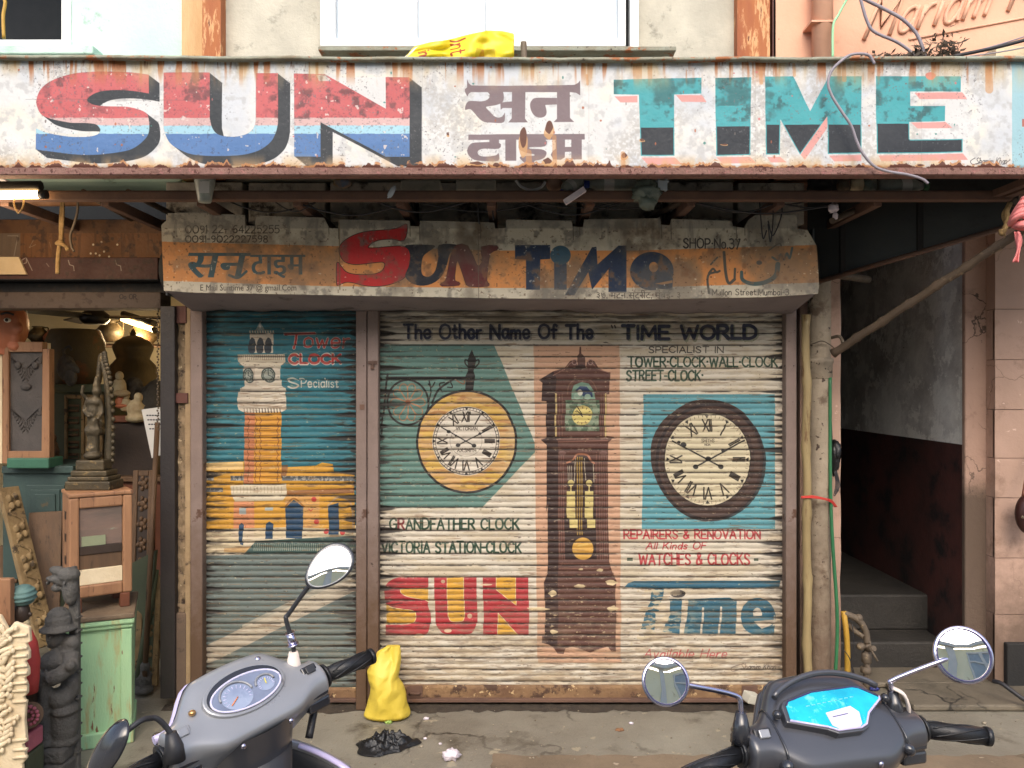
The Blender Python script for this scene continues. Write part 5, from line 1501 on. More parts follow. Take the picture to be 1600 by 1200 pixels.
# neighbour's fascia boards (left)
T = thing("shop_fascia", "brown wooden fascia with chalk marks above the antique shop opening", "fascia", (X(120, 3.95), 3.95, 1.97))
fim = picmat("fascia_paint", paint_fascia(), .65, .3, 60)
for nm, y0, y1, Y, d in (("upper_board", 340, 403, 3.97, .06), ("red_beam", 403.5, 439, 3.90, .12), ("shadow_gap", 439.5, 456, 3.99, .05), ("lintel_board", 456.5, 482, 3.93, .12)):
    f = MB(); f.box(X(-450, 3.93), X(251, 3.93), Y, Y + d, Z(y1, 3.93), Z(y0, 3.93))
    o = f.build(nm, fim, T, bevel=.004)
    uvplane(o, X(-460, 3.93), X(256, 3.93), Z(482, 3.93), Z(330, 3.93))
M_card = mat("pale_board", (206, 186, 150), (186, 164, 128), 6, .8, bump=.2)
f = MB().prism([(X(-60, 3.895), Z(402, 3.895)), (X(31, 3.895), Z(402, 3.895)), (X(43, 3.895), Z(429, 3.895)), (X(-60, 3.895), Z(429, 3.895))], 3.885, 3.897)
f.build("pale_board", M_card, T)
# ------------------------------------------------------------------ antique shop, left
M_inwall = mat("cream_shop_wall", (214, 204, 176), (196, 184, 152), 2, .8, bump=.1)
M_inceil = mat("shop_ceiling", (120, 104, 78), (100, 86, 64), 3, .8, bump=.2)
M_wood = mat("old_brown_wood", (104, 78, 54), (80, 60, 42), 5, .65, bump=.3, stretch=(4, 4, .6), c3=(58, 42, 30), s3=8, t3=.6)
M_orwood = mat("orange_pine_wood", (160, 118, 84), (134, 96, 68), 4, .6, bump=.25, stretch=(4, 4, .7), c3=(104, 72, 52), s3=9, t3=.58, c4=(80, 58, 44), s4=24, t4=.68)
M_dkwood = mat("dark_chest_wood", (58, 44, 34), (44, 34, 28), 5, .5, bump=.2)
M_redwood = mat("reddish_wood", (116, 66, 40), (92, 52, 34), 5, .55, bump=.25)
M_teal = mat("teal_painted_wood", (52, 72, 68), (42, 58, 56), 4, .6, bump=.25, c3=(84, 72, 52), s3=9, t3=.62)
M_olive = mat("olive_green_wood", (74, 82, 60), (60, 66, 50), 4, .6, bump=.25, c3=(44, 40, 30), s3=9, t3=.62)
M_mintw = mat("distressed_mint_wood", (142, 186, 144), (164, 198, 150), 3, .7, bump=.3, stretch=(3, 3, .55), c3=(170, 156, 106), s3=4.2, t3=.54, w3=.12, c4=(122, 84, 58), s4=13, t4=.66)
M_mintop = mat("worn_brown_top", (120, 102, 80), (88, 72, 56), 8, .75, bump=.4)
M_panelgrey = mat("carved_grey_panel", (86, 80, 76), (66, 62, 60), 6, .75, bump=.5)
M_carve = mat("carved_plank", (138, 116, 80), (104, 84, 56), 10, .8, bump=.8, bsc=40, c3=(60, 48, 34), s3=16, t3=.56)
M_bronze = mat("dark_bronze", (86, 74, 52), (58, 52, 40), 14, .5, metal=.4, bump=.5, c3=(120, 100, 64), s3=26, t3=.58)
M_stone = mat("black_stone", (88, 86, 82), (64, 63, 61), 9, .75, bump=1.0, bsc=55, c3=(104, 100, 94), s3=12, t3=.6, w3=.1)
M_urn = mat("rusted_urn", (96, 84, 58), (70, 64, 48), 4, .6, bump=.4, c3=(150, 84, 40), s3=4, t3=.54, w3=.14)
M_urn2 = mat("dark_brass_urn", (84, 74, 54), (60, 54, 42), 6, .5, metal=.3, bump=.3)
M_skin = mat("terracotta_paint", (186, 116, 82), (168, 100, 70), 6, .5, bump=.1)
M_hairp = mat("black_hair_paint", (44, 36, 32), None, rough=.6)
M_eye = mat("painted_eye_white", (220, 214, 196), None, rough=.4, bump=0)
M_creamc = mat("cream_carved_wood", (222, 206, 174), (200, 180, 146), 6, .75, bump=.4, c3=(170, 132, 92), s3=7, t3=.6, w3=.1, c4=(120, 96, 72), s4=22, t4=.7)
M_turban = mat("teal_turban", (96, 128, 122), (70, 98, 98), 12, .7, bump=.4, c3=(150, 164, 150), s3=18, t3=.6)
M_redp = mat("red_painted_wood", (176, 62, 58), (150, 48, 46), 8, .65, bump=.3)
M_pinkp = mat("pink_painted_wood", (176, 98, 112), (150, 80, 94), 8, .65, bump=.3)
M_paper = mat("white_paper", (216, 214, 208), (204, 202, 196), 4, .8, bump=.05)
M_ink = mat("ink", (50, 50, 60), None, rough=.8, bump=0)
M_cloth = mat("pale_figurines", (190, 178, 146), (150, 130, 96), 12, .7, bump=.4)
M_tube = mat("warm_tube", (255, 214, 150), None, rough=.4, bump=0, emit=(255, 196, 112), estr=9.0)
M_tube2 = mat("front_tube", (255, 220, 160), None, rough=.4, bump=0, emit=(255, 206, 140), estr=10.0)
M_black = mat("black_enamel", (30, 30, 32), None, rough=.4, bump=.05)
M_greentray = mat("green_tray", (60, 108, 86), (48, 90, 72), 6, .5, bump=.1)

A = thing("antique_shop", "open fronted antique shop with cream back wall and warm light", "shop", (-2.6, 4.1, 0))
MB().box(-4.6, -1.62, 7.0, 7.1, 0, 2.7).build("back_wall", M_inwall, A)
MB().box(-4.7, -4.6, 4.1, 7.1, 0, 2.7).build("side_wall", M_dkwood, A)
MB().box(-1.68, -1.62, 4.14, 7.0, 0, 2.7).build("side_wall", M_inwall, A)
MB().box(-4.6, -1.62, 4.14, 7.0, 2.36, 2.42).build("ceiling", M_inceil, A)
f = MB()
for y in (4.6, 5.3, 6.0): f.box(-4.6, -1.68, y, y + .07, 2.27, 2.36)
f.build("ceiling_joists", M_wood, A)
f = MB(); f.box(-1.70, -1.682, 6.0, 6.4, 1.72, 2.02); f.build("wall_frame", M_teal, A)

def lamp(name, label, p0, p1, r, m, watts, col):
    T = thing(name, label, "lamp", p0)
    p0, p1 = Vector(p0), Vector(p1)
    d = (p1 - p0).normalized()
    MB().tube([p0, p1], r, 12).build("tube", m, T)
    f = MB()
    for q, s in ((p0, 1), (p1, -1)): f.tube([q - d * .03 * s, q], r * 1.1, 12)
    b = [p0 + Vector((0, .01, r * 2.2)), p1 + Vector((0, .01, r * 2.2))]
    f.tube(b, r * 1.3, 8)
    f.build("batten", M_black, T)
    L = bpy.data.lights.new(name, 'POINT')
    L.energy = watts; L.color = col; L.shadow_soft_size = .15
    o = bpy.data.objects.new(name + "_light", L); COL.objects.link(o)
    o.location = (0, 0, 0); o.parent = T
    o.location = (p0 + p1) / 2 - p0 + Vector((0, -.0, -.12))
lamp("tube_light", "glowing warm tube light on the antique shop's ceiling behind the fan", P(192, 499, 5.8), P(240, 515, 5.4), .018, M_tube, 42, (1, .72, .4))
lamp("tube_light", "bright pinkish tube light hanging under the canopy at the left edge", (X(-160, 3.31), 3.31, Z(307, 3.31)), P(62, 304, 3.31), .017, M_tube2, 6, (1, .74, .5))

# ceiling fan
T = thing("ceiling_fan", "dark ceiling fan over the urns in the antique shop", "fan", P(148, 495, 4.9))
c = P(148, 495, 4.9)
MB().lathe([(.0, -.045), (.06, -.045), (.085, -.02), (.085, .01), (.05, .04), (.03, .09), (.012, .1), (.012, .34)], c, 20).build("motor", M_black, T)
for k in range(3):
    f = MB(); M_ = Matrix.Rotation(R(12 + 120 * k), 4, 'Z')
    f.box(.07, .52, -.055, .055, -.004, .004, Matrix.Translation(c) @ M_ @ Matrix.Rotation(R(10), 4, 'X'))
    f.build("blade", M_black, T, bevel=.003)

# carved wooden face head
c = P(8, 508, 4.3)
T = thing("portrait_bust", "painted terracotta face bust with dark hair on top of the grey panelled cabinet", "bust", (c.x, c.y, c.z - .13))
f = MB().ell(c, (.115, .105, .15), 24, 18)
f.ell(c + Vector((.095, -.05, -.02)), (.034, .026, .03), 12, 8)
f.ell(c + Vector((.088, -.048, .01)), (.022, .02, .045), 12, 8)
f.ell(c + Vector((.088, -.04, -.062)), (.022, .034, .012), 12, 8).ell(c + Vector((.086, -.04, -.08)), (.02, .03, .011), 12, 8)
f.ell(c + Vector((.075, -.03, -.115)), (.035, .04, .03), 12, 8).tube([c + Vector((-.02, 0, -.1)), c + Vector((-.02, 0, -.16))], .07, 16)
f.ell(c + Vector((-.03, -.1, 0)), (.03, .015, .045), 12, 8)
o = f.build("face", M_skin, T); d = o.modifiers.new("remesh", 'REMESH'); d.mode = 'VOXEL'; d.voxel_size = .007; d.use_smooth_shade = True
f = MB().ell(c + Vector((.062, -.083, .02)), (.022, .012, .013), 10, 8); f.build("eye", M_eye, T)
f = MB().ell(c + Vector((.066, -.093, .02)), (.009, .005, .009), 10, 8); f.build("pupil", M_hairp, T)
f = MB().tube(catmull([c + Vector((.035, -.09, .05)), c + Vector((.065, -.088, .058)), c + Vector((.09, -.07, .05))]), .006, 6); f.build("eyebrow", M_hairp, T)
f = MB().ell(c + Vector((-.015, .01, .045)), (.118, .11, .122), 20, 12, amp=.03, fr=8); f.build("hair", M_hairp, T)

# cabinet with carved grey panel
Y = 4.25
T = thing("panelled_cabinet", "pine cabinet with a grey panel of carved arches under the terracotta bust", "cabinet", (X(40, Y), Y, .88))
f = MB()
for r4 in ((3, 13, 532, 724), (66, 77, 545, 724)): bxp(f, r4[0], r4[1], r4[2], r4[3], Y, .05)
bxp(f, 13, 66, 534, 550, Y, .05); bxp(f, 13, 66, 705, 724, Y, .05)
f.build("door_frame", M_orwood, T, bevel=.004)
f = MB(); bxp(f, 13, 66, 550, 705, Y + .018, .02); pn = f.build("carved_panel", M_panelgrey, T)
f = MB()
for sx, yy in ((13, 575), (66, 575), (13, 655), (66, 655)):
    s = 1 if sx == 13 else -1
    for k in range(8):
        r = 7 + k * 3.1
        pts = [P(sx + s * math.sin(a) * r * .95, yy - 14 + k * 3.4 - math.cos(a) * r * .62, Y + .017) for a in [math.pi * t / 10 for t in range(0, 8)]]
        pts = [p for p in pts if X(13, Y) <= p.x <= X(66, Y) and Z(705, Y) <= p.z <= Z(551, Y)]
        if len(pts) > 2: f.tube(pts, .0042, 6)
f.build("arch_grooves", M_panelgrey, T)
for a_, b_, r_ in ((40, 604, .03), (28, 571, .018), (55, 571, .018)):
    MB().ell(P(a_, b_, Y + .012), (r_, .012, .02), 12, 8).build("flower_boss", M_panelgrey, T)
f = MB(); bxp(f, -90, 3, 528, 724, Y + .01, .1); bxp(f, 3, 76, 536, 724, Y + .052, .02); f.build("carcass", M_creamc, T)
# trays and teal chest under it
T = thing("teal_chest", "teal painted chest with square door panels below the grey panelled cabinet", "chest", (X(60, 4.3), 4.3, 0))
f = MB(); bxp(f, 4, 112, 738, 905, 4.3, .5); f.build("carcass", M_teal, T, bevel=.005)
f = MB(); bxp(f, 2, 114, 728, 740, 4.28, .54); f.build("chest_top", M_teal, T, bevel=.006)
for x0 in (34,):
    f = MB()
    for d, y in ((0, 4.292), (7, 4.284), (14, 4.276)):
        f.box(X(40 + d, y), X(100 - d, y), y, y + .02, Z(838 - d, y), Z(758 + d, y))
    f.build("door_panel", M_teal, T, bevel=.004)
Y = 4.24
for i, (x0, x1, lb) in enumerate(((10, 40, "left of two green trays stacked on the teal chest"), (38, 76, "right green tray with shells on the teal chest"))):
    T = thing("green_tray", lb, "tray", P((x0 + x1) / 2, 734, Y), "green trays on the chest")
    f = MB(); bxp(f, x0, x1, 716, 732, Y - .02, .14); f.build("tray", M_greentray, T, bevel=.006)
    f = MB()
    for k in range(5): f.ell(P(random.uniform(x0 + 4, x1 - 4), 714, Y + random.uniform(.02, .1)), (.016, .014, .012), 8, 6, amp=.3)
    f.build("contents", M_cloth, T)
# carved planks leaning
for (a, b, w, lb, m, Y) in (((12, 762), (72, 1010), 30, "carved floral plank leaning in front of the teal chest", M_carve, 4.05), ((72, 800), (66, 990), 46, "plain brown plank leaning behind the carved floral plank", M_wood, 4.18)):
    p0, p1 = P(a[0], a[1], Y + .05), P(b[0], b[1], Y - .1)
    ax = (p1 - p0); L = ax.length
    M4 = Matrix.Translation(p0) @ ax.to_track_quat('-Z', 'Y').to_matrix().to_4x4()
    hw = w / FPX * Y / 2
    T = thing("carved_plank" if m is M_carve else "wooden_plank", lb, "plank", p1)
    f = MB(); f.box(-hw, hw, -.015, .015, -L, 0, M4); f.build("board", m, T, bevel=.004)
    if m is M_carve:
        f = MB()
        for k in range(5):
            z = -.08 - k * .16
            for t in range(4): f.ell(M4 @ Vector((.022 * math.cos(t * 1.57 + .6), .018, z + .03 * math.sin(t * 1.57 + .6))), (.018, .012, .022), 8, 6)
            f.tube([M4 @ Vector((.03 * math.sin(q), .018, z - .08 + .05 * q / 3)) for q in range(-3, 4)], .006, 6)
        for k in range(5):
            z = -.08 - k * .16
            for t in range(4): f.ell(M4 @ Vector((.022 * math.cos(t * 1.57 + .6), -.018, z + .03 * math.sin(t * 1.57 + .6))), (.018, .012, .022), 8, 6)
        f.build("flower_relief", m, T)
# olive cabinet with carved doors
Y = 4.7
T = thing("olive_cabinet", "olive green cabinet carrying the big rusted urn, with carved doors", "cabinet", (X(115, Y), Y, 0))
f = MB(); bxp(f, 76, 160, 612, 1000, Y, .5); f.build("carcass", M_olive, T, bevel=.005)
f = MB(); bxp(f, 74, 166, 600, 613, Y - .03, .55); f.build("cabinet_top", M_olive, T, bevel=.006)
for x0, x1 in ((100, 131), (133, 160)):
    f = MB()
    bxp(f, x0, x0 + 4, 617, 770, Y - .02, .02); bxp(f, x1 - 4, x1, 617, 770, Y - .02, .02); bxp(f, x0 + 4, x1 - 4, 617, 623, Y - .02, .02); bxp(f, x0 + 4, x1 - 4, 764, 770, Y - .02, .02)
    df = f.build("carved_door", M_carve, T, bevel=.003)
    f = MB()
    for k in range(7):
        yy = 634 + k * 19
        f.tube([P(x0 + 8, yy, Y - .004), P(x1 - 8, yy, Y - .004), P(x1 - 8, yy + 8, Y - .004), P(x0 + 8, yy + 8, Y - .004)], .008, 6)
    f.build("door_relief", M_wood, df)
# big urn
c = P(118, 604, 4.85)
T = thing("rusted_urn", "large round rusted metal urn on the olive green cabinet", "urn", c)
s = 4.85 / FPX
MB().lathe([(0, 0), (30 * s, 0), (36 * s, 6 * s), (43 * s, 40 * s), (42 * s, 70 * s), (36 * s, 86 * s), (34 * s, 89 * s), (31 * s, 89 * s), (30 * s, 80 * s), (0, 78 * s)], c, 36).build("bowl", M_urn, T)
# animal mask in front of the urn
c = P(104, 575, 4.6)
T = thing("bird_mask", "grey carved bird mask with a curled horn in front of the rusted urn", "mask", c - Vector((0, 0, .1)))
f = MB().ell(c, (.05, .05, .075), 14, 10).ell(c + Vector((.035, -.02, -.055)), (.035, .03, .05), 12, 8)
f.tube(catmull([c + Vector((.03, -.02, .02)), c + Vector((.07, -.03, -.005)), c + Vector((.085, -.03, -.03))]), .02, 10, rs=[.026 - .0011 * k for k in range(17)])
f.tube(catmull([c + Vector((0, -.01, .05)), c + Vector((-.01, -.01, .1)), c + Vector((.02, -.01, .125)), c + Vector((.035, -.01, .1))]), .008, 8)
o = f.build("mask", M_stone, T); d = o.modifiers.new("remesh", 'REMESH'); d.mode = 'VOXEL'; d.voxel_size = .006; d.use_smooth_shade = True
# lidded urn
c = P(208, 655, 5.2)
s = 5.2 / FPX
T = thing("lidded_urn", "dark brass urn with a domed finial lid below the tube light", "urn", c)
MB().lathe([(0, 0), (26 * s, 0), (34 * s, 25 * s), (38 * s, 60 * s), (33 * s, 84 * s), (24 * s, 94 * s), (25 * s, 98 * s)], c, 32).build("body", M_urn2, T)
MB().lathe([(25 * s, 98 * s), (29 * s, 108 * s), (30 * s, 114 * s), (24 * s, 122 * s), (12 * s, 129 * s), (4 * s, 131 * s), (5 * s, 134 * s), (2.5 * s, 139 * s), (0, 143 * s)], c, 32).build("lid", M_urn2, T)
# dark relief carving and figurines beside
c = P(228, 640, 4.9)
T = thing("bird_carving", "dark wooden carving of a long beaked bird leaning right of the lidded urn", "carving", c - Vector((0, 0, .15)))
f = MB().ell(c, (.075, .06, .2), 14, 12, Matrix.Rotation(R(22), 3, 'Y').to_4x4()).ell(c + Vector((-.06, -.02, .15)), (.05, .04, .05), 12, 8)
f.tube(catmull([c + Vector((-.08, -.03, .16)), c + Vector((-.05, -.05, .02)), c + Vector((0, -.05, -.1))]), .02, 10, rs=[.026 - .0011 * k for k in range(17)])
o = f.build("body", M_stone, T); d = o.modifiers.new("remesh", 'REMESH'); d.mode = 'VOXEL'; d.voxel_size = .007; d.use_smooth_shade = True
for k, (px, py, lb, sc) in enumerate(((186, 605, "pale standing figurine nearest the lidded urn's left side", 1.2), (197, 632, "small pale seated figurine on the dark chest", .9), (188, 628, "orange tinted figurine on the dark chest's left corner", .8), (80, 705, "brown figurine standing between the panelled cabinet and the olive cabinet", 1.3))):
    c = P(px, py, 4.75 if px > 150 else 4.5)
    T = thing("figurine", lb, "figurine", c - Vector((0, 0, .05)), "figurines in the antique shop")
    f = MB().ell(c, (.035 * sc, .03 * sc, .045 * sc), 12, 8, amp=.25, fr=4, seed=k).ell(c + Vector((.005, -.005, .055 * sc)), (.02 * sc, .02 * sc, .024 * sc), 10, 8).ell(c + Vector((.02 * sc, -.02, -.03 * sc)), (.045 * sc, .03, .018 * sc), 10, 8)
    f.build("body", (M_cloth, M_cloth, M_skin, M_wood)[k], T)
# chests at the back right
Y = 4.65
T = thing("dark_chest", "dark wooden chest with a reddish top beside the paper notice", "chest", (X(205, Y), Y, .6))
f = MB(); bxp(f, 170, 243, 660, 745, Y, .5); f.build("carcass", M_dkwood, T, bevel=.005)
f = MB(); bxp(f, 168, 246, 650, 660, Y - .02, .54); f.build("chest_top", M_redwood, T, bevel=.005)
T = thing("reddish_chest", "reddish brown chest standing below the dark wooden chest", "chest", (X(215, Y), Y, 0))
f = MB(); bxp(f, 180, 252, 752, 1010, Y - .05, .5); f.build("carcass", M_redwood, T, bevel=.005)
f = MB(); bxp(f, 176, 254, 745, 753, Y - .08, .55); f.build("chest_top", M_wood, T, bevel=.005)
f = MB(); bxp(f, 192, 240, 775, 880, Y - .065, .02); f.build("door_panel", M_wood, T, bevel=.004)
# paper notice
Y = 4.3
T = thing("paper_notice", "white paper notice with small print hanging by the black post", "notice", P(238, 715, Y))
f = MB().prism([(X(221, Y), Z(640, Y)), (X(250, Y), Z(636, Y)), (X(254, Y), Z(710, Y)), (X(237, Y), Z(716, Y))], Y, Y + .003); f.build("sheet", M_paper, T)
f = MB()
for k in range(4):
    for j in range(5):
        x = 229 + j * 4.2 + k * 1.5; yy = 648 + k * 7
        f.box(X(x, Y), X(x + 3.1, Y), Y - .0015, Y - .0005, Z(yy + 2, Y), Z(yy, Y))
f.build("print", M_ink, T)
# leaning sticks and boards right side
for (a, b, r, lb, m) in (((246, 660), (226, 1060), .014, "long dark stick leaning inside the antique shop doorway", M_wood), ((243, 890), (216, 1062), .02, "short green board edge leaning low by the black post", M_olive)):
    f = MB().tube([P(a[0], a[1], 4.25), P(b[0], b[1], 4.1)], r, 8)
    tag(f.build("wooden_stick", m), lb, "stick")
f = MB().prism([(X(206, 4.2), Z(880, 4.2)), (X(243, 4.2), Z(860, 4.2)), (X(222, 4.2), Z(1085, 4.2)), (X(196, 4.2), Z(1085, 4.2))], 4.2, 4.23)
tag(f.build("leaning_board", M_olive), "greenish flat board leaning behind the mint cabinet", "board")
# fence chain strip beside the post
f = MB()
for k in range(46): f.ell(P(246 + (k % 2) * 1.5, 482 + k * 4.2, 4.02), (.005, .005, .006), 8, 6)
tag(f.build("bead_chain", M_tap), "metal bead chain hanging beside the black post", "chain")

# mint cabinet and pine stand with statue (both stand askew, their right sides turned away)
def skew(pxl, pxr, Yr, th):
    """matrix at the front right corner; x runs left along the face; returns matrix and face width"""
    Rc = Vector((X(pxr, Yr), Yr, 0))
    k = (pxl - 800) / FPX
    w = (Rc.x - k * Rc.y) / (math.cos(th) - k * math.sin(th))
    return Matrix.Translation(Rc) @ Matrix.Rotation(th, 4, 'Z'), w
def zat(py, Yq): return CAMZ - (py - 600) / FPX * Yq
Y = 3.6
M4, w = skew(97, 206, Y, R(23))
T = thing("mint_cabinet", "distressed mint green low cabinet with a worn brown top", "cabinet", M4 @ Vector((-w / 2, .15, 0)))
zt = .585
f = MB().box(-w, 0, 0, .34, .05, zt - .07, M4); f.build("carcass", M_mintw, T, bevel=.004)
for a, b in ((-w, -w + .045), (-.045, 0)):
    f = MB().box(a, b, -.012, -.0005, .066, zt - .075, M4); f.build("stile", M_mintw, T, bevel=.003)
f = MB().box(-w - .012, .008, -.02, .35, 0, .065, M4); f.build("plinth", M_mintw, T, bevel=.006)
f = MB().box(-w - .008, .006, -.018, .35, zt - .07, zt - .05, M4); f.box(-w - .014, .012, -.03, .36, zt - .0495, zt - .025, M4); f.build("cornice", M_mintw, T, bevel=.007)
f = MB().box(-w - .018, .014, -.036, .37, zt - .0245, zt, M4); f.build("cabinet_top", M_mintop, T, bevel=.006)
Y = 3.68
M4, w = skew(108, 207, Y, R(36))
z0, z1 = zt + .065, zat(765, Y)
T = thing("pine_stand", "orange pine display stand with painted boards standing on the mint cabinet", "stand", M4 @ Vector((-w / 2, .1, zt)))
f = MB().box(-w, -w + .04, 0, .04, z0, z1 - .02, M4).box(-.04, 0, 0, .04, z0, z1 - .02, M4)
f.box(-w + .0395, -.0395, .001, .039, z1 - .07, z1 - .02, M4).box(-w + .0395, -.0395, .001, .039, z0, z0 + .055, M4)
f.build("front_frame", M_orwood, T, bevel=.008)
hz = (z1 - .07) - (z0 + .055)
bw = mat("faded_mauve_board", (122, 100, 88), (96, 84, 76), 5, .7, bump=.3, stretch=(1, 1, 4), c3=(130, 140, 120), s3=6, t3=.64)
zz = z1 - .07
for nm, fr, dy, m_ in (("faded_board", .50, .014, bw), ("dark_board", .11, .010, M_dkwood), ("brown_board", .19, .016, M_wood), ("cream_board", .20, .006, M_creamc)):
    f = MB().box(-w + .041, -.041, dy, dy + .015, zz - fr * hz + .0006, zz, M4); f.build(nm, m_, T, bevel=.002)
    if nm == "faded_board":
        f = MB().box(-w + .05, -.11, dy - .006, dy - .0006, zz - fr * hz + .002, zz - fr * hz + .045, M4); f.build("green_patch_board", mat("sage_board", (140, 146, 116), (120, 126, 98), 6, .7, bump=.3), T)
    zz -= fr * hz
f = MB().box(-w, -w + .015, .041, .22, z0 + .02, z1 - .02, M4); f.build("side_panel", M_orwood, T, bevel=.004)
f = MB().box(-.015, 0, .041, .22, z0 + .02, z1 - .02, M4); f.build("side_panel", M_orwood, T, bevel=.004)
for k in range(4):
    f = MB(); zq = z1 - .09 - k * .1; f.box(-w - .002, -w - .0005, .09, .13, zq - .035, zq, M4); f.build("side_slot", M_dkwood, T)
f = MB().box(-w - .004, .004, -.004, .225, z1 - .0195, z1, M4); f.build("stand_top", M_orwood, T, bevel=.006)
for a, b in ((-.05, .002), (-.05, .18), (-w + .01, .18), (-w + .01, .002)):
    f = MB().box(a, a + .04, b, b + .04, zt + .0005, z0 - .0005, M4); f.build("leg", M_redwood, T, bevel=.004)
# statue on tiered base
Y = 3.70; s = Y / FPX
c = P(146, 763, Y); c.z = z1
T = thing("deity_statue", "dark bronze standing deity statue with arched back frame on the pine stand", "statue", c)
f = MB()
for (w, h0, h1) in ((35, 0, 14), (32, 14, 21), (28, 21, 30), (22, 30, 46)):
    f.box(c.x - w * s, c.x + w * s, Y - w * s * .55, Y + w * s * .75, c.z + h0 * s + .0003, c.z + h1 * s)
f.build("base", M_bronze, T, bevel=.006)
q = lambda px, py, dy=0: P(px, py, Y + dy)
f = MB()
f.ell(q(145, 712), (14 * s, 12 * s, 7 * s)).ell(q(143, 702), (9 * s, 9 * s, 8 * s))
f.tube([q(141, 706), q(143, 680), q(145, 655)], .02, 10, rs=[.016, .019, .024]).tube([q(149, 706), q(148, 680), q(147, 655)], .02, 10, rs=[.016, .019, .024])
f.ell(q(146, 642), (10 * s, 8 * s, 18 * s)).ell(q(147, 628), (13 * s, 9 * s, 9 * s)).ell(q(151, 611), (7 * s, 7 * s, 8.5 * s)).ell(q(151, 602), (5.5 * s, 6 * s, 8 * s)).ell(q(151, 594), (3.5 * s, 3.5 * s, 7 * s))
f.tube([q(136, 626), q(131, 642), q(140, 652, -.03)], .009, 8).tube([q(157, 626), q(160, 644), q(152, 656, -.03)], .009, 8).tube([q(138, 625), q(128, 615, -.02), q(130, 602, -.02)], .008, 8)
f.ell(q(145, 672), (13 * s, 9 * s, 12 * s), amp=.2, fr=5)
o = f.build("figure", M_bronze, T); d = o.modifiers.new("remesh", 'REMESH'); d.mode = 'VOXEL'; d.voxel_size = .005; d.use_smooth_shade = True
f = MB()
arc = catmull([q(170, 720, .05), q(171, 680, .05), q(170, 630, .05), q(166, 590, .05), q(160, 565, .05), q(158, 552, .05)], 8)
f.tube(arc, .02, 8, rs=[.022 - .00035 * k for k in range(len(arc))])
for p in arc[::2]: f.ell(p + Vector((.018, -.004, 0)), (.013, .01, .013), 8, 6)
arc2 = catmull([q(152, 720, .07), q(151, 680, .07), q(152, 620, .07), q(155, 580, .07), q(158, 555, .07)], 8)
f.tube(arc2, .012, 8)
f.build("back_frame", M_bronze, T)

# black stone statue, foreground left
Y = 3.28; s = Y / FPX
q = lambda px, py, dy=0: P(px, py, Y + dy)
T = thing("stone_statue", "black stone figure with a hat and animal headed bracket beside the mint cabinet", "statue", (X(95, Y), Y, 0))
f = MB().prism([(X(108, Y), 0), (X(120.5, Y), 0), (X(120, Y), Z(960, Y)), (X(118, Y), Z(905, Y)), (X(114, Y), Z(886, Y)), (X(104, Y), Z(888, Y)), (X(104, Y), Z(940, Y))], Y + .01, Y + .035)
f.build("back_slab", M_stone, T, bevel=.006)
f = MB()
E3 = lambda px, py, rx, rz, ry=None, dy=0, rot=0: f.ell(q(px, py, dy), (rx * s, (ry or rx) * s, rz * s), 16, 12, Matrix.Rotation(R(rot), 4, 'Y'))
E3(108, 898, 16, 12); E3(92, 892, 15, 7, 10, 0, 14); E3(84, 905, 12, 5, 8, -.01, 10); E3(98, 905, 13, 11, 12); E3(90, 918, 9, 7, 10); E3(110, 920, 12, 26, 12)
E3(100, 912, 2.5, 2.5, 2.5, -.04); E3(75, 911, 3.5, 3, 4)
f.lathe([(0, 0), (27 * s, 0), (28 * s, 3 * s), (20 * s, 8 * s), (19 * s, 20 * s), (16 * s, 24 * s), (16.5 * s, 27 * s), (9 * s, 34 * s), (0, 36 * s)], q(92, 984), 20)
E3(87, 994, 14, 19, 14); f.ell(q(76, 996), (4 * s, 3 * s, 5 * s), 8, 6); f.ell(q(78, 1004), (4 * s, 5 * s, 2 * s), 8, 6); E3(80, 1009, 6, 4, 6); E3(82, 990, 6, 1.5, 8)
E3(104, 1000, 6, 10, 6); E3(96, 1022, 14, 12, 14)
E3(84, 1032, 20, 15, 18, -.02); E3(75, 1037, 12, 12, 12, -.04); E3(112, 1005, 13, 13, 12); E3(108, 1022, 14, 20, 14)
f.tube(catmull([q(112, 1020, -.02), q(108, 1040, -.05), q(92, 1055, -.08), q(78, 1062, -.08)]), .03, 10)
f.ell(q(110, 1040, -.05), (13 * s, 10 * s, 13 * s), 14, 10); f.ell(q(110, 1040, -.08), (8 * s, 8 * s, 8 * s), 14, 10)
f.tube([q(72, 1050, -.06), q(70, 1080, -.06), q(66, 1120, -.05), q(72, 1165, -.04)], .026, 10)
f.ell(q(72, 1056, -.08), (4 * s, 4 * s, 9 * s), 10, 8)
E3(95, 1090, 20, 16, 18, -.03); E3(88, 1085, 14, 10, 14, -.04); E3(100, 1125, 22, 42, 20, -.01); E3(102, 1108, 20, 10, 22, -.02); E3(98, 1155, 24, 14, 22)
E3(110, 1070, 14, 24, 14)
o = f.build("figure", M_stone, T); d = o.modifiers.new("remesh", 'REMESH'); d.mode = 'VOXEL'; d.voxel_size = .0055; d.use_smooth_shade = True
f = MB()
f.box(X(66, Y), X(116, Y), Y - .09, Y + .03, 0, Z(1182, Y)); f.box(X(62, Y), X(114, Y), Y - .075, Y + .03, Z(1182, Y) + .0004, Z(1160, Y))
f.build("base", M_stone, T, bevel=.012)
f = MB()
for k in range(11):
    yy = 965 + k * 21
    f.box(X(116, Y), X(122, Y), Y + .0, Y + .036, Z(yy + 3, Y), Z(yy, Y))
f.build("edge_carving", M_stone, T, bevel=.002)

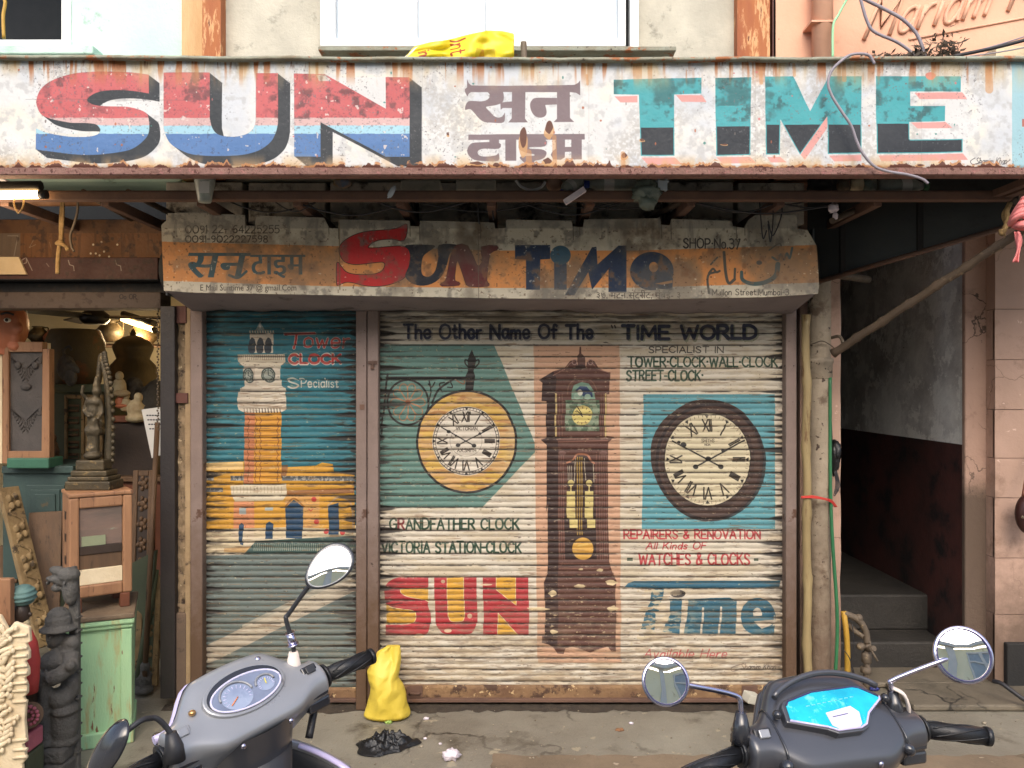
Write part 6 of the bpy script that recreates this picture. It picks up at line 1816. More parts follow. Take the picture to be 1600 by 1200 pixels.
# turbaned figure behind the cream carved panel
Y = 3.12; s = Y / FPX
q = lambda px, py, dy=0: P(px, py, Y + dy)
T = thing("turbaned_figure", "painted wooden figure with teal turban and red coat behind the cream panel", "statue", (X(40, Y), Y, 0))
f = MB()
def tb(u, v):
    a = 2 * math.pi * u; th = math.pi * v
    r = 1 + .05 * math.sin(th * 14 + math.sin(a) * 1.5)
    return q(36, 930) + Vector((math.sin(th) * math.cos(a) * 19 * s * r, math.sin(th) * math.sin(a) * 19 * s * r, math.cos(th) * 17 * s))
f.grid(tb, 28, 40); f.build("turban", M_turban, T)
f = MB().ell(q(34, 958), (12 * s, 12 * s, 19 * s)); f.ell(q(46, 960), (4 * s, 3 * s, 4 * s)); f.build("head", M_dkwood, T)
f = MB().lathe([(0, 0), (8 * s, 0), (8 * s, 3 * s), (4 * s, 6 * s), (6.5 * s, 11 * s), (6.5 * s, 15 * s), (3 * s, 20 * s), (4 * s, 23 * s), (0, 25 * s)], q(40, 986), 16); f.build("turned_knob", M_cloth, T)
f = MB()
sec = [(36, 985, 12), (42, 1005, 15), (45, 1030, 16), (45, 1060, 15), (44, 1082, 14)]
f.loft([[q(px, py) + Vector((math.cos(a) * r * s, math.sin(a) * r * s, 0)) for a in [2 * math.pi * k / 16 for k in range(16)]] for px, py, r in sec]); f.build("coat", M_redp, T)
f = MB().tube([q(45, 1118, -.05), q(45, 1118, .05)], 20 * s, 24)
f.build("wheel_boss", M_wood, T, bevel=.004)
f = MB()
for k in range(14): f.ell(q(45 + 14 * math.cos(k * .449), 1118 + 14 * math.sin(k * .449), -.055), (3 * s, 3 * s, 3 * s), 8, 6)
for k in range(8): f.ell(q(45 + 7 * math.cos(k * .785), 1118 + 7 * math.sin(k * .785), -.055), (2.6 * s, 3 * s, 2.6 * s), 8, 6)
f.build("wheel_beads", M_pinkp, T)
f = MB().box(X(30, Y), X(57, Y), Y - .05, Y + .05, Z(1168, Y), Z(1139, Y)); f.build("skirt", M_pinkp, T, bevel=.01)
f = MB().box(X(28, Y), X(56, Y), Y - .06, Y + .06, 0, Z(1170, Y)); f.build("stand", M_olive, T, bevel=.01)
f = MB().box(X(46, Y + .1), X(62, Y + .1), Y + .06, Y + .1, 0, Z(1080, Y)); f.build("rear_support", M_dkwood, T)

# cream carved panel, nearest at the left edge
Y = 2.95; s = Y / FPX
q = lambda px, py, dy=0: P(px, py, Y + dy)
T = thing("carved_screen", "cream wooden panel carved with scrolling leaves and a stepped edge, at the far left", "carving", (X(-20, Y), Y, 0))
out = [(-200, 940), (-60, 945), (0, 962), (12, 985), (22, 972), (45, 980), (47, 1003), (40, 1006), (45, 1018), (45, 1030), (38, 1034), (44, 1046), (44, 1056), (37, 1060), (42, 1072), (42, 1084), (36, 1090), (40, 1100), (38, 1125), (40, 1150), (41, 1160), (34, 1164), (39, 1176), (39, 1188), (34, 1194), (36, 1215), (36, 1280), (-200, 1280)]
f = MB().prism([(X(a, Y), Z(b, Y)) for a, b in out], Y, Y + .018)
f.build("board", M_creamc, T, bevel=.004)
f = MB()
for yy in (992, 1012, 1024, 1040, 1051, 1066, 1078, 1095, 1155, 1170, 1182): 
    MB().tube([q(20, yy + 2, -.004), q(43, yy, -.004)], .006, 8).build("edge_moulding", M_creamc, T)
f = MB()
rr = random.Random(4)
st = catmull([q(-30, 1230, -.006), q(-12, 1180, -.006), q(8, 1140, -.006), q(-8, 1100, -.006), q(12, 1060, -.006), q(-4, 1020, -.006), q(8, 990, -.006)], 8)
f.tube(st, .006, 8)
for i, p in enumerate(st[::2]):
    for sd in (-1, 1):
        a = rr.uniform(20, 70) * sd
        L_ = rr.uniform(.018, .03)
        d = Vector((math.sin(R(a)), 0, math.cos(R(a))))
        f.ell(p + d * L_ + Vector((0, -.004, 0)), (.010, .008, L_), 10, 8, Matrix.Rotation(R(a), 4, 'Y'))
        f.ell(p + d * L_ * 1.9 + Vector((sd * .006, -.005, 0)), (.008, .007, .011), 8, 6)
for k in range(16):
    p = q(rr.uniform(-60, 16), rr.uniform(985, 1200), -.006); f.ell(p, (.012, .008, .012), 8, 6, amp=.3, seed=k)
f.build("leaf_relief", M_creamc, T)
f = MB(); bxp(f, -70, 16, 905, 978, 3.05, .03)
tag(f.build("pine_block", M_orwood, bevel=.004), "squared orange pine post end showing above the cream carved panel", "post")

# more stock packed into the antique shop
def relief_board(label, a, b, w, Y, m, m2, name="relief_plaque"):
    p0, p1 = P(a[0], a[1], Y + .06), P(b[0], b[1], Y - .04)
    ax = p1 - p0; L = ax.length
    M4 = Matrix.Translation(p0) @ ax.to_track_quat('-Z', 'Y').to_matrix().to_4x4()
    hw = w / FPX * Y / 2
    T = thing(name, label, "frame", p1)
    f = MB().box(-hw, hw, -.012, .012, -L, 0, M4); f.build("panel", m, T, bevel=.003)
    f = MB()
    for sx in (-1, 1): f.box(sx * hw - .014, sx * hw + .014, -.02, .02, -L - .001, .001, M4)
    f.box(-hw + .015, hw - .015, -.019, .019, -.03, 0, M4).box(-hw + .015, hw - .015, -.019, .019, -L, -L + .03, M4)
    f.build("moulding", m2, T, bevel=.004)
    f = MB()
    n = max(2, int(L / .11))
    for k in range(n):
        z = -.07 - k * (L - .14) / (n - 1)
        for sg in (-1, 1):
            f.ell(M4 @ Vector((0, sg * .014, z)), (.018, .01, .018), 8, 6)
            for t in range(5): f.ell(M4 @ Vector((hw * .45 * math.cos(t * 1.257), sg * .014, z + .03 * math.sin(t * 1.257))), (.011, .009, .014), 8, 6)
    f.build("rosette_relief", m2, T)
relief_board("tall narrow carved frame leaning between the pine stand and the black post", (226, 735), (216, 1066), 24, 4.32, M_dkwood, M_wood)
relief_board("short carved olive frame leaning lowest beside the mint cabinet's back", (236, 900), (228, 1072), 26, 4.2, M_olive, M_carve)
relief_board("carved frame standing at the left behind the plank with flowers", (26, 850), (30, 1010), 40, 4.5, M_teal, M_wood)
for px, py, Y, r, lb, m in ((172, 520, 5.6, .09, "small dark pot on the shelf left of the tube light", M_urn2), (226, 524, 5.7, .1, "squat dark pot on the shelf under the tube light", M_urn), (60, 522, 5.6, .07, "little brass pot on the shelf behind the terracotta bust", M_bronze), (82, 524, 5.6, .06, "narrow clay pot on the shelf left of the rusted urn", M_skin)):
    c = P(px, py + 14, Y); s = r
    T = thing("shelf_pot", lb, "pot", c, "pots on the antique shop's back shelf")
    MB().lathe([(0, 0), (s * .5, 0), (s * .95, s * .5), (s, s * .9), (s * .6, s * 1.35), (s * .45, s * 1.5), (s * .6, s * 1.65), (s * .5, s * 1.66), (s * .4, s * 1.5), (0, s * 1.45)], c, 24).build("vessel", m, T)
    MB().tube(catmull([c + Vector((s * .5, 0, s * 1.5)), c + Vector((s * .95, 0, s * 1.5)), c + Vector((s * 1.0, 0, s * .95))], 6), s * .07, 8).build("handle", m, T)
f = MB().box(X(40, 5.62), X(250, 5.62), 5.5, 5.85, Z(541, 5.6), Z(538, 5.6))
tag(f.build("wall_shelf", M_wood, bevel=.003), "brown plank shelf along the antique shop's back", "shelf")
for k, (px, py, m, lb) in enumerate(((150, 660, M_bronze, "small bronze figure half hidden behind the deity statue"), (212, 640, M_cloth, "pale carved animal on the dark chest before the bird carving"), (222, 1062, M_stone, "grey stone lump on the floor by the black post"))):
    Y = (4.4, 4.62, 4.12)[k]
    c = P(px, py, Y)
    T = thing("figurine", lb, "figurine", c, "figurines in the antique shop")
    f = MB().ell(c, (.05, .04, .06), 14, 10, amp=.35, fr=4, seed=k + 5).ell(c + Vector((.02, -.01, .07)), (.026, .024, .03), 12, 8, amp=.2).ell(c + Vector((0, 0, -.05)), (.06, .05, .025), 12, 8, amp=.2)
    o = f.build("body", m, T); d = o.modifiers.new("remesh", 'REMESH'); d.mode = 'VOXEL'; d.voxel_size = .008; d.use_smooth_shade = True
# ------------------------------------------------------------------ poles, pipes and cables at the right of the shutters
def nodes_tube(mb, p0, p1, r, n, joints):
    p0, p1 = Vector(p0), Vector(p1)
    pts, rs = [], []
    for k in range(joints * 6 + 1):
        t = k / (joints * 6)
        j = (k % 6 == 0)
        pts.append(p0.lerp(p1, t) + Vector((.003 * math.sin(k * .7), .002 * math.cos(k), 0)))
        rs.append(r * (1.2 if j else .97) * (1 - .1 * t))
    return mb.tube(pts, r, n, rs=rs)

f = MB(); nodes_tube(f, (X(1262, 3.95), 3.95, 0), (X(1259.5, 3.9), 3.9, Z(492, 3.9)), .0215, 14, 6)
tag(f.build("bamboo_pole", M_bamboo), "upright yellow bamboo pole beside the iron drain pipe", "pole")
f = MB(); nodes_tube(f, P(1302, 552, 3.86), P(1612, 350, 3.2), .020, 12, 7)
tag(f.build("wooden_prop", M_oldbamboo), "weathered bamboo prop running diagonally from the drain pipe up to the canopy", "prop")
xp = X(1282.5, 4.0)
T = thing("drain_pipe", "thick lime stained iron drain pipe at the edge of the passage", "pipe", (xp, 4.02, 0))
r_ = 17.5 / FPX * 4.0
MB().tube([(xp, 4.02, 0), (xp, 4.02, 2.7)], r_, 24, cap=False).build("pipe", M_pipe, T)
MB().lathe([(r_, 0), (r_ * 1.12, .005), (r_ * 1.12, .075), (r_ * 1.2, .08), (r_ * 1.2, .1), (r_, .105)], (xp, 4.02, Z(592, 4)), 28).build("collar", M_pipe, T)
MB().tube(catmull([P(1268, 538, 3.96), P(1285, 533, 3.93), P(1300, 541, 3.95), P(1306, 548, 3.9)], 6), .003, 6).build("binding_wire", M_tap, T)
f = MB().tube(catmull([P(1297, 590, 3.97), P(1297, 700, 3.97), P(1298, 780, 3.96), P(1301, 850, 3.95), P(1308, 960, 3.94), P(1306, 1040, 3.94), P(1300, 1100, 3.95)], 10), .0085, 10)
tag(f.build("garden_hose", M_green), "green hose hanging down along the drain pipe", "hose")
f = MB().tube(catmull([P(1318, 955, 4.1), P(1322, 985, 4.08), P(1324, 1020, 4.08), P(1324, 1100, 4.08)], 8), .014, 12)
tag(f.build("conduit", M_ypipe), "yellow plastic conduit rising beside the green hose", "pipe")
T = thing("standpipe", "corroded water standpipe with a tap near the passage steps", "tap", P(1350, 1100, 4.1))
Yt = 4.1
f = MB().tube(catmull([P(1318, 958, Yt), P(1340, 968, Yt), P(1352, 985, Yt), P(1355, 1005, Yt)], 6), .017, 12).tube(catmull([P(1318, 968, Yt + .03), P(1336, 986, Yt + .03), P(1350, 995, Yt)], 6), .014, 12)
f.build("bent_pipe", M_tap, T)
f = MB().tube([P(1356, 1000, Yt), P(1352, 1100, Yt)], .016, 12).lathe([(.018, 0), (.027, .005), (.027, .03), (.018, .035)], P(1353, 1052, Yt), 14).lathe([(.018, 0), (.025, .005), (.025, .05), (.018, .055)], P(1354, 1036, Yt), 10)
f.build("riser", M_tap, T)
MB().tube([P(1354, 1015, Yt), P(1366, 1013, Yt - .05)], .014, 10).tube([P(1360, 1013, Yt - .04), P(1371, 1033, Yt - .06)], .006, 8).build("tap_handle", M_tap, T)
MB().ell(P(1345, 1010, Yt), (.025, .02, .02), 10, 8).build("joint", M_tap, T)
MB().ell(P(1342, 966, Yt), (.02, .02, .022), 10, 8).build("joint", M_tap, T)
f = MB().tube(catmull([P(1332, 975, 4.05), P(1334, 1010, 4.04), P(1330, 1040, 4.04), P(1336, 1058, 4.04), P(1328, 1030, 4.04), P(1318, 1015, 4.04)], 8), .0025, 6)
tag(f.build("thin_wire", M_wire), "thin dark wire looping beside the standpipe", "wire")
T = thing("tape_bundle", "black taped cable bundle on the pier edge above the red string", "cables", P(1308, 745, 4.04))
f = MB()
f.ell(P(1303, 715, 4.04), (.028, .03, .085), 14, 16, amp=.35, fr=3, seed=3).ell(P(1307, 705, 4.03), (.022, .03, .05), 12, 10, amp=.4, fr=4); f.build("tape", M_blackbag, T)
f = MB()
for k in range(5): f.tube(catmull([P(1303 + k, 735, 4.02), P(1306 + k * 1.5, 755, 4.01), P(1303 + k * 2, 775 - k * 3, 4.0), P(1311 - k, 765, 4.01)], 6), .002, 6)
f.tube(catmull([P(1299, 690, 4.04), P(1297, 640, 4.05), P(1296, 600, 4.06)], 6), .007, 8); f.build("loose_wires", M_wire, T)
f = MB()
for k in range(3): f.tube(catmull([P(1252, 776 + k, 3.9), P(1270, 775 + k * 1.5, 3.9), P(1290, 779 + k, 3.92), P(1300, 782 + k * 2, 3.95), P(1308 - k * 2, 792, 3.97)], 6), .0026, 6)
tag(f.build("string", M_redstring), "red string tied round the bamboo pole and drain pipe", "string")
f = MB().tube(catmull([P(1298, 528, 4.0), P(1312, 526, 3.95), P(1318, 540, 3.93), P(1312, 548, 3.93)], 6), .008, 8)
tag(f.build("iron_hook", M_tap), "bent iron hook holding the weathered bamboo prop's lower end", "hook")
f = MB().tube([P(1300, 428, 4.05), P(1356, 437, 4.3)], .02, 10)
tag(f.build("waste_pipe", M_tap), "short grey pipe stub under the dark metal panel", "pipe")

# rope and pink rag at the canopy's right end
f = MB()
p = catmull([P(1578, 318, 3.3), P(1573, 330, 3.28), P(1574, 345, 3.28), P(1566, 365, 3.28), P(1565, 358, 3.28)], 8)
f.tube(p, .011, 8).tube(catmull([P(1578, 318, 3.3), P(1568, 335, 3.3), P(1573, 352, 3.3)], 8), .008, 8).tube([P(1570, 362, 3.28), P(1571, 380, 3.28)], .002, 5)
tag(f.build("rope", M_rope), "short frayed rope end hanging from the right end of the canopy beam", "rope")
f = MB().box(-.014, .014, -.006, .006, -.16, 0, Matrix.Translation(P(1582, 312, 3.3)) @ Matrix.Rotation(R(-38), 4, 'Y'))
tag(f.build("wooden_batten", M_oldbamboo, bevel=.002), "flat batten slanting down behind the pink rag", "batten")
T = thing("pink_rag", "pink rag knotted round the weathered prop at the right edge", "rag", P(1594, 360, 3.2))
f = MB()
for k in range(7):
    a = .3 * k
    f.tube(catmull([P(1580 + k * .8, 352 - k * 3, 3.17), P(1586 + k * 2, 342 - k * 5, 3.13), P(1600, 336 - k * 4, 3.12), P(1612, 346 - k, 3.16)], 6), .014 + .004 * math.sin(k * 2), 8, flat=.5)
f.ell(P(1596, 352, 3.15), (.03, .03, .02), 12, 10, amp=.4, fr=5); f.build("knot", M_pinkcloth, T)
f = MB()
def tail(u, v):
    w = (u - .5) * (8 + 3 * math.sin(v * 7))
    return P(1589 + 3 * math.sin(v * 4) + w, 362 + 48 * v, 3.15 + .01 * math.sin(u * 6 + v * 5))
f.grid(tail, 6, 14); f.build("tail", M_pinkcloth, T, solid=.003)

# cables hanging over the long sign
def cable(label, pts, Y, r, m, name="cable", dy=0.0):
    f = MB().tube(catmull([P(a, b, Y + dy * i / max(1, len(pts) - 1)) for i, (a, b) in enumerate(pts)], 8), r, 8)
    return tag(f.build(name, m), label, "cable")
k3 = lambda L_: [(a / 3 + 1100, b / 3) for a, b in L_]
cable("grey cable drooping across the letter M of the long sign", k3([(800, 300), (770, 258), (700, 254), (650, 280), (600, 330), (582, 390), (600, 450), (650, 530), (690, 590), (715, 660), (745, 720), (800, 780), (870, 805), (950, 818), (1020, 838), (1050, 860)]), 3.05, .0055, M_gwire)
cable("left grey cable running down the peach wall behind the long sign", k3([(720, -60), (735, 0), (765, 100), (800, 150), (900, 195), (960, 235), (995, 275)]), 3.8, .0075, M_gwire)
cable("right grey cable curving down the peach wall beside the dry leaves", k3([(700, -30), (760, 0), (850, 45), (930, 90), (990, 150), (1020, 210), (1035, 270)]), 3.82, .0085, M_gwire)
cable("pale green wire hanging beside the peach rain pipe", k3([(690, -40), (668, 0), (630, 70), (605, 125), (603, 275)]), 3.85, .006, M_ltgreen)
for i, (a, b, lb) in enumerate((((1490, 88), (1640, 52), "thick black cable resting on the sign's right end"), ((1496, 87), (1640, 44), "upper thin wire at the sign's right end"), ((1500, 90), (1640, 66), "lower thin wire at the sign's right end"))):
    cable(lb, [a, ((a[0] + b[0]) / 2, (a[1] + b[1]) / 2 + 2), b], 3.5, (.008, .003, .003)[i], (M_wire, M_gwire, M_gwire)[i])
f = MB(); bxp(f, 1556, 1640, 72, 92, 3.6, .2)
tag(f.build("ledge_slab", M_creamc), "pale slab edge at the right above the long sign", "slab")
# dry leaves on the canopy
f = MB()
rr = random.Random(8)
for k in range(420):
    cx_, w = (1478, 24) if rr.random() < .62 else (1436, 12)
    if rr.random() < .2: cx_, w = 1400, 40
    top_ = 30 if cx_ == 1478 else (16 if cx_ == 1436 else 6)
    px = rr.gauss(cx_, w * .6)
    py = 90 - abs(rr.gauss(0, top_ * .55))
    p = P(px, py, 3.85 + rr.uniform(-.08, .08))
    a = Vector((rr.uniform(-1, 1), rr.uniform(-1, 1), rr.uniform(-1, 1))).normalized() * rr.uniform(.012, .03)
    b = a.orthogonal().normalized() * rr.uniform(.004, .011)
    f.add([p - a, p + b, p + a, p - b], [(0, 1, 2, 3)])
M_leaf = mat("dry_black_leaves", (48, 42, 36), (70, 60, 46), 20, .9, bump=0)
tag(f.build("dry_leaves", M_leaf, weld=False), "heap of dark dry leaves lying on the canopy roof", "leaves", kind="stuff")
# yellow plastic sheet above the sign
cv = Canvas(620, 40, 812, 100, 3, (228, 206, 48))
cv.mask(sstep(fbm(cv.h, cv.w, 60, 3, 200), .5, .7), (214, 190, 36), .8)
for txt, ox, oy, ang, sc_ in (("in", 655, 85, 78, 18), ("Int", 703, 62, 84, 24), ("A", 748, 92, 10, 12)):
    ps, w = text_paths(txt)
    for ch, pl in ps:
        a_ = R(ang)
        cv.stroke([(ox + (u * math.cos(a_) + v * math.sin(a_)) * sc_, oy + (u * math.sin(a_) - v * math.cos(a_)) * sc_) for u, v in pl], 3.0, (156, 66, 28))
cv.poly([(745, 80), (773, 78), (775, 92), (742, 94)], (170, 150, 40), .7)
cv.poly([(632, 92), (655, 72), (648, 74), (626, 94)], (230, 228, 220))
yim = cv.image("yellow sheet print", .95)
f = MB()
yo = [(630, 92, 92), (648, 73, 94), (670, 67, 95), (700, 62, 96), (730, 55, 96), (760, 48, 96), (785, 49, 96), (802, 53, 96), (803, 54, 96)]
def ysf(u, v):
    px = 630 + 173 * u
    t = np.interp(px, [q[0] for q in yo], [q[1] for q in yo]); b_ = 97
    return P(px, t + (b_ - t) * v, 3.26 + .02 * math.sin(u * 16 + v * 3) + .025 * mnoise.noise(Vector((u * 7, v * 4, 1))) - .03 * v)
f.grid(ysf, 60, 16)
o = f.build("plastic_sheet", picmat("yellow_sheet", yim, .4, .1, 30), solid=.004)
uvplane(o, X(620, 3.26), X(812, 3.26), Z(100, 3.26), Z(40, 3.26))
tag(o, "crumpled yellow printed plastic sheet lying on top of the long sign", "plastic sheet")

# ------------------------------------------------------------------ things stuck on the canopy beam
YJ = 3.47
zb = Z(297, 3.36)
def jz(h): return zb + h
T = thing("plastic_cup", "translucent plastic cup hanging below the beam above the phone numbers", "cup", P(320, 318, 3.33))
s = 3.33 / FPX
MB().lathe([(0, 0), (9 * s, 0), (10 * s, 3 * s), (15 * s, 32 * s), (16 * s, 38 * s)], P(320, 316, 3.33), 20).build("cup", M_clear, T, solid=.002)
MB().lathe([(0, .0), (7 * s, .0), (7 * s, 4 * s), (0, 5 * s)], P(320, 314, 3.33), 14).build("green_base", M_green, T)
MB().box(X(313, 3.3), X(328, 3.3), 3.291, 3.294, Z(302, 3.3), Z(284, 3.3)).build("paper_label", M_paper, T)
for x0, x1, y0, y1, lb in ((626, 688, 281, 300, "long whitish block left of two wedged above the beam"), (712, 775, 281, 298, "whitish block right of two wedged above the beam")):
    f = MB(); bxp(f, x0, x1, y0, y1, YJ, .12)
    tag(f.build("plaster_block", M_grey, bevel=.008), lb, "block", "blocks lying on the canopy beam")
cable("white cable loop hanging behind the canopy beam", [(806, 282), (815, 292), (830, 297), (845, 293), (852, 284)], 3.45, .006, M_white)
f = MB().ell(P(866, 288, YJ), (.035, .04, .032), 16, 10, amp=.1)
tag(f.build("clay_pot", mat("pale_clay", (170, 140, 120), (140, 112, 98), 9, .8, bump=.4)), "pale round clay lump beside the white cable loop", "pot")

def bottle(label, p0, p1, r, cap_m, body_m, group="bottles lying on the canopy beam"):
    p0, p1 = Vector(p0), Vector(p1)
    ax = (p1 - p0); L = ax.length
    M4 = ax.to_track_quat('Z', 'Y').to_matrix().to_4x4()
    T = thing("plastic_bottle", label, "bottle", p0, group)
    MB().lathe([(0, 0), (r * .9, 0), (r, .01), (r, L * .32), (r * .95, L * .36), (r, L * .4), (r, L * .68), (r * .45, L * .87), (r * .4, L * .9), (0, L * .9)], p0, 18, M4).build("bottle", body_m, T)
    MB().lathe([(r * .5, L * .9), (r * .52, L), (0, L)], p0, 14, M4).build("bottle_cap", cap_m, T)
    MB().lathe([(r * 1.01, L * .42), (r * 1.01, L * .62)], p0, 18, M4).build("label_band", M_paper, T)
M_bluecap = mat("blue_cap", (48, 70, 150), None, rough=.4, bump=0)
bottle("dusty bottle with a blue cap tilted down beside the clay lump", P(905, 280, YJ), P(876, 303, 3.4), .03, M_bluecap, M_clear)
bottle("dusty blue capped bottle lying level along the beam", P(992, 288, YJ), P(913, 288, YJ), .032, M_bluecap, M_clear)
bottle("green capped bottle lying on the beam's right half below the letter E", P(1372, 292, YJ), P(1450, 291, YJ), .034, M_green, M_clear)
f = MB().box(-.05, .05, -.012, .012, -.012, .012, Matrix.Translation(P(898, 306, 3.33)) @ Matrix.Rotation(R(-34), 4, 'Y'))
tag(f.build("paper_strip", M_tissue, bevel=.002), "dirty white folded strip stuck under the beam beside the bottles", "paper strip")
f = MB().ell(P(1010, 300, 3.35), (.055, .05, .05), 22, 16, amp=.5, fr=3.4, seed=2).ell(P(1012, 316, 3.33), (.035, .03, .03), 16, 12, amp=.5, fr=4, seed=5)
tag(f.build("crumpled_sheet", M_foil), "greenish crumpled plastic sheet drooping from the beam's middle", "plastic sheet")
f = MB(); bxp(f, 1028, 1043, 282, 297, 3.33, .01); bxp(f, 1028, 1031, 278, 297, 3.335, .05); bxp(f, 1040, 1043, 278, 297, 3.335, .05); f.box(X(1025, 3.33), X(1046, 3.33), 3.34, 3.345, Z(284, 3.33), Z(281, 3.33))
tag(f.build("metal_clip", M_pane, bevel=.001), "small pale metal clip right of the crumpled greenish sheet", "clip")
f = MB().ell(P(1280, 290, YJ), (.05, .05, .04), 16, 10, amp=.45, fr=4, seed=8)
tag(f.build("cloth_bundle", M_dark), "dark rag bundle lying on the beam near its right end", "bundle")
for k, (x0, x1, lb) in enumerate(((1310, 1326, "brownish cup lying third from the right on the beam"), (1328, 1346, "cream cup lying beside the dark rag bundle"), (1349, 1366, "grey crumpled cup next to the green capped bottle"))):
    f = MB(); a = P(x0, 289, YJ); r = .028
    f.lathe([(0, 0), (r * .75, 0), (r, (x1 - x0) / FPX * YJ)], a, 16, Matrix.Rotation(R(90), 4, 'Y'))
    tag(f.build("cup", (M_tap, M_creamc, M_foil)[k], solid=.002), lb, "cup", "cups lying on the beam")
f = MB().ell(P(1302, 325, 3.5), (.022, .02, .02), 14, 10, amp=.6, fr=4).ell(P(1305, 338, 3.5), (.012, .012, .016), 10, 8, amp=.5)
tag(f.build("torn_paper", M_tissue), "scrap of white paper caught under the beam at the dark panel", "paper")
f = MB().ell(P(505 + 30, 286, YJ), (.04, .03, .02), 12, 8, amp=.3); 
tag(f.build("yellow_wrapper", mat("yellow_blue_wrapper", (176, 140, 60), (70, 110, 150), 16, .5, bump=.2)), "small yellow and blue wrapper on the beam left of the blocks", "wrapper")
f = MB().ell(P(612, 300, 3.36), (.012, .012, .03), 12, 8, Matrix.Rotation(R(30), 4, 'Y'), amp=.3)
tag(f.build("silver_wrapper", M_pane), "shiny wrapper sticking out left of the whitish blocks", "wrapper")
f = MB()
def rg(u, v): return (X(-60 + 110 * u, 3.35), 3.35 + .2 * v, 2.42 + .03 * mnoise.noise(Vector((u * 6, v * 3, 2))) + .06 * (1 - u))
f.grid(rg, 20, 8)
tag(f.build("printed_bag", mat("white_blue_bag", (206, 208, 214), (206, 208, 214), 3, .5, bump=.2, c3=(60, 70, 160), s3=6, t3=.62, w3=.02), solid=.004), "white and blue plastic bag stuffed above the pinkish tube light", "bag")
# hanging rope and wire hook, left
f = MB()
for k in range(4):
    a = k * 1.57
    f.tube(catmull([P(98 + 1.6 * math.cos(a), 306, 3.75), P(97 + 2.4 * math.cos(a + 1), 330, 3.75), P(96 + 2.2 * math.cos(a + 2), 355, 3.75), P(95 + 1.5 * math.cos(a + 3), 378, 3.75)], 8), .006, 6)
f.tube(catmull([P(94, 378, 3.75), P(91, 400, 3.75), P(90, 428, 3.75)], 8), .010, 8).tube(catmull([P(88, 380, 3.74), P(98, 382, 3.73), P(106, 388, 3.74), P(103, 390, 3.74)], 6), .009, 8).ell(P(94, 380, 3.74), (.02, .016, .016), 10, 8)
tag(f.build("hanging_rope", M_rope), "knotted bundle of jute rope hanging before the brown fascia", "rope")
cable("dark hooked wire hanging right of the jute rope", [(122, 310), (121, 330), (116, 350), (110, 368), (112, 385), (116, 393)], 3.74, .006, M_tap)
f = MB().tube(catmull([P(23, 309, 3.31), P(22, 320, 3.31), P(29, 333, 3.31), P(36, 322, 3.31), P(37, 309, 3.31)], 8), .003, 6)
tag(f.build("wire_loop", M_rope), "yellowish wire loop hanging below the pinkish tube light", "wire")
f = MB().tube([P(-100, 318, 3.9), P(160, 316, 3.9)], .018, 10)
tag(f.build("bamboo_rail", M_orwood), "horizontal wooden rail under the canopy lit by the pinkish tube", "rail")
for k, px in enumerate((748, 770, 1186, 1200, 1212)):
    cable(("thin dark wire hanging before the hood near the letter N", "dark stick like wire above the letter N of the hood", "left hanging wire above the SHOP No. 37 words", "middle hanging wire right of the SHOP No. 37 words", "looped wire hanging near the hood's right end")[k],
          [(px, 305), (px + (-1, 0, 2, 8, 10)[k], 330), (px + (0, 1, 6, 4, -4)[k], (345, 342, 372, 378, 368)[k]), (px + (1, 1, 12, 0, -12)[k], (350, 344, 360, 350, 345)[k])], 3.5, .003, M_wire)
f = MB().tube(catmull([P(4, -10, 3.9), P(8, 5, 3.9), P(5, 25, 3.9), P(6, 60, 3.9)], 6), .008, 8)
tag(f.build("yellow_wire", M_ypipe), "yellow twisted wire in front of the dark upper window", "wire")

rr = random.Random(17)
for k in range(12):
    x0 = rr.uniform(330, 1230); x1 = x0 + rr.uniform(60, 210); dz = rr.uniform(8, 26)
    y0 = rr.uniform(306, 318); Yw = rr.uniform(3.42, 3.54)
    cable("thin dark wire sagging between the canopy rafters", [(x0, y0), (x0 + (x1 - x0) * .3, y0 + dz * .8), (x0 + (x1 - x0) * .6, y0 + dz), (x1, y0 + rr.uniform(-2, 6))], Yw, rr.uniform(.0022, .004), M_wire)["group"] = "wires under the canopy"
# ------------------------------------------------------------------ bags and litter on the ground
Yb = 3.86
ol = [(1010, 604, 625), (1018, 590, 626), (1032, 584, 626), (1048, 575, 623), (1058, 577, 622), (1070, 581, 629), (1088, 578, 634), (1102, 574, 636), (1110, 571, 640), (1117, 569, 641), (1119, 575, 636)]
f = MB()
NB, NA = 70, 96
def bag(u, v):
    py = 1009 + 110 * v
    a = np.interp(py, [q[0] for q in ol], [q[1] for q in ol]); b = np.interp(py, [q[0] for q in ol], [q[2] for q in ol])
    if v >= 1: a, b = a + 20, b - 20
    t = 2 * math.pi * u
    cx_, w_ = (X(a, Yb) + X(b, Yb)) / 2, (X(b, Yb) - X(a, Yb)) / 2
    dp = .014 + .07 * smooth_(min(1, v * 1.6)) * (1 - .25 * v)
    ct, st = math.cos(t), math.sin(t)
    ct = math.copysign(abs(ct) ** .8, ct)
    p = Vector((cx_ + ct * w_, Yb + st * dp, max(.002, Z(min(py, 1117.5), Yb))))
    q1 = Vector((p.x * 9 + p.z * 5, p.z * 7 - p.x * 6, st * .8))
    q2 = Vector((p.x * 22 - p.z * 14, p.z * 9, st * 1.4 + 3))
    rid = (1 - 2.2 * abs(mnoise.noise(q1))) * .012 + (1 - 2.2 * abs(mnoise.noise(q2))) * .006
    fold = .012 * math.exp(-((u - .72 - .1 * math.sin(v * 5)) / .03) ** 2) * (1 - v)
    p += Vector((ct * .3, st, 0)) * (rid * min(1, .3 + v * 2) * (1 if .02 < v < .97 else .3) - fold)
    return p
def smooth_(t): return t * t * (3 - 2 * t)
f.grid(bag, NA, NB)
f.add([bag(k / NA, 0) for k in range(NA)], [tuple(range(NA))])
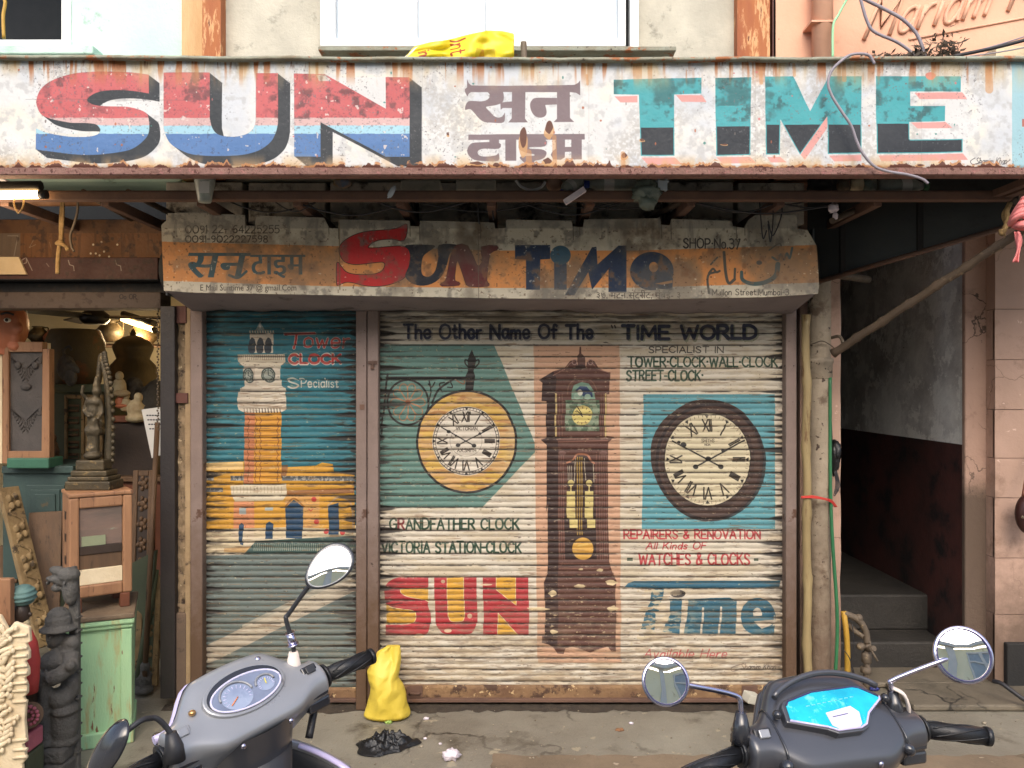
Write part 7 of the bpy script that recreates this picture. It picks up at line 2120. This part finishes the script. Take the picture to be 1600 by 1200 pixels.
o = f.build("yellow_bag", M_sack)
tag(o, "tall yellow plastic sack slumped against the double steel post", "bag")

Yk = 3.55
f = MB()
rr = random.Random(3)
def bb(u, v):
    a = 2 * math.pi * u
    r = v
    ex = .115 * (1 + .25 * math.sin(a * 2 + .6) + .18 * math.sin(5 * a))
    ey = .10 * (1 + .2 * math.cos(3 * a))
    n = abs(mnoise.noise(Vector((math.cos(a) * r * 4, math.sin(a) * r * 4, 2)))) + .5 * abs(mnoise.noise(Vector((math.cos(a) * r * 9, math.sin(a) * r * 9, 5))))
    return (X(603, Yk) + math.cos(a) * ex * r, Yk + math.sin(a) * ey * r, .004 + (1 - r ** 2) * (.018 + .075 * n))
f.grid(bb, 60, 22)
tag(f.build("black_bag", M_blackbag), "crumpled black plastic bag lying on the wet ground", "bag")
def litter(name, px, py, r, m, label, fl=.4, seed=0):
    Yg = CAMZ * FPX / (py - 600)
    f = MB().ell((X(px, Yg), Yg, r * fl * .9), (r, r * .8, r * fl), 18, 12, amp=.7, fr=3.5, seed=seed)
    return tag(f.build(name, m), label, "litter")
litter("tissue", 705, 1186, .036, M_tissue, "crumpled white tissue nearest the bottom edge", .6, 1)
litter("wrapper", 607, 1130, .016, mat("lime_wrapper", (150, 180, 90), None, rough=.5), "small lime green wrapper between the yellow sack and black bag", .5, 2)
litter("paper_scrap", 666, 1124, .013, M_tissue, "tiny white paper scrap right of the yellow sack", .4, 3)
litter("dry_leaf", 968, 1141, .02, M_orwood, "small orange dry leaf on the ground before the grandfather clock", .15, 4)
litter("paper_scrap", 986, 1131, .011, M_tissue, "tiny white scrap just right of the orange leaf", .4, 5)
litter("paper_scrap", 664, 1155, .008, M_tissue, "speck of white paper between the black bag and tissue", .5, 6)
litter("blue_scrap", 1366, 1079, .022, mat("blue_plastic", (60, 66, 130), None, rough=.5), "crumpled blue scrap at the foot of the standpipe", .5, 7)
litter("paper_scrap", 688, 1163, .007, M_tissue, "smallest white crumb above the tissue", .5, 9)
T = thing("paving_chunk", "broken grey cement chunk at the foot of the wide shutter", "rubble", P(1174, 1098, 3.95))
f = MB().box(-.035, .035, -.03, .03, -.02, .025, Matrix.Translation(P(1174, 1091, 3.9)) @ Matrix.Rotation(R(18), 4, 'Y') @ Matrix.Rotation(R(20), 4, 'Z')); f.build("chunk", M_grey, T, bevel=.006)
rr = random.Random(21)
f = MB()
for k in range(420):
    Yg = rr.uniform(2.9, 3.97); px = rr.uniform(-100, 1600)
    r = rr.uniform(.0015, .0055) if k % 40 else rr.uniform(.007, .011)
    f.ell((X(px, Yg), Yg, r * .4), (r, r, r * .6), 6, 4, amp=.4, seed=k)
tag(f.build("grit", mat("grit_mix", (170, 160, 140), (100, 90, 76), 60, .9, bump=0), loc=(0, 0, 0)), kind="stuff")
cable("black cable lying along the foot of the peach wall", [(1552, 1064), (1565, 1068), (1582, 1080), (1605, 1096), (1650, 1120)], 4.0, .011, M_wire, dy=-.15)
# dark leather object at the right edge
T = thing("leather_bag", "dark brown leather bag edge cut off at the right of the peach wall", "bag", P(1604, 832, 4.05))
f = MB().ell(P(1608, 803, 4.08), (.068, .05, .105), 24, 16); f.build("body", mat("brown_leather", (66, 36, 30), (52, 28, 26), 9, .45, bump=.15), T)
f = MB().ell(P(1598, 808, 4.035), (.008, .006, .008), 12, 8); f.build("rivet", M_tap, T)
f = MB().tube(catmull([P(1598, 775, 4.05), P(1604, 740, 4.1), P(1612, 700, 4.18)], 6), .006, 6); f.build("strap", M_redwood, T)
# ------------------------------------------------------------------ scooters
M_blkplastic = mat("black_matt_plastic", (64, 65, 71), (52, 53, 58), 3, .32, coat=.6, bump=.03, bsc=300, spec=.8, c4=(84, 80, 76), s4=14, t4=.68)
M_silver = mat("silver_grey_plastic", (150, 152, 156), (138, 140, 145), 3, .30, coat=.3, metal=.25, bump=.03, bsc=300, spec=.8, c4=(92, 90, 88), s4=9, t4=.66)
M_dkplastic = mat("dark_grey_plastic", (50, 51, 55), (42, 43, 47), 4, .45, bump=.05, bsc=200)
M_grip = mat("rubber_grip", (26, 27, 30), (34, 35, 38), 20, .38, bump=.2, bsc=120)
M_mirror = mat("mirror_glass", (236, 236, 232), None, rough=.015, metal=1.0, bump=0)
M_chrome = mat("lilac_chrome", (198, 194, 214), None, rough=.16, metal=1.0, bump=0)
M_mblack = mat("glossy_black", (46, 47, 52), None, rough=.18, bump=0, coat=.6)
M_navy = mat("navy_rim", (52, 50, 96), None, rough=.3, bump=0)
M_cyan = mat("cyan_display", (10, 158, 190), (26, 196, 214), 16, .2, bump=0, coat=.8, c3=(110, 226, 236), s3=26, t3=.56, w3=.08)  # sky reflection on the screen put into its cyan colour
M_lilac = mat("lilac_label", (206, 204, 232), None, rough=.35, bump=0)
M_dial = mat("blue_grey_dial", (150, 162, 186), (120, 132, 160), 14, .3, bump=0)
M_lens = mat("gauge_face", (96, 104, 124), (132, 142, 166), 10, .2, bump=0, coat=1.0)
M_needle = mat("yellow_needle", (226, 214, 80), None, rough=.4, bump=0)
M_orneedle = mat("orange_needle", (224, 130, 70), None, rough=.4, bump=0)
M_tyre = mat("tyre_rubber", (34, 34, 36), None, rough=.8, bump=.2)
M_screw = mat("brass_screw", (206, 160, 106), None, rough=.3, metal=.9, bump=0)
M_purple = mat("lilac_edge_and_sheen", (196, 188, 226), None, rough=.2, bump=0, coat=.5)  # pale lilac for the lit cover edge, shield reflection and bezel edge
M_tape = mat("white_tape", (226, 214, 204), (210, 196, 186), 14, .7, bump=.2)


def smooth01(t): t = min(1, max(0, t)); return t * t * (3 - 2 * t)


def scooter(label, loc, heading, steer, kind, H, roll=0.0):
    right = kind == 'dark'
    root = thing("scooter", label, "scooter", loc, "parked scooters in the foreground", rz=heading)
    Mr = Matrix.Translation(Vector(loc)) @ Matrix.Rotation(heading, 4, 'Z')
    Mi = Mr.inverted()
    Ms = Matrix.Translation((0, 0, H)) @ Matrix.Rotation(steer, 4, 'Z') @ Matrix.Rotation(roll, 4, 'Y')

    def put(mb, nm, m, parent=root, M=Ms, **kw):
        if M is not None: mb.v = [tuple(M @ Vector(p)) for p in mb.v]
        return mb.build(nm, m, parent, local=True, **kw)
    cm = M_blkplastic if right else M_silver
    HW = .198 if right else .182
    # handlebar cowl, lofted along the bar
    prof = [(.085, -.11), (.125, -.03), (.112, .055), (.078, .098), (.052, .088), (-.052, .006), (-.074, -.024), (-.036, -.07), (.0, -.13), (.05, -.15)]
    endp = [(.022, -.032), (.034, -.012), (.034, .014), (.024, .032), (.004, .036), (-.024, .026), (-.034, .006), (-.032, -.018), (-.018, -.034), (.004, -.036)]
    endp = [(a * 1.2, b * 1.2) for a, b in endp]
    if not right:
        prof = prof[:5] + [(-.054, .010), (-.068, -.014), (-.022, -.055), (.02, -.105), (.055, -.13)]
    secs = []
    N_ = 24
    for i in range(N_ + 1):
        u = -HW + 2 * HW * i / N_
        w = 1 - smooth01((abs(u) - (.085 if right else .075)) / (.075 if right else .085))
        top = 1 - (.13 if right else .18) * (abs(u) / .13) ** 2
        sec = []
        for k, ((a, b), (c_, d)) in enumerate(zip(prof, endp)):
            bb = b * top * (1.16 if right else 1.0) if b > 0.02 else b
            sec.append(Vector((u, c_ + (a - c_) * w, d + (bb - d) * w)))
        secs.append(sec)
    f = MB().loft(secs)
    put(f, "handlebar_cowl", cm, sub=2)
    # seam between front and rear cover, and the lit upper edge built as a pale strip
    f = MB()
    sp_ = []
    for sec in secs[1:-1]:
        sp_.append(sec[2] * .3 + sec[3] * .7 + Vector((0, .0, -.003)))
    f.tube(sp_, .0028, 6); put(f, "cover_seam", M_mblack)
    f = MB()
    rim_ = [sec[2] * .62 + sec[3] * .38 + Vector((0, .002, -.003 if not right else -.012)) for sec in secs]
    f.tube(rim_, .0085, 10); put(f, "front_cover", M_purple if not right else M_blkplastic)
    for u_ in ((-.128, .128) if right else ()):
        i_ = int(round((u_ + HW) / (2 * HW) * N_))
        cc = sum(secs[i_], Vector()) / len(secs[i_])
        f = MB().tube(catmull([cc + (q_ - cc) * .97 for q_ in secs[i_][2:8]], 5), .0022, 6); put(f, "panel_seam", M_mblack)
    for u_ in (-.055, .055):
        f = MB().ell((u_, -.069, -.022), (.006, .004, .006), 12, 8); put(f, "screw", M_chrome)
    for k, (ux, dz) in enumerate(((-.09, .0), (-.06, -.01), (.07, .0))):
        f = MB().tube(catmull([(ux * 1.9, .05, -.02), (ux * 1.6, .13, -.015 + dz), (ux * .9, .17, -.07 + dz), (ux * .5, .15, -.16)], 8), .0042, 8); put(f, "control_cable", M_mblack)
    # dash plane
    O = Vector((0, .004, .060 if right else .052)); bv = Vector((0, .105, .082)).normalized(); nv = Vector((0, -.082, .105)).normalized()
    def D(a, b, h=0.0): return O + Vector((a, 0, 0)) + bv * b + nv * h
    def plate(pts, h0, h1):
        m = MB(); n = len(pts)
        vs = [D(a, b, h0) for a, b in pts] + [D(a, b, h1) for a, b in pts]
        m.add(vs, [tuple(range(n))[::-1], tuple(range(n, 2 * n))] + [(i, (i + 1) % n, (i + 1) % n + n, i + n) for i in range(n)])
        return m
    def ellp(rx, ry, n=40, cx=0, cy=0): return [(cx + rx * math.cos(2 * math.pi * k / n), cy + ry * math.sin(2 * math.pi * k / n)) for k in range(n)]
    if right:
        hexo = [(-.080, .016), (-.074, .026), (-.026, .042), (.050, .044), (.060, .040), (.086, .013), (.084, .006), (.052, -.022), (.038, -.046), (.026, -.052), (-.014, -.052), (-.028, -.042), (-.084, -.018)]
        hexo = [(a * 1.28, b * .88 - .002) for a, b in hexo]
        outer = [(a * 1.07, b * 1.14) for a, b in hexo]
        bz = put(plate(outer, -.012, .010), "dash_bezel", M_blkplastic, bevel=.003)
        sc_ = put(plate([(a * .985, b * .97) for a, b in hexo], .0102, .0118), "display", M_cyan, bz)
        f = MB(); f.tube([D(a * .975, b * .955, .0118) for a, b in hexo[:6]], .0016, 6); put(f, "display_edge", M_navy, sc_)
        f = MB()
        for k in range(9): f.tube([D(-.06 + .013 * k, .006 + .002 * k * .5, .0119), D(-.052 + .013 * k, .006 + .002 * k * .5, .0119)], .0011, 5)
        put(f, "display_digits", mat("pale_segments", (120, 214, 226), None, rough=.3, bump=0), sc_)
        put(plate([(-.026, -.012), (.034, -.004), (.046, -.018), (.038, -.042), (.030, -.047), (-.014, -.047), (-.026, -.038)], .0119, .0127), "display_label", M_lilac, sc_)
        put(plate([(-.016, -.021), (.02, -.018), (.02, -.0195), (-.016, -.0225)], .0128, .0131), "display_line", M_navy, sc_)
        f = MB(); f.tube([D(a, b, .0112) for a, b in [(a * 1.0, b * 1.0) for a, b in hexo[5:]]], .0022, 8); put(f, "bezel_edge", M_purple, bz)
        f = MB()
        pts = [D(-.118 + .236 * t, .030 + .036 * math.sin(math.pi * t) ** .7, .012 + .010 * math.sin(math.pi * t)) for t in [k / 24 for k in range(25)]]
        f.tube(pts, .0055, 10, flat=1.2); put(f, "dash_hood", M_blkplastic, bz)
        for a, b in ((-.124, .000), (.126, .008)):
            f = MB(); f.ell(D(a, b, .004), (.008, .010, .009), 14, 10); put(f, "screw_hole", M_mblack)
        for a, sx in ((-.135, 1), (.135, -1)):
            f = MB(); f.ell((a, -.046, -.012), (.012, .016, .014), 14, 10, Matrix.Rotation(R(35 * sx), 4, 'Y')); put(f, "cable_hole", M_mblack)
    else:
        bz = put(plate(ellp(.092, .052), -.02, .006), "dash_bezel", M_silver, bevel=.004)
        put(plate(ellp(.083, .045), .0062, .0075), "recess_shade", M_mblack, bz)  # black plate whose upper crescent stands in for the recess shade
        lens = put(plate(ellp(.077, .036, cy=-.006), .0077, .0088), "gauge_lens", M_lens, bz)
        f = MB(); f.tube([D(a, b, .0085) for a, b in ellp(.078, .037, 48, cy=-.006)] + [D(.078, -.006, .0085)], .0022, 8); put(f, "lens_rim", M_lilac, bz)
        for cx, r, nc, an in ((-.024, .039, M_orneedle, 215), (.042, .023, M_needle, 80)):
            arc = [(cx + r * math.cos(R(t)), -.022 + r * 1.02 * math.sin(R(t))) for t in range(-15, 200, 8)]
            arc = [(a, min(.029, b)) for a, b in arc]
            dl = put(plate(ellp(r * .86, r * .74, 30, cx, -.010), .009, .0095), "gauge_dial", M_dial, lens)
            f = MB()
            f.tube([D(a, max(b, -.034), .0105) for a, b in ellp(r * .9, r * .8, 36, cx, -.008)][0:19], .0024, 8); put(f, "dial_hood", M_silver, lens)
            f = MB()
            for k in range(13):
                t = R(-20 + 220 * k / 12)
                f.tube([D(cx + r * .6 * math.cos(t), -.012 + r * .52 * math.sin(t), .0099), D(cx + r * .78 * math.cos(t), -.012 + r * .68 * math.sin(t), .0099)], .0007, 5)
            put(f, "dial_ticks", M_lilac, lens)
            f = MB(); t = R(an); f.tube([D(cx, -.012, .0112), D(cx + r * .62 * math.cos(t), -.012 + r * .55 * math.sin(t), .0112)], .0012, 6); put(f, "needle", nc, lens)
        for (a, b), m_ in (((-.112, .006), M_screw), ((.066, .058), M_chrome)):
            f = MB(); f.ell(D(a, b, -.002 if a < 0 else -.01), (.0075, .0075, .006), 14, 10); put(f, "screw", m_)
        f = MB(); f.tube([D(-.10 + .1 * t / 10, -.062 - .012 * math.sin(math.pi * t / 10), -.012) for t in range(11)], .004, 8, flat=.4); put(f, "cowl_crease", M_silver)
    # lower column cover
    f = MB()
    for z, hx, y0, y1 in ((-.08, .085, -.07, .09), (-.2, .075, -.055, .08), (-.34, .07, -.05, .075)):
        pass
    ring = lambda z, hx, y0, y1: [Vector((hx * math.cos(t) * 1.0, (y0 + y1) / 2 + (y1 - y0) / 2 * math.sin(t), z)) for t in [2 * math.pi * k / 20 for k in range(20)]]
    f.loft([ring(-.09, .085, -.07, .1), ring(-.2, .07, -.055, .085), ring(-.36, .06, -.04, .08)])
    put(f, "column_cover", M_dkplastic)
    if not right:
        f = MB().loft([ring(-.018, .105, -.068, .09), ring(-.06, .10, -.058, .10), ring(-.13, .085, -.05, .095)], cap=False); put(f, "lower_cowl", M_blkplastic)
    # grips, bar ends, levers, switch blocks
    for sx in (-1, 1):
        f = MB()
        xs_ = [HW + .006 + k * .0085 for k in range(14)]
        f.tube([(sx * (HW - .01), 0, 0), (sx * (HW + .012), 0, 0)], .020, 16)
        f.tube([(sx * (HW + .004), 0, 0), (sx * (HW + .010), 0, 0)], .027, 16)
        SW, DR = (-.042, -.012) if right else (-.012, -.004)
        f.tube([(sx * (HW + .010), 0, 0), (sx * (HW + .135), SW, DR)], .0165, 16)
        f.tube([(sx * (HW + .128), SW * .95, DR * .95), (sx * (HW + .137), SW * 1.02, DR * 1.02)], .0185, 16)
        for k in range(6):
            t0 = k * 1.05
            f.tube([(sx * (HW + .022 + .1 * t / 8), SW * (.1 + .8 * t / 8) + .0168 * math.sin(t0 + t * .22), DR * (.1 + .8 * t / 8) + .0168 * math.cos(t0 + t * .22)) for t in range(9)], .0018, 5)
        put(f, "handle_grip", M_grip)
        f = MB().tube(catmull([(sx * (HW - .01), .035, -.02), (sx * (HW + .03), .045, -.024), (sx * (HW + .1), .03, -.03), (sx * (HW + .13), .012, -.034)], 6), .006, 10)
        put(f, "brake_lever", M_mblack if right else M_dkplastic)
        f = MB()
        if sx < 0 or not right:
            x0 = sx * (HW - .035)
            f.box(x0 - .018, x0 + .018, -.034, -.026, .008, .032, Matrix.Rotation(R(-38), 4, 'X'))
            put(f, "switch_plate", M_dkplastic if right else (M_silver if sx < 0 else M_mblack), bevel=.003)
            f = MB(); f.box(x0 - .011, x0 + .011, -.040, -.0345, .012, .028, Matrix.Rotation(R(-38), 4, 'X')); put(f, "rocker_switch", M_silver if sx < 0 else M_dkplastic, bevel=.002)
        f = MB(); x0 = sx * (HW - .03); f.box(x0 - .028, x0 + .028, -.03, .02, -.056, -.030); put(f, "switch_block", M_mblack, bevel=.005)
        f = MB(); f.box(x0 - .02, x0 + .02, -.0375, -.0325, -.022, -.010); put(f, "switch_line", M_mblack, bevel=.001)
    if not right:
        f = MB().tube(catmull([(.185, .03, -.04), (.165, .02, -.075), (.13, .0, -.12)], 6), .009, 8).tube([(.20, .035, -.02), (.212, .035, -.005)], .012, 10); put(f, "brake_cable", M_wire)
    # mirrors (world targets turned into the scooter's own frame)
    if right:
        specs = [(P(1040, 1065, 1.50), 37.5, 37.5, Vector((.0, -.93, .36)), P(1158, 1122, 1.53), [P(1157, 1102, 1.53), P(1148, 1086, 1.53), P(1078, 1071, 1.51)], (1, 0, 0), M_chrome),
                 (P(1505, 1023, 1.62), 44, 44, Vector((-.16, -.92, .36)), P(1398, 1090, 1.63), [P(1392, 1070, 1.63), P(1396, 1062, 1.63), P(1464, 1035, 1.62)], (1, 0, 0), M_chrome)]
    else:
        specs = [(P(514, 886, 1.78), 43, 29, Vector((.20, -.92, .34)), P(459, 1028, 1.80), [P(458, 1008, 1.80), P(447, 968, 1.79), P(452, 958, 1.79), P(486, 912, 1.78)], (.73, 0, .68), M_silver),
                 (P(170, 1176, 1.42), 60, 30, Vector((.62, .70, -.35)), P(272, 1150, 1.50), [P(262, 1139, 1.50), P(247, 1124, 1.49), P(236, 1122, 1.48), P(214, 1130, 1.45)], (.66, 0, .75), M_silver)]
    for c, rx, ry, n, base, path, rot, rimm in specs:
        s = c.y / FPX
        n = n.normalized()
        lg = Vector(rot); lg = (lg - n * lg.dot(n)).normalized(); sd_ = n.cross(lg)
        q = Matrix((lg, sd_, n)).transposed().to_4x4()
        q = q @ Matrix.Diagonal((rx * s, ry * s, min(rx, ry) * s, 1))
        L_ = lambda p: Mi @ p
        Mw = Mi @ Matrix.Translation(c) @ q
        def egg(m):
            if not right: m.v = [(p[0], p[1] * (1 + .2 * p[0]), p[2]) for p in m.v]
            return m
        f = egg(MB().lathe([(0, -.62), (.45, -.56), (.8, -.38), (.98, -.12), (1.0, 0), (.97, .05), (.90, .05)], (0, 0, 0), 40))
        mr = put(f, "mirror", M_mblack if (not right) else M_chrome, M=Mw)
        if not right:   # egg-shaped glass end
            pass
        f = egg(MB().lathe([(.91, .03), (.905, .075), (.86, .075), (.855, .03)], (0, 0, 0), 40)); put(f, "mirror_rim", M_navy if right else rimm, mr, M=Mw)
        f = egg(MB().lathe([(0, .06), (.4, .052), (.87, .03)], (0, 0, 0), 40)); put(f, "mirror_glass", M_mirror, mr, M=Mw)
        pts = [L_(base + Vector((0, 0, -.01)))] + [L_(p) for p in path] + [L_(c - n * .3 * ry * s)]
        f = MB().tube(catmull(pts, 5), .0052, 10); put(f, "mirror_stalk", M_chrome if right else M_dkplastic, M=None)
        f = MB().tube([L_(base + Vector((0, 0, -.045))), L_(base + Vector((0, 0, -.02))), L_(base + (path[0] - base) * .5)], .013, 14, rs=[.021, .017, .010]); put(f, "mirror_boot", M_mblack if right else M_tape if n.y < 0 else M_dkplastic, M=None)
        if not right and n.y < 0:
            a_, b_ = L_(path[0]), L_(path[0].lerp(path[1], .45))
            f = MB().tube([a_, b_], .0095, 12).tube([a_, a_.lerp(b_, .12)], .013, 12).tube([b_, b_ + (b_ - a_) * .1], .011, 12); put(f, "stalk_nut", M_chrome, M=None)
        if right and c.x > .5:
            f = MB(); b0 = L_(base)
            f.tube(catmull([b0 + Vector((-.008, -.004, .022)), b0 + Vector((.010, -.012, .012)), b0 + Vector((.020, -.013, -.008)), b0 + Vector((.024, -.010, -.024))], 6), .009, 8, flat=.4); put(f, "white_tape", M_tape, M=None)
    # body: leg shield, fender, wheels, floor, seat (mostly below the picture)
    body = M_dkplastic
    f = MB()
    def shield(u, v):
        a = (u - .5) * 2
        x = a * (.215 - .05 * v)
        return (x, .20 - .11 * a * a + .05 * v, H - .145 - .05 * a * a - .55 * v)
    f.grid(shield, 20, 16); put(f, "leg_shield", body if right else M_dkplastic, M=None, solid=.02)
    f = MB().tube([Vector(shield(t / 20, 0)) + Vector((0, -.002, .004)) for t in range(21)], .011, 10); put(f, "shield_edge", M_silver if not right else M_blkplastic, M=None)
    f = MB().tube([Vector(shield(t / 20, .0)) + Vector((.004, -.014, .008)) for t in range(15, 21)] + [Vector(shield(1, t / 16)) + Vector((.006, -.012, .0)) for t in range(1, 6)], .0085, 10, flat=.7); put(f, "edge_reflection", M_purple, M=None)  # purple-white reflection on the shield edge built as a lilac strip
    f = MB()
    def fend(u, v):
        a = math.pi * (.05 + .9 * u); b = (v - .5) * 2
        return (b * .075, .33 + .27 * math.cos(a), .22 + .27 * math.sin(a) * (1 - .12 * b * b))
    f.grid(fend, 18, 8); put(f, "front_fender", body if right else M_silver, M=None, solid=.006)
    for yy in (.33, -.85):
        f = MB()
        ringp = [(.0, yy + .19 * math.cos(t), .22 + .19 * math.sin(t)) for t in [2 * math.pi * k / 32 for k in range(33)]]
        f.tube(ringp, .045, 12, cap=False); wh_ = put(f, "wheel", M_tyre, M=None)
        f = MB().tube([(-.03, yy, .22), (.03, yy, .22)], .14, 24); put(f, "rim", M_silver, wh_, M=None)
    f = MB().tube([(0, .08, H - .3), (0, .33, .22)], .03, 12); put(f, "fork", M_dkplastic, M=None)
    f = MB().box(-.17, .17, -.36, .2, .24, .30); put(f, "floorboard", M_dkplastic, M=None, bevel=.02)
    f = MB().loft([[Vector((hx * math.cos(t), yy, zc + hz * math.sin(t))) for t in [2 * math.pi * k / 20 for k in range(20)]] for yy, hx, zc, hz in ((-.33, .13, .5, .2), (-.5, .17, .52, .22), (-.8, .17, .56, .2), (-1.1, .1, .62, .1))])
    put(f, "body", body if right else M_silver, M=None)
    f = MB().loft([[Vector((hx * math.cos(t), yy, zc + hz * math.sin(t))) for t in [2 * math.pi * k / 20 for k in range(20)]] for yy, hx, zc, hz in ((-.3, .09, .74, .03), (-.4, .14, .75, .05), (-.7, .15, .77, .05), (-1.0, .1, .79, .04))])
    put(f, "seat", M_grip, M=None)
    return root


scooter("dark scooter with a bright cyan display and round mirrors", (.63, 1.578, 0), R(8), R(7), 'dark', .90)
scooter("silver grey scooter with an oval gauge cluster, handlebars turned left", (-.553, 1.69, 0), R(18), R(30), 'silver', .906, roll=R(-9))

# ------------------------------------------------------------------ the other side of the street (seen in the mirrors)
M_fac = mat("pale_yellow_facade", (250, 246, 214), (246, 240, 204), 1.5, .8, bump=.2, c3=(214, 204, 164), s3=2, t3=.6)
M_facw = mat("white_facade_trim", (226, 226, 220), (210, 210, 206), 2, .7, bump=.1)
M_glass = mat("facade_glass", (176, 188, 194), (150, 162, 172), 2, .15, bump=0)
T = thing("street_building", "pale yellow building across the street reflected in the round scooter mirrors", "building", (0, -9, 0))
f = MB().box(-14, 14, -9.6, -9, 0, 6.2); f.build("wall", M_fac, T)
f = MB()
for z in (3.2, 6.3): f.box(-14, 14, -9, -8.7, z, z + .18)
for x in range(-14, 15, 4): f.box(x - .2, x + .2, -9, -8.85, 0, 6.3)
f.build("cornice", M_facw, T)
for fl in (0.7, 4.0):
    for x in range(-12, 13, 4):
        f = MB()
        for a, b, c_, d in ((-.9, -.78, 0, 1.9), (.78, .9, 0, 1.9), (-.78, .78, 1.78, 1.9), (-.78, .78, 0, .12), (-.06, .06, .12, 1.78), (-.78, -.06, 1.1, 1.2), (.06, .78, 1.1, 1.2)):
            f.box(x + a, x + b, -9, -8.9, fl + c_, fl + d)
        wf = f.build("window", M_facw, T)
        f = MB().box(x - .78, x + .78, -8.99, -8.96, fl + .12, fl + 1.78); f.build("pane", M_glass, wf)
